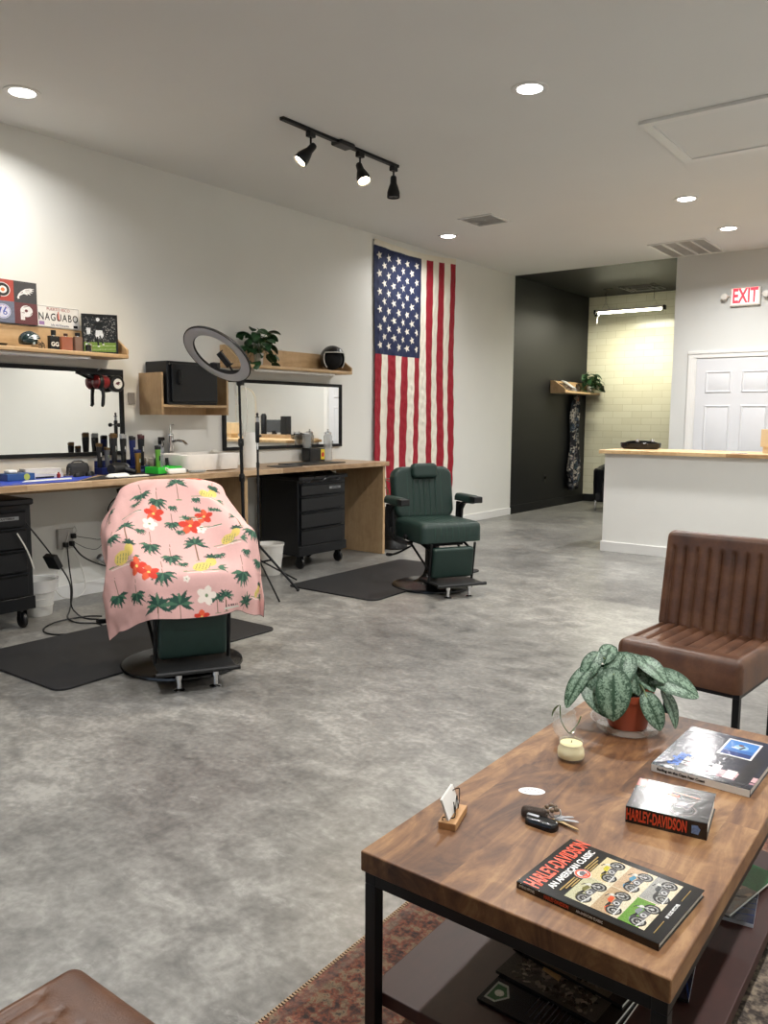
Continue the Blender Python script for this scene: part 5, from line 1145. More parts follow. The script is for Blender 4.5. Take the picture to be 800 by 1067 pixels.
    [168, -459, 406, 186, -443, 417, 204, -409, 434, 224, -375, 453, 241, -339, 470, 264, -309, 489, 299, -290, 511, 333, -266, 531, 352, -230, 544, 355, -184, 548, 354, -136, 549, 353, -89, 550, 353, -41, 550, 352, 6, 551, 352, 54, 551, 352, 101, 551, 352, 149, 552, 351, 197, 552, 345, 242, 549, 321, 278, 539, 289, 307, 524, 258, 337, 509, 226, 359, 494, 201, 381, 482, 200, 409, 467, 188, 427, 450, 173, 444, 439],
    [173, -448, 369, 196, -434, 378, 218, -402, 394, 236, -368, 412, 254, -334, 429, 285, -309, 450, 319, -290, 472, 350, -263, 491, 367, -224, 503, 371, -181, 508, 370, -136, 509, 368, -89, 509, 368, -41, 509, 368, 6, 509, 368, 54, 510, 368, 102, 510, 369, 149, 511, 370, 195, 512, 360, 239, 507, 334, 273, 497, 299, 299, 483, 270, 332, 468, 238, 359, 455, 205, 375, 443, 200, 400, 430, 203, 427, 416, 191, 445, 405],
    [181, -442, 328, 204, -422, 338, 225, -391, 356, 245, -361, 374, 273, -334, 392, 302, -310, 412, 333, -285, 431, 360, -256, 448, 373, -216, 461, 381, -177, 467, 379, -135, 465, 377, -88, 464, 376, -41, 464, 376, 7, 464, 376, 55, 465, 377, 102, 466, 382, 149, 468, 381, 192, 469, 367, 234, 463, 344, 268, 453, 310, 293, 440, 279, 323, 426, 248, 354, 413, 211, 371, 402, 195, 393, 393, 205, 425, 381, 208, 449, 372],
    [188, -431, 285, 206, -406, 298, 225, -374, 318, 253, -351, 337, 284, -329, 353, 314, -305, 372, 344, -281, 390, 362, -248, 406, 376, -212, 420, 390, -175, 426, 391, -133, 424, 388, -88, 420, 386, -40, 420, 386, 7, 420, 386, 55, 421, 389, 102, 422, 395, 148, 425, 389, 190, 426, 371, 228, 420, 347, 259, 413, 317, 284, 400, 287, 314, 386, 256, 344, 371, 219, 363, 361, 193, 387, 352, 199, 420, 344, 215, 445, 337],
    [195, -417, 244, 208, -388, 258, 229, -360, 280, 261, -346, 299, 293, -324, 314, 325, -303, 332, 345, -275, 351, 358, -239, 366, 382, -210, 379, 397, -176, 384, 399, -132, 382, 398, -87, 378, 396, -40, 376, 396, 8, 376, 396, 55, 377, 400, 102, 378, 403, 148, 382, 393, 190, 384, 372, 223, 382, 346, 249, 375, 317, 271, 362, 289, 299, 346, 259, 329, 331, 226, 355, 318, 194, 383, 309, 190, 419, 303, 209, 443, 296],
    [200, -404, 213, 212, -376, 229, 238, -357, 252, 270, -348, 272, 303, -326, 284, 331, -301, 302, 342, -266, 322, 359, -233, 336, 388, -209, 349, 403, -177, 353, 403, -134, 349, 404, -87, 345, 403, -40, 343, 402, 8, 342, 403, 55, 343, 406, 103, 345, 405, 149, 349, 392, 189, 353, 367, 218, 355, 346, 244, 347, 316, 262, 334, 291, 287, 317, 263, 319, 300, 231, 349, 286, 198, 380, 277, 185, 417, 270, 200, 442, 263],
]
def draped_cape():
    g = np.array(DRAPE, float).reshape(32, 27, 3)/1000.0
    ay = np.abs(g[..., 1]); g[..., 1] = np.sign(g[..., 1])*np.where(ay > .385, .385+(ay-.385)*.35, ay)
    def up(a, n):                                                   # Catmull-Rom along axis 0
        m = a.shape[0]; t_ = np.linspace(0, m-1, n); i = np.clip(t_.astype(int), 0, m-2); f = (t_-i).reshape(-1, *([1]*(a.ndim-1)))
        p0, p1, p2, p3 = a[np.clip(i-1, 0, m-1)], a[i], a[i+1], a[np.clip(i+2, 0, m-1)]
        return .5*(2*p1+(p2-p0)*f+(2*p0-5*p1+4*p2-p3)*f*f+(3*p1-p0-3*p2+p3)*f**3)
    nu, nv = 330, 378; P = up(g, nv); P = up(P.transpose(1, 0, 2), nu).transpose(1, 0, 2)
    W, L = 1.24, 1.42; PK = srgb(226, 180, 176); p = Print(nu, nv, W, L, PK)
    DG, MG, LG = srgb(34, 74, 62), srgb(70, 112, 88), srgb(120, 146, 104); RD, OR = srgb(206, 54, 36), srgb(226, 92, 58); YL, WT, BR = srgb(222, 198, 108), srgb(244, 232, 222), srgb(120, 98, 76)
    def xy(cx, cy): return .62+(cx-355)/760.0, L-(.40+(cy-65)/525.0*1.02)     # v runs front to back in the print: flip
    rs = random.Random(3)
    def frond(x, y, a, l, w, c):
        ex, ey = x+l*math.cos(a), y+l*math.sin(a); nx_, ny_ = -math.sin(a)*w, math.cos(a)*w
        p.poly([(x, y), (x+.45*l*math.cos(a)+nx_, y+.45*l*math.sin(a)+ny_), (ex, ey-.1*l), (x+.5*l*math.cos(a)-nx_, y+.5*l*math.sin(a)-ny_)], c)
        for k in (.5, .7, .9): p.line((x+k*l*math.cos(a)*.9, y+k*l*math.sin(a)*.9), (x+k*l*math.cos(a)+nx_*.9, y+k*l*math.sin(a)-.012), .003, c)
    def palm(cx, cy, s):
        x, y = xy(cx, cy); s *= .00158
        p.line((x, y), (x+.012*s*10, y-60*s), .0045, BR)
        for k in range(9): frond(x, y, -.35+k*.48, (26+rs.random()*14)*s, 5*s, (DG, MG)[k % 3 == 1])
        p.line((x+.012*s*10-.012, y-60*s), (x+.012*s*10+.014, y-60*s), .004, LG)
    def spray(cx, cy, s, stem=True):
        x, y = xy(cx, cy); s *= .00158
        if stem: p.line((x+2*s, y+48*s), (x, y), .0035, BR)
        for k in range(8): frond(x, y, -PI*.02-k*PI/7.2, (30+rs.random()*12)*s, 6*s, (DG, MG, DG)[k % 3])
    def hib(cx, cy, s):
        x, y = xy(cx, cy); s *= .00158
        for k in range(5): p.disc(x+15*s*math.cos(k*1.257+.3), y+15*s*math.sin(k*1.257+.3), 14*s, (RD, OR)[k % 2], 10*s, k*1.257+.3)
        p.disc(x, y, 4*s, YL)
    def scene(cx, cy, s):
        x, y = xy(cx, cy); s *= .00158
        p.line((x-50*s, y-14*s), (x+48*s, y-16*s), .005, LG); p.line((x-42*s, y-20*s), (x+30*s, y-22*s), .004, WT)
        p.disc(x-6*s, y, 22*s, YL, 16*s, .4); p.disc(x+20*s, y+16*s, 13*s, YL, 18*s, -.3)
        for k in range(5): p.line((x-22*s+8*k*s, y-10*s), (x-14*s+8*k*s, y+10*s), .0028, MG)
        for k in range(5): frond(x+24*s, y+30*s, .2+k*.6, 22*s, 4*s, DG)
        for k in range(3): frond(x+30*s, y-8*s, -.6+k*.5, 26*s, 4*s, MG)
    def white(cx, cy, s):
        x, y = xy(cx, cy); s *= .00158
        for k in range(5): p.disc(x+13*s*math.cos(k*1.257), y+13*s*math.sin(k*1.257), 12*s, WT, 9*s, k*1.257)
        p.disc(x, y, 4*s, LG)
    for a_ in ((205, 150, 1.15), (270, 192, 1.1), (318, 272, .8), (220, 348, 1.1), (290, 390, 1.1), (560, 470, 1.4), (245, 455, 1.2), (640, 330, 1.2), (130, 500, 1), (60, 320, 1), (520, 120, .6), (290, 68, .7), (700, 420, 1), (20, 480, 1.2), (740, 250, 1)): spray(*a_)
    for a_ in ((360, 135, 1.2), (392, 350, 1.3), (212, 548, 1.6), (298, 545, 1.6), (590, 262, 1.1), (475, 535, .9), (440, 540, .8), (608, 556, 1.3), (120, 290, 1.1), (680, 160, 1), (40, 160, 1), (560, -60, 1), (160, -60, 1), (360, 0, 1)): palm(*a_)
    for a_ in ((490, 168, 1.25), (535, 352, 1.15), (405, 440, 1.35), (88, 390, 1.3), (700, 520, 1), (90, 60, 1), (300, -120, 1.2)): scene(*a_)
    for a_ in ((250, 240, 1.25), (388, 284, 1.35), (450, 256, 1.1), (150, 425, 1.3), (195, 448, 1.2), (378, 584, .9), (450, 72, 1.1), (650, 60, 1), (500, -110, 1)): hib(*a_)
    for a_ in ((330, 215, .5), (345, 300, .45), (185, 300, .55), (480, 395, .5), (330, 420, .5), (600, 400, .7), (170, 180, .6), (430, 190, .5)): spray(*a_, stem=False)
    for a_ in ((228, 276, 1.1), (400, 528, 1.3), (330, 480, .5), (430, 300, .7)): white(*a_)
    for cx, cy, l_ in ((150, 236, 70), (395, 262, -40), (470, 300, 40)):
        x, y = xy(cx, cy); 
        for k in range(4): p.line((x-.06, y+.006*k), (x+.06, y+.004*k), .003, (LG, WT, DG, LG)[k])
    for cx, cy in ((480, 240), (505, 244), (420, 236), (370, 262)):
        x, y = xy(cx, cy)
        for k in range(4): frond(x, y, .2+.5*k, .038, .006, (DG, MG)[k % 2])
    # brand strip near the hem
    x, y = xy(500, 566)
    p.rect(x-.045, x+.07, y-.012, y, srgb(206, 206, 196)); 
    for k in range(6): p.rect(x-.038+.016*k, x-.028+.016*k, y+.006, y+.014, srgb(40, 40, 42))
    p.m((p.U < .006) | (p.U > W-.006) | (p.V < .006) | (p.V > L-.006), srgb(64, 62, 60))
    p.noise(.02, 5, 2)
    C_ = p.C[::-1].copy(); p.C = C_                                 # row 0 of the cloth lies behind the chair
    a_ = math.radians(-30); ca, sa = math.cos(a_), math.sin(a_); bx, by = 1.95, 2.79
    X = P[..., 0]*ca-P[..., 1]*sa+bx; Y = P[..., 0]*sa+P[..., 1]*ca+by; Z = P[..., 2]+.004
    o = p.mesh('pink_cape', lambda U, V: np.stack([X, Y, Z], -1), attr_mat('cape_cotton', .8, bump=.2, bscale=160))
    k = o.modifiers.new('solid', 'SOLIDIFY'); k.thickness = .0015; k.offset = 1
    tag(o, 'pink barber cape with palms and red flowers draped over the front barber chair', 'cape')
draped_cape()
# dark planter with plant behind chair
pp = thing('floor_plant', 'plant in a black floor pot between the counter end and the green chair', 'plant', (.48, 6.72, 0))
mb().lathe([(.14, 0), (.15, .01), (.14, .06), (.12, .09), (.135, .40), (.15, .42), (.14, .42), (.125, .38), (.0001, .37)], 32, caps=False).build('pot', BLK, pp)
rs = random.Random(31); st = mb()
for k in range(16):
    a_ = rs.random()*2*PI; z0_ = .45+rs.random()*.35; r_ = .03+.09*rs.random(); P_ = Vector((r_*math.cos(a_), r_*math.sin(a_), z0_))
    st.tube([(0, 0, .36), (P_.x*.5, P_.y*.5, .5), P_], .004, 5); b = mb(); leaf_mesh(b, P_, (math.cos(a_), math.sin(a_), .7), .16, .06, .8, heart=False); b.build('leaf', LEAFG, pp, angle=80)
st.build('stem', STEMG, pp)

# ------------------------------------------------------------------ reception counter
RX0, RX1, RY = 2.25, 5.9, 7.94
rc = thing('reception_counter', 'white half wall reception counter with a butcher block top', 'counter', (RX0, RY, 0))
RWALL = mat('counter_wall_paint', srgb(236, 236, 232), .6, var=.01, nscale=3, bump=.08, bscale=150)
L = RX1-RX0
mb().box(0, L, 0, .12, 0, 1.0).box(0, .12, .12, .62, 0, 1.0).build('half_wall', RWALL, rc)
mb().box(-.045, L, -.06, .66, 1.0, 1.036).build('worktop', COUNTX, rc, bevel=.003)
f = mb(); f.box(-.014, L, -.014, 0, 0, .10); f.box(-.014, 0, 0, .62, 0, .10); f.build('baseboard', TRIM, rc, bevel=.003)
dt = thing('desk_tray', 'black oval desk tray holding small chrome items on the reception counter', 'tray', (2.44, 8.42, 1.036), .25)
b = mb(); b.lathe([(.0001, 0), (.17, 0), (.20, .02), (.205, .062), (.20, .066), (.185, .05), (.16, .012), (.0001, .010)], 40, Matrix.Diagonal((1, .55, 1, 1)), caps=False); b.build('bowl', BLKG, dt)
f = mb(); f.tube(smooth_path([(-.19, 0, .04), (-.12, -.02, .07), (0, -.03, .078), (.12, -.02, .07), (.19, 0, .05)], 6), .012, 8); f.build('top_rail', BLKG, dt)
for x in (-.03, .12): mb().lathe([(.012, .07), (.02, .08), (.02, .10), (.008, .105)], 16, T(x, -.03, 0)).build('chrome_knob', CHROME, dt)
for k, x in enumerate((-.09, .04, .10)): mb().box(x-.03, x+.02, -.04, .0, .01, .045).build('small_item', [CHROME, PAPER, CHROME][k], dt, bevel=.004)
tn = thing('tan_box', 'tan carton on the reception counter at the right edge of the photo', 'box', (3.83, 8.28, 1.036))
mb().box(-.18, .18, -.06, .10, .06, .225).build('carton', mat('tan_card', srgb(206, 186, 150), .5), tn, bevel=.003); mb().box(-.16, .16, -.05, .09, 0, .06).build('carton_base', mat('tan_card', (1, 1, 1)), tn)
pn = mb(); pn.lathe([(.004, 0), (.004, .14), (.001, .15)], 10, T(3.45, 7.98, 1.041) @ Rm(PI/2, 'Y')); tag(pn.build('pen', SILV), 'silver pen lying on the reception counter', 'pen')
# back desk, seen in the mirror
bd = thing('back_desk', 'white desk with wooden top against the back wall, seen in the mirror', 'desk', (3.62, 9.5, 0))
mb().box(.03, 2.3, .05, .61, 0, .96).build('desk_body', RWALL, bd); mb().box(0, 2.33, 0, .615, .96, 1.0).build('worktop', COUNTX, bd, bevel=.003)
mo = thing('desk_monitor', 'black monitor with two speakers on a wooden riser, seen in the mirror', 'monitor', (4.25, 9.72, 1.0), 0)
mb().box(-.36, .36, -.10, .10, 0, .06).build('riser', PANELW, mo, bevel=.003); mb().box(-.17, .17, -.012, .012, .09, .30).build('screen', mat('screen_grey', srgb(74, 78, 82), .2), mo, bevel=.004)
mb().box(-.03, .03, -.03, .03, .06, .12).build('screen_foot', BLK, mo); mb().box(-.33, -.20, -.06, .06, .06, .36).build('speaker_box', BLK, mo, bevel=.004); mb().lathe([(.05, .06), (.05, .36), (.03, .40), (.0001, .40)], 20, T(.25, 0, 0), caps=False).build('bottle_speaker', BLK, mo)
am = thing('arched_mirror', 'cream arched mirror on the back wall, seen in the other mirror', 'mirror', (5.35, YB, 1.05))
ar = [(-.24, 0), (.24, 0)]+[(.24*math.cos(a_), .55+.24*math.sin(a_)) for a_ in np.linspace(0, PI, 20)]
mb().prism([(x*1.08, z*1.02) for x, z in ar], .001, .02, Rm(PI/2, 'X')).build('frame', mat('cream_paint', srgb(222, 214, 196), .5), am); mb().prism(ar, .0205, .023, Rm(PI/2, 'X')).build('mirror_glass', MIR, am)

# black tub chair in the alcove
tc = thing('tub_chair', 'black leather tub armchair behind the reception counter end', 'armchair', (1.02, 11.62, 0), 0)
BLKL = mat('black_leather', srgb(20, 22, 26), .35, bump=.15, bscale=250)
prof = [(.36*math.cos(a_), .34*math.sin(a_)) for a_ in np.linspace(-.30*PI-PI/2+.3, PI*1.30-PI/2-.3+0, 30)]
def tub(u, v):  # wall of the tub, open towards -y
    return None
b = mb(); nA = 36; ins = []
for i in range(nA):
    a_ = -.5*PI+.42+(2*PI-.84)*i/(nA-1); ca, sa = math.cos(a_), math.sin(a_); topz = .62+.12*max(0, sa)
    row = []
    for r_, z in ((.38, .16), (.39, .40), (.39, topz-.04), (.375, topz-.01), (.345, topz), (.315, topz-.01), (.30, topz-.04), (.30, .42), (.30, .16)): row.append(b.bm.verts.new((r_*ca, r_*sa*.95, z)))
    ins.append(row)
for r0, r1 in zip(ins, ins[1:]):
    for k in range(8): b.bm.faces.new([r0[k], r1[k], r1[k+1], r0[k+1]])
    b.bm.faces.new([r0[8], r1[8], r1[0], r0[0]])
b.bm.faces.new(ins[0]); b.bm.faces.new(ins[-1][::-1]); b.build('tub_shell', BLKL, tc, angle=50)
b = mb(); b.pad(.56, .58, .17, r=.05, cr=.12, nu=18, nv=18, M=T(0, -.03, .27)); b.build('seat_cushion', BLKL, tc, angle=60)
mb().box(-.26, .26, -.32, .25, .15, .28).build('seat_base', BLKL, tc, bevel=.02)
for x in (-.27, .27):
    for y in (-.26, .22): mb().lathe([(.014, 0), (.016, .006), (.018, .16)], 16, T(x, y, 0)).build('leg', CHROME, tc)

# ------------------------------------------------------------------ brown leather chairs
def brown_leather():
    m, t, b = nt('brown_leather'); v = coords(t)
    n = N(t, 'ShaderNodeTexNoise'); n.inputs['Scale'].default_value = 7; n.inputs['Detail'].default_value = 7; n.inputs['Roughness'].default_value = .65; link(t, v, n.inputs['Vector'])
    r = ramp(t, [(.32, srgb(64, 38, 24)), (.5, srgb(87, 55, 36)), (.68, srgb(108, 74, 52))]); link(t, n.outputs['Fac'], r.inputs['Fac']); link(t, r.outputs['Color'], b.inputs['Base Color'])
    rr = N(t, 'ShaderNodeMapRange'); rr.inputs[3].default_value = .34; rr.inputs[4].default_value = .55; link(t, n.outputs['Fac'], rr.inputs[0]); link(t, rr.outputs[0], b.inputs['Roughness'])
    n2 = N(t, 'ShaderNodeTexVoronoi'); n2.inputs['Scale'].default_value = 260; link(t, v, n2.inputs['Vector'])
    bp = N(t, 'ShaderNodeBump'); bp.inputs['Strength'].default_value = .18; bp.inputs['Distance'].default_value = .0015; link(t, n2.outputs['Distance'], bp.inputs['Height']); link(t, bp.outputs['Normal'], b.inputs['Normal'])
    return m
BROWNL = brown_leather()
def leather_chair(loc, rz, label):
    """front is local -Y, width along X, origin on the floor under the front left corner"""
    t_ = thing('leather_chair', label, 'chair', loc, rz, 'brown channelled leather chairs')
    W, D = .50, .47; pit = .052
    def chs(x, y):
        q = abs(((x+pit*50) % pit)/pit-.5)*2      # 0 centre .. 1 seam
        if abs(x) > W/2-.03 or y < -D/2+.085: return 0 if not (abs(x) < W/2-.03 and abs(y-(-D/2+.085)) < .004) else .004
        return .012*q**3
    M = T(W/2, D/2, .325)
    b = mb(); b.pad(W, D, .13, r=.035, cr=.03, nu=161, nv=40, chan=chs, M=M); b.build('seat', BROWNL, t_, angle=70)
    def chb(x, y):
        q = abs(((x+pit*50) % pit)/pit-.5)*2
        if abs(x) > W/2-.035 or y > .22-.075: return .004 if (abs(y-.145) < .004) else 0
        return .013*q**3
    Mb = T(W/2, D-.035, .44) @ Rm(-.17, 'X') @ Matrix(((-1, 0, 0, 0), (0, 0, -1, 0), (0, 1, 0, .20), (0, 0, 0, 1)))
    b = mb(); b.pad(W+.0, .44, .05, r=.03, cr=.035, nu=161, nv=40, chan=chb, M=Mb, back=.035); b.build('backrest', BROWNL, t_, angle=70)
    s_ = .026
    f = mb()
    for x in (.012, W-.012-s_): f.box(x, x+s_, .03, D+.03, .30, .326)
    for y in (.03, D): f.box(.012+s_, W-.012-s_, y, y+s_, .30, .326)
    f.build('frame', BLKM, t_, bevel=.002)
    for x in (.012, W-.012-s_):
        for y in (.03, D+.004): mb().box(x, x+s_, y, y+s_, 0, .30).build('leg', BLKM, t_, bevel=.002)
    return t_
leather_chair((4.245, 3.17, 0.001), math.radians(-5), 'brown channelled leather chair beyond the coffee table')
leather_chair((4.79, .69, 0.0095), PI, 'brown leather chair whose corner shows at the bottom left')

# ------------------------------------------------------------------ rug
def rug_mat():
    m, t, b = nt('persian_rug')
    tc_ = t.nodes.new('ShaderNodeTexCoord'); sep = t.nodes.new('ShaderNodeSeparateXYZ'); link(t, tc_.outputs['Object'], sep.inputs[0])
    v = coords(t)
    vo = N(t, 'ShaderNodeTexVoronoi'); vo.inputs['Scale'].default_value = 26; link(t, v, vo.inputs['Vector'])
    nz = N(t, 'ShaderNodeTexNoise'); nz.inputs['Scale'].default_value = 42; nz.inputs['Detail'].default_value = 6; nz.inputs['Roughness'].default_value = .7; link(t, v, nz.inputs['Vector'])
    r1 = ramp(t, [(.36, srgb(44, 32, 28)), (.44, srgb(86, 54, 44)), (.49, srgb(128, 66, 44)), (.53, srgb(112, 84, 66)), (.58, srgb(136, 116, 90)), (.66, srgb(62, 52, 46))]); link(t, nz.outputs['Fac'], r1.inputs['Fac'])
    n2 = N(t, 'ShaderNodeTexNoise'); n2.inputs['Scale'].default_value = 60; n2.inputs['Detail'].default_value = 4; link(t, v, n2.inputs['Vector'])
    r2 = ramp(t, [(.4, srgb(60, 50, 44)), (.5, srgb(104, 92, 80)), (.6, srgb(140, 126, 108))]); link(t, n2.outputs['Fac'], r2.inputs['Fac'])
    # border mask from distance to edge (object space, rug centred)
    def ab(o, half):
        a_ = N(t, 'ShaderNodeMath', operation='ABSOLUTE'); link(t, o, a_.inputs[0]); s_ = N(t, 'ShaderNodeMath', operation='SUBTRACT'); s_.inputs[0].default_value = half; link(t, a_.outputs[0], s_.inputs[1]); return s_.outputs[0]
    mn = N(t, 'ShaderNodeMath', operation='MINIMUM'); link(t, ab(sep.outputs['X'], .85), mn.inputs[0]); link(t, ab(sep.outputs['Y'], 1.5), mn.inputs[1])
    st = ramp(t, [(.0, (0, 0, 0)), (.30, (0, 0, 0)), (.31, (1, 1, 1))]); link(t, mn.outputs[0], st.inputs['Fac'])
    mx = N(t, 'ShaderNodeMix', data_type='RGBA'); link(t, st.outputs['Color'], mx.inputs[0]); link(t, r1.outputs['Color'], mx.inputs[6]); link(t, r2.outputs['Color'], mx.inputs[7])
    # guard stripes
    gs = ramp(t, [(.0, (.2, .2, .2)), (.012, (.2, .2, .2)), (.014, (.55, .55, .55)), (.035, (.55, .55, .55)), (.037, (0, 0, 0)), (.20, (0, 0, 0)), (.205, (.5, .5, .5)), (.225, (.5, .5, .5)), (.23, (0, 0, 0))]); link(t, mn.outputs[0], gs.inputs['Fac'])
    mg_ = N(t, 'ShaderNodeMix', data_type='RGBA'); mg_.inputs[7].default_value = rgba(srgb(70, 50, 42)); link(t, gs.outputs['Color'], mg_.inputs[0]); link(t, mx.outputs[2], mg_.inputs[6])
    # flower cells
    vr = ramp(t, [(.0, (1, 1, 1)), (.22, (.9, .9, .9)), (.25, (.45, .45, .45)), (.5, (1, 1, 1))]); link(t, vo.outputs['Distance'], vr.inputs['Fac'])
    ml = N(t, 'ShaderNodeMix', data_type='RGBA', blend_type='MULTIPLY'); ml.inputs[0].default_value = .7; link(t, mg_.outputs[2], ml.inputs[6]); link(t, vr.outputs['Color'], ml.inputs[7])
    link(t, ml.outputs[2], b.inputs['Base Color']); b.inputs['Roughness'].default_value = .95; b.inputs['Sheen Weight'].default_value = .2
    bp = N(t, 'ShaderNodeBump'); bp.inputs['Strength'].default_value = .6; bp.inputs['Distance'].default_value = .004; link(t, n2.outputs['Fac'], bp.inputs['Height']); link(t, bp.outputs['Normal'], b.inputs['Normal'])
    return m
rg = thing('rug', 'red and brown patterned rug under the coffee table', 'rug', (5.075, 1.27, 0))
mb().box(-.85, .85, -1.5, 1.5, .0005, .009).build('rug_body', rug_mat(), rg, bevel=.003)
s_ = mb()
for k in range(330):
    y = -1.5+.0091*k
    s_.box(-.856, -.846, y, y+.005, .001, .0105)
s_.build('edge_stitch', mat('tan_thread', srgb(150, 126, 100), .9), rg)

# ------------------------------------------------------------------ coffee table
X0, X1, Y0, Y1 = 4.44, 5.085, 1.25, 2.45; ZT = .45
MANGO = wood('mango_wood', [srgb(72, 44, 27), srgb(104, 69, 43), srgb(130, 92, 58), srgb(158, 120, 80)], (.75, .125), 'y', .48, grain=5, swirl=2.6, contrast=1.05, coat=.08)
RED = wood('reddish_shelf_wood', [srgb(40, 15, 11), srgb(54, 23, 17), srgb(68, 32, 25)], (1.3, .2), 'y', .5, grain=8, swirl=1.0, contrast=.7, coat=.0)
tb_ = thing('coffee_table', 'mango wood coffee table with black steel frame and lower shelf', 'coffee table', ((X0+X1)/2, (Y0+Y1)/2, 0))
hx, hy = (X1-X0)/2, (Y1-Y0)/2
mb().box(-hx, hx, -hy, hy, ZT-.045, ZT).build('tabletop', MANGO, tb_, bevel=.004, seg=3)
f = mb(); q = .028; zt = ZT-.046
for x in (-hx+.006, hx-.006-q): f.box(x, x+q, -hy+.008, hy-.008, zt-q, zt)
for y in (-hy+.008, hy-.008-q): f.box(-hx+.006+q, hx-.006-q, y, y+q, zt-q, zt)
f.build('top_frame', BLKM, tb_, bevel=.002)
for x in (-hx+.006, hx-.006-q):
    for y in (-hy+.008, hy-.008-q): mb().box(x, x+q, y, y+q, .009, zt-q).build('leg', BLKM, tb_, bevel=.002)
mb().box(-hx+.0, hx-.0, -hy+.036, hy-.036, .09, .122).build('lower_shelf', RED, tb_, bevel=.003)
ZS = .122

# scindapsus in terracotta pot
def silver_leaf():
    m, t, b = nt('silver_leaf'); uv = t.nodes.new('ShaderNodeTexCoord'); sep = t.nodes.new('ShaderNodeSeparateXYZ'); link(t, uv.outputs['UV'], sep.inputs[0])
    v = coords(t); nz = N(t, 'ShaderNodeTexNoise'); nz.inputs['Scale'].default_value = 130; nz.inputs['Detail'].default_value = 3; nz.inputs['Distortion'].default_value = 1.2; link(t, v, nz.inputs['Vector'])
    c_ = N(t, 'ShaderNodeMath', operation='SUBTRACT'); c_.inputs[1].default_value = .5; link(t, sep.outputs['X'], c_.inputs[0]); a_ = N(t, 'ShaderNodeMath', operation='ABSOLUTE'); link(t, c_.outputs[0], a_.inputs[0])
    # less silver at midrib and rim
    mr = ramp(t, [(.0, (.0, .0, .0)), (.05, (.5, .5, .5)), (.16, (.62, .62, .62)), (.40, (.52, .52, .52)), (.5, (.30, .30, .30))]); link(t, a_.outputs[0], mr.inputs['Fac'])
    ad = N(t, 'ShaderNodeMath', operation='ADD'); link(t, nz.outputs['Fac'], ad.inputs[0]); link(t, mr.outputs['Color'], ad.inputs[1])
    rr = ramp(t, [(.0, (0, 0, 0)), (.97, (0, 0, 0)), (1.0, (1, 1, 1))]); sc = N(t, 'ShaderNodeMath', operation='MULTIPLY'); sc.inputs[1].default_value = .95; link(t, ad.outputs[0], sc.inputs[0])
    gt_ = N(t, 'ShaderNodeMapRange'); gt_.inputs[1].default_value = .95; gt_.inputs[2].default_value = 1.15; link(t, ad.outputs[0], gt_.inputs[0])
    mx = N(t, 'ShaderNodeMix', data_type='RGBA'); mx.inputs[6].default_value = rgba(srgb(46, 76, 54)); mx.inputs[7].default_value = rgba(srgb(136, 162, 140)); link(t, gt_.outputs[0], mx.inputs[0])
    link(t, mx.outputs[2], b.inputs['Base Color']); b.inputs['Roughness'].default_value = .45
    return m
SLEAF = silver_leaf()
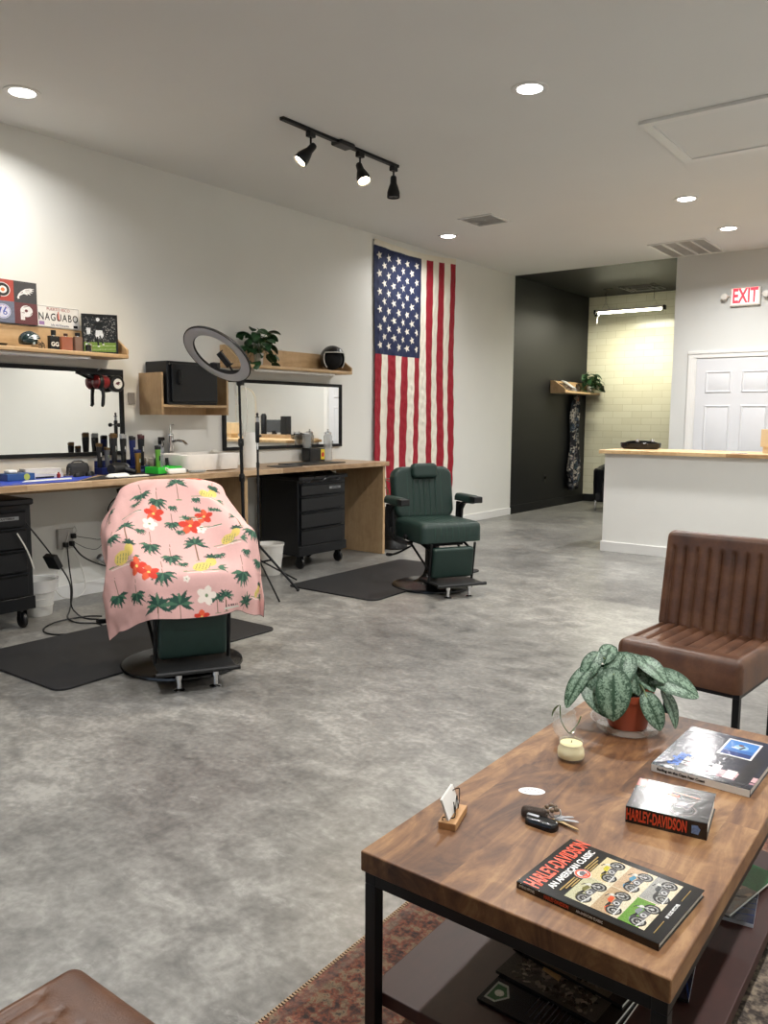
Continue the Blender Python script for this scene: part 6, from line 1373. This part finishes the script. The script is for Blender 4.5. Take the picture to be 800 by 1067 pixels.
def table_plant():
    t_ = thing('potted_plant', 'silver-leaved trailing plant in a terracotta pot on the coffee table', 'plant', (4.632, 2.262, ZT+.008)); 
    mb().lathe([(.054, 0), (.056, .003), (.067, .086), (.070, .086), (.072, .106), (.068, .106), (.065, .088), (.0001, .086)], 40, caps=False).build('pot', TERRA, t_)
    mb().lathe([(.0001, .089), (.03, .093), (.0585, .09)], 24, caps=False).build('soil', mat('potting_soil', srgb(40, 32, 26), .95, var=.4, nscale=150, bump=1, bscale=300), t_)
    R_, U_, F_ = Vector((.797, .604, 0)), Vector((0, 0, 1)), Vector((-.604, .797, 0))
    # (right, up, toward camera) of leaf base; direction; length; width; droop
    # (right, up, toward camera) of leaf base and of tip, width, and the way the blade faces
    L_ = [((-.060, .165, .045), (-.066, .045, .080), .100, (-.2, .6, 1)), ((-.125, .125, .02), (-.055, .045, .06), .085, (-.3, .9, .7)), ((-.125, .165, .0), (-.185, .06, .02), .06, (-.8, .6, .6)),
          ((.03, .108, .07), (.062, .025, .10), .062, (.0, .3, 1)), ((.095, .105, .03), (.120, .015, .06), .060, (.7, .4, .8)), ((.068, .150, .02), (.182, .105, .05), .098, (.0, 1, .6)),
          ((-.015, .205, .0), (-.055, .125, .045), .095, (-.4, .8, .6)), ((.005, .200, .0), (.012, .110, .05), .090, (.1, .7, .8)), ((.03, .195, .0), (.088, .145, .05), .085, (.3, .9, .5)),
          ((-.095, .205, -.01), (-.135, .135, .01), .060, (-.5, .6, .6)), ((-.05, .225, -.03), (-.075, .185, -.0), .055, (-.2, .8, .6)), ((-.085, .165, .02), (-.105, .095, .04), .085, (-.4, .6, .8)),
          ((-.01, .165, -.05), (-.05, .13, -.13), .09, (-.1, 1, -.2)), ((.04, .165, -.04), (.09, .13, -.12), .09, (.2, 1, -.2)), ((-.07, .15, -.05), (-.14, .11, -.10), .08, (-.3, 1, 0)), ((.03, .15, .02), (.055, .12, .055), .05, (.2, .6, .7))]
    st = mb(); vec = lambda q: R_*q[0]+U_*q[1]-F_*q[2]
    for (p, e_, W, nr) in L_:
        P, E_ = vec(p), vec(e_); D = E_-P; Ln = D.length*1.06; side = D.normalized().cross(vec(nr)).normalized(); D0 = Matrix.Rotation(.28, 3, side) @ D
        b = mb(); leaf_mesh(b, P, D0, Ln, W, .56, normal_up=vec(nr), nu=13, nv=16, fold=.14); b.build('leaf', SLEAF, t_, angle=80)
        o0 = Vector((P.x*.2, P.y*.2, .092)); st.tube(smooth_path([o0, (o0+P)/2+Vector((0, 0, .035)), P], 5), .0026, 6)
    st.build('stem', mat('pale_green_stem', srgb(122, 140, 96), .5), t_)
    s_ = thing('plant_saucer', 'clear plastic saucer under the terracotta pot', 'saucer', (4.632, 2.262, ZT))
    mb().lathe([(.0001, .0005), (.088, .0005), (.094, .006), (.104, .026), (.107, .028), (.101, .026), (.088, .0045), (.0001, .0045)], 44, caps=False).build('dish', mat('clear_saucer', srgb(228, 228, 224), .06, alpha=.38, coat=.8), s_)
table_plant()
# propagation glass with a cutting
pg = thing('propagation_glass', 'thin round glass holding a pothos cutting beside the candle', 'glass', (4.520, 2.075, ZT))
mb().lathe([(.0001, .001), (.018, .001), (.030, .014), (.036, .035), (.034, .055), (.028, .070), (.030, .078), (.0285, .078), (.0265, .070), (.0325, .054), (.0342, .035), (.0285, .016), (.0001, .004)], 40, caps=False).build('bowl', mat('thin_glass', (.9, .92, .9), .03, var=0, alpha=.16, coat=1), pg)
st = mb(); st.tube(smooth_path([(.036*.5, .03, .02), (.01, .01, .012), (-.008, -.008, .05), (-.012, -.010, .095)], 6), .0018, 6); st.tube(smooth_path([(.01, .01, .012), (.028, .024, .04), (.034, .03, .062)], 6), .0016, 6); st.build('stem', STEMG, pg)
b = mb(); leaf_mesh(b, (-.012, -.010, .097), (-.7, -.5, -.5), .045, .03, .9, twist=.6, heart=False); b.build('leaf', mat('young_leaf', srgb(88, 118, 64), .4), pg, angle=80)
# candle
cd = thing('candle_jar', 'pale yellow candle in a low glass jar on the coffee table', 'candle', (4.595, 1.95, ZT)); cd.scale = (1.28, 1.28, 1.12)
mb().lathe([(.0001, .0005), (.024, .0005), (.0285, .006), (.0295, .016), (.0285, .028), (.025, .033), (.025, .046), (.0235, .046), (.0235, .033), (.027, .027), (.028, .016), (.027, .008), (.0001, .003)], 40, caps=False).build('glass', mat('thin_glass', (1, 1, 1)), cd)
mb().lathe([(.0001, .0035), (.0265, .008), (.0275, .016), (.0265, .0265), (.0228, .032), (.0228, .040), (.0001, .040)], 36, caps=False).build('wax', mat('candle_wax', srgb(236, 224, 168), .4, var=.03), cd)
mb().tube([(0, 0, .04), (.001, .001, .046)], .0008, 6).build('wick', BLK, cd)
# oval sticker
stk = Print(90, 60, .064, .04, srgb(226, 226, 226)); rs = np.random.RandomState(5)
for k in range(7):
    x, y = .014+.0055*k+.002*rs.rand(), .014+.012*(k % 2)+.002; stk.disc(x, y, .003, srgb(90, 92, 96), .0015); stk.line((x, y), (x+.004, y+.002), .001, srgb(60, 62, 66))
def stp(U, V):
    x = (U/.064-.5)*2; y = (V/.04-.5)*2; r = np.sqrt(x*x+y*y)+1e-9; m_ = np.maximum(abs(x), abs(y)); k = m_/r
    X = x*k*.032; Y = y*k*.020; return np.stack([4.600+X*.88-Y*.47, 1.715+X*.47+Y*.88, np.full(U.shape, ZT+.0008)], -1)
o = stk.mesh('oval_sticker', stp, attr_mat('sticker_print', .4)); tag(o, 'white oval sticker with tiny grey marks lying on the table', 'sticker')
# card holder
ch_ = thing('card_holder', 'small wooden block with bent black wire holding cards', 'card holder', (4.524, 1.478, ZT), math.radians(106))
mb().box(-.048, .048, -.020, .020, 0, .016).build('wood_block', mat('light_oak', srgb(190, 146, 100), .5, var=.1, nscale=60), ch_, bevel=.001)
w1 = mb()
for y in (-.012, .014): pass
w1.tube(smooth_path([(-.040, .012, .016), (-.040, .010, .024), (-.020, -.010, .018), (-.016, -.006, .05), (-.004, -.006, .018), (.008, -.006, .055), (.022, -.006, .018), (.030, -.006, .058), (.034, .0, .060)], 4), .0012, 6)
w1.tube(smooth_path([(.034, .0, .060), (.02, .012, .056), (-.01, .018, .05), (-.020, .016, .03), (-.010, .012, .016)], 4), .0012, 6); w1.build('wire', BLKG, ch_)
for k in range(4):
    mb().box(-.044, .040, -.0004, .0004, -.024, .024).build('business_card', PAPER, ch_, loc=(-.004, .004+.0014*k, .044), rot=(-.35, .0, .0))
# keys
ky = thing('key_bunch', 'bunch of keys with a black car fob and braided ring', 'keys', (4.690, 1.60, ZT), math.radians(30))
b = mb(); b.pad(.075, .036, .016, r=.007, cr=.014, nu=12, nv=10, M=T(-.008, -.022, .0) @ Rm(-.55, 'Z')); b.build('car_fob', BLKG, ky, angle=60)
mb().box(-.034, -.006, -.022, -.012, .010, .0165, Rm(-.5, 'Z')).build('fob_button', SILV, ky, bevel=.001)
b = mb(); b.pad(.06, .024, .02, r=.009, cr=.011, nu=12, nv=10, M=T(-.022, .012, .004) @ Rm(-.3, 'Z')); b.build('leather_fob', mat('dark_brown_braid', srgb(58, 44, 34), .5, bump=1, bscale=500), ky, angle=60)
mb().box(-.045, .005, .0, .006, .012, .018, Rm(-.3, 'Z')).build('metal_plate', CHROME, ky, bevel=.001)
r_ = mb(); r_.tube([(.022+.014*math.cos(a_), .012+.014*math.sin(a_), .016+.006*math.sin(a_)) for a_ in np.linspace(0, 2*PI, 25)[:-1]], .0016, 6, closed=True); r_.build('split_ring', CHROME, ky)
for k in range(9):
    a_ = k*.7; mb().ball((.014+.015*math.cos(a_), .022+.012*math.sin(a_), .018+.004*math.sin(k)), .0052, 10).build('braid_bead', mat('bead_mix', srgb(110, 92, 74), .4, var=.5, nscale=300), ky)
for k, (a_, m_, L) in enumerate(((-.75, mat('brass', srgb(178, 154, 110), .3, metal=.8), .062), (-.25, SILV, .05), (.1, SILV, .04))):
    kk = mb(); kk.prism([(0, -.007), (.012, -.010), (.020, -.004), (L, -.003), (L+.004, 0), (L, .003), (L-.008, .0045), (L-.014, .003), (.020, .004), (.012, .010), (0, .007)], .004+.002*k, .006+.002*k, T(.022, .004, 0) @ Rm(a_, 'Z')); kk.build('key', m_, ky)

# ---- books and magazines
def bike(p, x, y, s, a, body, accent, hub=(.75, .75, .72)):
    K = srgb(30, 30, 30); ca, sa = math.cos(a), math.sin(a)
    q = lambda dx, dy: (x+s*(dx*ca-dy*sa), y+s*(dx*sa+dy*ca))
    for wx in (-.62, .62):
        c_ = q(wx, -.25); p.disc(*c_, s*.36, K, s*.36); p.disc(*c_, s*.27, srgb(150, 150, 146)); p.ring(c_[0], c_[1], s*.14, s*.10, K); p.disc(*c_, s*.08, srgb(210, 210, 206))
        for k in range(6): p.line(c_, (c_[0]+s*.27*math.cos(k+.3), c_[1]+s*.27*math.sin(k+.3)), s*.025, K)
    p.poly([q(-.35, -.38), (q(.30, -.38)), q(.28, -.05), q(-.20, .0)], srgb(96, 96, 98)); p.disc(*q(-.05, -.2), s*.14, srgb(190, 190, 190)); p.disc(*q(-.05, -.2), s*.07, K)
    p.poly([q(-.15, .02), q(.32, .0), q(.40, .20), q(.05, .26), q(-.12, .16)], body); p.poly([q(-.75, .02), q(-.15, .0), q(-.10, .12), q(-.45, .18), q(-.75, .12)], K); p.line(q(.38, .30), q(.62, -.25), s*.07, srgb(180, 180, 180)); p.line(q(.25, .42), q(.45, .34), s*.05, K); p.disc(*q(.50, .18), s*.10, accent)
    p.poly([q(-.95, .0), q(-.6, .18), q(-.3, .0), q(-.6, .12)], body); p.line(q(-.3, -.42), q(-.95, -.36), s*.07, srgb(200, 200, 198))
def book_block(t_, w, h, th, cover, pages=PAPER, spine='x', ct=.0016):
    """cover w by h in local xy (centred), spine on -y side when spine='y'"""
    mb().box(-w/2, w/2, -h/2, h/2, 0, ct).build('back_cover', cover, t_, bevel=.0006)
    mb().box(-w/2+.003, w/2-.003, -h/2+.003, h/2-.003, ct, th-ct).build('pages', pages, t_)
    mb().box(-w/2, w/2, -h/2, h/2, th-ct, th).build('front_cover', cover, t_, bevel=.0006)
    if spine == '-x': mb().box(-w/2-.001, -w/2+.002, -h/2, h/2, 0, th).build('spine', cover, t_, bevel=.0008)
    if spine == '-y': mb().box(-w/2, w/2, -h/2-.001, -h/2+.002, 0, th).build('spine', cover, t_, bevel=.0008)
COVK = mat('gloss_black_cover', srgb(18, 18, 20), .16, coat=.5, var=.05); ORA = mat('orange_red_ink', srgb(222, 78, 46), .3, var=.02); WINK = mat('white_ink', srgb(232, 232, 230), .35, var=.02)
GLOSSP = attr_mat('gloss_cover_print', .16, coat=.45, bump=.08, bscale=90)
# large book: local x = title direction, local -x = spine? spine is the near long side (local -x side after rotation)
B1 = thing('motorcycle_book', 'large black HARLEY-DAVIDSON AN AMERICAN CLASSIC book with six motorcycle photos', 'book', (4.912, 1.424, ZT), math.radians(85.8))
bw_, bh_, bt_ = .212, .282, .014
book_block(B1, bw_, bh_, bt_, COVK, spine='-x')
lettering('HARLEY-DAVIDSON', .046, ORA, B1, T(.004, bh_/2-.030, bt_+.0003) , sx=.515, bold=.0012, ext=.0002)
lettering('AN AMERICAN CLASSIC', .020, WINK, B1, T(.004, bh_/2-.060, bt_+.0003), sx=.80, bold=.0005, ext=.0002)
def cover_photos():
    w, h = .178, .156; p = Print(330, 290, w, h, srgb(206, 196, 170)); g = .0022
    cols = [srgb(196, 184, 152), srgb(186, 160, 130), srgb(124, 128, 122), srgb(150, 142, 70), srgb(196, 170, 120), srgb(96, 140, 54)]
    cw, ch2 = (w-g)/2, (h-2*g)/3
    spec = [[(0, 2), srgb(184, 182, 150), srgb(110, 106, 60)], [(1, 2), srgb(206, 190, 150), srgb(190, 180, 60)], [(0, 1), srgb(176, 152, 120), srgb(206, 84, 44)], [(1, 1), srgb(186, 160, 130), srgb(70, 130, 160)], [(0, 0), srgb(96, 140, 54), srgb(120, 124, 130)], [(1, 0), srgb(150, 150, 146), srgb(60, 64, 66)]]
    for (i, j), bg, body in spec:
        x0, y0_ = i*(cw+g), j*(ch2+g); p.rect(x0, x0+cw, y0_, y0_+ch2, bg); p.poly([(x0, y0_), (x0+cw, y0_), (x0+cw, y0_+ch2*.32), (x0, y0_+ch2*.22)], tuple(c*.8+.1 for c in srgb(214, 200, 168)))
        bike(p, x0+cw*.5, y0_+ch2*.54, cw*.47, .12 if (i+j) % 2 else -.1, body, srgb(200, 200, 190), None)
    p.noise(.30, 8, 2)
    p.mesh('cover_photos', lambda U, V: np.stack([U-w/2, V-bh_/2+.034, np.full(U.shape, bt_+.0005)], -1), GLOSSP, B1)
cover_photos()
p = Print(70, 70, 1, 1, srgb(18, 18, 20))
sm = mb(); sm.lathe([(.0001, .0009), (.0165, .0009)], 32, T(.0, bh_/2-.084, bt_), caps=False); sm.build('round_emblem', WINK, B1)
sm = mb(); sm.lathe([(.011, .0012), (.0155, .0012)], 32, T(.0, bh_/2-.084, bt_), caps=False); sm.prism([(-.010, -.004), (.010, -.004), (.0, -.012)], .0012, .0014, T(.0, bh_/2-.084, bt_)); sm.build('emblem_ring', ORA, B1)
sm = mb(); sm.prism([(-.007, -.004), (.006, -.005), (.009, .004), (.001, .008), (-.007, .003)], .0014, .0016, T(.0, bh_/2-.084, bt_)); sm.build('emblem_mark', mat('emblem_grey', srgb(90, 90, 94), .4), B1)
GI = mat('gold_ink', srgb(150, 122, 60), .4)
for s_ in (-1, 1):
    for k in range(3):
        xa, xb = sorted((s_*.020, s_*(.078-.012*k))); mb().box(xa, xb, bh_/2-.079-.0055*k, bh_/2-.076-.0055*k, bt_, bt_+.0006).build('gold_line', GI, B1)
    xa, xb = sorted((s_*.040, s_*.085)); mb().box(xa, xb, -bh_/2+.018, -bh_/2+.0195, bt_, bt_+.0006).build('gold_line', GI, B1)
lettering('BY ROSS MITCHEL', .0085, WINK, B1, T(0, -bh_/2+.0188, bt_+.0003), sx=.8, bold=.0002, ext=.0002)
MS = T(-bw_/2-.0012, 0, bt_/2) @ Rm(-PI/2, 'Z') @ Rm(PI/2, 'X')
lettering('HARLEY-DAVIDSON', .0095, ORA, B1, MS @ T(-.055, 0, 0), sx=.6, ext=.0002, name='spine_lettering', bold=.0002)
lettering('AN AMERICAN CLASSIC', .007, WINK, B1, MS @ T(.012, 0, 0), sx=.7, ext=.0002, name='spine_lettering')
lettering('BY ROSS MITCHEL', .007, WINK, B1, MS @ T(-.118, 0, 0), sx=.6, ext=.0002, name='spine_lettering')

# thick book: spine faces the camera (local -y)
B2 = thing('motorcycle_book', 'thick black HARLEY-DAVIDSON book with a chrome motorcycle on the cover', 'book', (4.907, 1.802, ZT), math.radians(9))
w2, h2, t2 = .172, .160, .038
book_block(B2, w2, h2, t2, COVK, spine='-y')
MS2 = T(0, -h2/2-.0012, t2/2) @ Rm(PI/2, 'X')
lettering('HARLEY-DAVIDSON', .036, ORA, B2, MS2 @ T(-.020, 0, 0), sx=.40, bold=.0010, ext=.0002, name='spine_lettering')
sb_ = mb(); sb_.prism([(-.008, -.009), (.006, -.010), (.010, .002), (.004, .010), (-.008, .009)], 0, .0004, MS2 @ T(.062, 0, 0)); sb_.build('spine_badge', mat('pale_blue_ink', srgb(110, 140, 190), .3, var=.3, nscale=200), B2)
p = Print(170, 160, w2, h2, srgb(20, 20, 22)); 
G1, G2 = srgb(120, 110, 108), srgb(176, 110, 96)
for (cx__, cy__, rr_) in ((.065*1.9, .115, .022), (.115, .042, .028)):
    p.ring(cx__, cy__, rr_, .0025, G1); p.ring(cx__, cy__, rr_*.75, .0012, srgb(80, 76, 76))
p.line((.05, .128), (.14, .112), .005, G2); p.line((.07, .125), (.11, .06), .004, G1); p.poly([(.072, .10), (.098, .095), (.10, .108), (.078, .113)], srgb(180, 70, 50)); p.poly([(.094, .05), (.13, .055), (.128, .085), (.10, .088)], srgb(110, 108, 112)); p.disc(.112, .070, .009, srgb(176, 172, 174)); p.line((.10, .058), (.135, .088), .002, srgb(190, 186, 186)); p.line((.09, .08), (.12, .045), .002, srgb(170, 160, 160)); p.line((.125, .05), (.14, .10), .0025, G1)
p.rect(0, .02, .118, .16, srgb(150, 60, 44)); p.noise(.2, 9, 2)
p.mesh('cover_print', lambda U, V: np.stack([U-w2/2, V-h2/2, np.full(U.shape, t2+.0004)], -1), attr_mat('crinkled_gloss_print', .16, coat=.05, bump=.22, bscale=80, spec=.4), B2)
# surf book
B3 = thing('surf_book', 'large grey surfing book with white spine and a blue photo on the cover', 'book', (4.912, 2.170, ZT), math.radians(-1))
w3, h3, t3 = .24, .325, .020
COVG = mat('slate_cover', srgb(48, 52, 64), .2, coat=.05, var=.06)
book_block(B3, w3, h3, t3, COVG, spine='-y')
mb().box(-w3/2+.001, w3/2-.001, -h3/2-.0016, -h3/2-.0008, .001, t3-.001).build('spine_face', mat('white_spine', srgb(222, 222, 220), .3), B3)
MS3 = T(0, -h3/2-.0018, t3/2) @ Rm(PI/2, 'X')
lettering('Surfing on the Cape Fear Coast', .0098, BLKG, B3, MS3 @ T(-.045, 0, 0), bold=.0004, ext=.0002, name='spine_lettering', sx=.95)
p = Print(260, 340, w3, h3, srgb(46, 50, 64)); x_ = p.U/w3; y_ = p.V/h3
PK = srgb(206, 168, 172)
p.rect(.07, w3, .045, .075, PK); p.rect(.10, w3, .028, .040, srgb(170, 130, 140)); p.rect(.13, .15, .03, .10, srgb(226, 224, 224)); p.rect(.165, .19, .03, .085, srgb(222, 214, 214))
for k in range(12): p.line((.065+.007*k, .085), (.069+.007*k, .103), .0014, srgb(180, 176, 180)); p.line((.069+.007*k, .103), (.072+.007*k, .085), .0014, srgb(180, 176, 180))
p.rect(w3-.045, w3-.012, 0, .20, srgb(44, 46, 52)); p.rect(0, w3, 0, .012, srgb(40, 42, 50))
for k in range(30): p.line((.02+.007*k, .012+.004*math.sin(k)), (.026+.007*k, .026), .0012, srgb(90, 90, 96))
p.rect(0, w3, .30, h3, srgb(54, 60, 78)); p.noise(.12, 12, 3)
p.mesh('cover_print', lambda U, V: np.stack([U-w3/2, V-h3/2, np.full(U.shape, t3+.0004)], -1), attr_mat('crinkled_gloss_print', .1), B3)
lettering('Surfing', .040, mat('bright_blue_ink', srgb(70, 120, 206), .3), B3, T(-.075, .0, t3+.0008) @ Rm(PI/2, 'Z')@ T(-.09, .0, 0), ext=.0002, bold=.0012, sx=.8)
lettering('SURF', .034, WINK, B3, T(-.048, -.085, t3+.0008) @ Rm(PI/2, 'Z'), ext=.0002, bold=.001, sx=.8)
p = Print(90, 110, .086, .125, srgb(226, 226, 226)); p.rect(.005, .081, .007, .118, srgb(56, 110, 180)); p.poly([(.005, .05), (.081, .06), (.081, .118), (.005, .118)], srgb(70, 130, 200)); p.disc(.043, .074, .018, srgb(150, 190, 220)); p.disc(.04, .088, .007, srgb(120, 90, 80)); p.line((.043, .06), (.05, .08), .006, srgb(40, 40, 50)); p.rect(.005, .081, .007, .035, srgb(30, 60, 120)); p.disc(.03, .065, .01, srgb(220, 230, 240), .004); p.noise(.1, 1, 2)
p.mesh('blue_photo', lambda U, V: np.stack([U+.0-.008, V+.012, np.full(U.shape, t3+.0009)], -1), attr_mat('crinkled_gloss_print', .1), B3)

def magazine(label, x, y, z, w, h, rz, th, base, seed, kind, group='magazines on the lower shelf'):
    t_ = thing('magazine', label, 'magazine', (x, y, z), rz, group)
    mb().box(-w/2, w/2, -h/2, h/2, 0, th).build('pages', PAPER if kind != 'navy' else mat('navy_pages', srgb(200, 206, 216), .4), t_, bevel=.0008)
    mb().box(-w/2-.0008, -w/2+.003, -h/2, h/2, 0, th+.0002).build('spine', mat('dark_spine', srgb(34, 34, 36), .25), t_)
    p = Print(150, 200, w, h, base); rs = np.random.RandomState(seed)
    if kind == 'engine':
        for k in range(420):
            g_ = rs.randint(24, 120); c = srgb(g_, int(g_*.92), int(g_*.8)); p.disc(w*(.05+.9*rs.rand()), h*(.2+.7*rs.rand()),   .002+.008*rs.rand(), c, .002+.005*rs.rand(), rs.rand()*3)
        p.disc(w*.7, h*.85, .035, srgb(170, 170, 168)); p.disc(w*.7, h*.85, .026, srgb(60, 60, 60)); p.poly([(w*.3, h*.55), (w*.9, h*.62), (w*.85, h*.78), (w*.35, h*.72)], srgb(150, 120, 80)); p.rect(0, w, 0, h*.12, srgb(24, 24, 26))
    if kind == 'badge':
        x_ = w*.20
        p.poly([(x_-.03, h*.965), (x_+.03, h*.965), (x_+.03, h*.87), (x_, h*.80), (x_-.03, h*.87)], srgb(160, 166, 156)); p.poly([(x_-.024, h*.95), (x_+.024, h*.95), (x_+.024, h*.875), (x_, h*.82), (x_-.024, h*.875)], srgb(60, 96, 66)); p.disc(x_, h*.89, .010, srgb(200, 200, 186))
        for k in range(14): p.line((w*.1, h*(.1+.04*k)), (w*(.3+.4*rs.rand()), h*(.1+.04*k)), .0015, srgb(70, 70, 72))
    if kind == 'green':
        p.rect(0, w, 0, h*.55, srgb(120, 112, 100))
        for k in range(60): g_ = rs.randint(60, 190); p.disc(w*rs.rand(), h*.55*rs.rand(), .008+.02*rs.rand(), srgb(g_, int(g_*.86), int(g_*.74)), .006, rs.rand()*3)
        p.rect(w*.1, w*.6, h*.86, h*.92, srgb(150, 190, 160)); p.disc(w*.5, h*.6, .03, srgb(180, 150, 120))
    if kind == 'navy':
        for k in range(10): p.line((0, h*k/10), (w, h*(k/10+.15)), .004, srgb(30, 50, 96))
    p.noise(.12, seed, 2)
    p.mesh('cover', lambda U, V: np.stack([U-w/2, V-h/2, np.full(U.shape, th+.0004)], -1), attr_mat('magazine_print', .2, coat=.3), t_)
    return t_
a0 = math.radians
magazine('black magazine with a green shield badge, lowest of the front pile', 4.785, 1.490, ZS, .21, .27, a0(88), .006, srgb(30, 32, 34), 1, 'badge')
magazine('magazine with motorcycle engine parts, middle of the front pile', 4.782, 1.572, ZS+.0065, .20, .27, a0(86), .006, srgb(60, 56, 50), 2, 'engine')
m3 = magazine('magazine with a bronze engine photo and WATER lettering, upper in the front pile', 4.782, 1.652, ZS+.013, .20, .27, a0(84), .006, srgb(70, 62, 52), 8, 'engine'); lettering('WATER', .026, WINK, m3, T(-.03, -.105, .0068), ext=.0002, bold=.0004)
m4 = magazine('dark navy magazine under the right front leg side of the front pile', 4.855, 1.735, ZS-.0+.0, .21, .27, a0(100), .008, srgb(20, 28, 50), 4, 'navy'); lettering('A', .05, mat('gold_ink', (1, 1, 1)), m4, T(-.03, .06, .0088), ext=.0002)
magazine('navy magazine at the bottom of the right hand pile', 4.93, 2.13, ZS, .21, .27, a0(8), .010, srgb(22, 34, 60), 5, 'navy')
magazine('magazine with green title band and brown photo on the right hand pile', 4.925, 2.16, ZS+.0105, .21, .27, a0(-12), .006, srgb(50, 110, 70), 6, 'green')

# ------------------------------------------------------------------ camera, light, look
cam = bpy.data.cameras.new('camera'); co = bpy.data.objects.new('camera', cam); COL.objects.link(co)
cam.sensor_fit = 'VERTICAL'; cam.sensor_height = 36; cam.sensor_width = 27; cam.lens = 844.4/1067*36; cam.clip_start = .05
Rv, Uv, Fv = Vector((.79694395, .6040245, .00589404)), Vector((-.07472119, .08889447, .99323437)), Vector((-.59941395, .79199253, -.11597734))
M = Matrix((Rv, Uv, -Fv)).transposed().to_4x4(); M.translation = (5.443, 0, 1.35); co.matrix_world = M
SC.camera = co
W = bpy.data.worlds.new('sky'); SC.world = W; W.use_nodes = True; wt_ = W.node_tree; bg = wt_.nodes['Background']
sky = wt_.nodes.new('ShaderNodeTexSky'); sky.sky_type = 'HOSEK_WILKIE'; sky.turbidity = 7; sky.ground_albedo = .4; sky.sun_direction = Vector((.3, -.3, .75)).normalized()
wt_.links.new(sky.outputs['Color'], bg.inputs['Color']); bg.inputs['Strength'].default_value = 4.6
pt = bpy.data.lights.new('window_portal', 'AREA'); pt.shape = 'RECTANGLE'; pt.size = XR-.5; pt.size_y = 2.5; pt.cycles.is_portal = True
po = bpy.data.objects.new('window_portal', pt); COL.objects.link(po); po.location = (XR/2, YF-.12, 1.5); po.rotation_euler = (PI/2, 0, 0)
vs = SC.view_settings; vs.view_transform = 'Standard'; vs.look = 'None'; vs.gamma = 1; vs.use_curve_mapping = False; vs.exposure = .42
SC.cycles.max_bounces = 8; SC.cycles.diffuse_bounces = 5; SC.cycles.glossy_bounces = 4; SC.cycles.transmission_bounces = 6; SC.cycles.transparent_max_bounces = 8; SC.cycles.sample_clamp_indirect = 6; SC.cycles.caustics_reflective = False; SC.cycles.caustics_refractive = False
try: SC.cycles.use_denoising = True
except Exception: pass
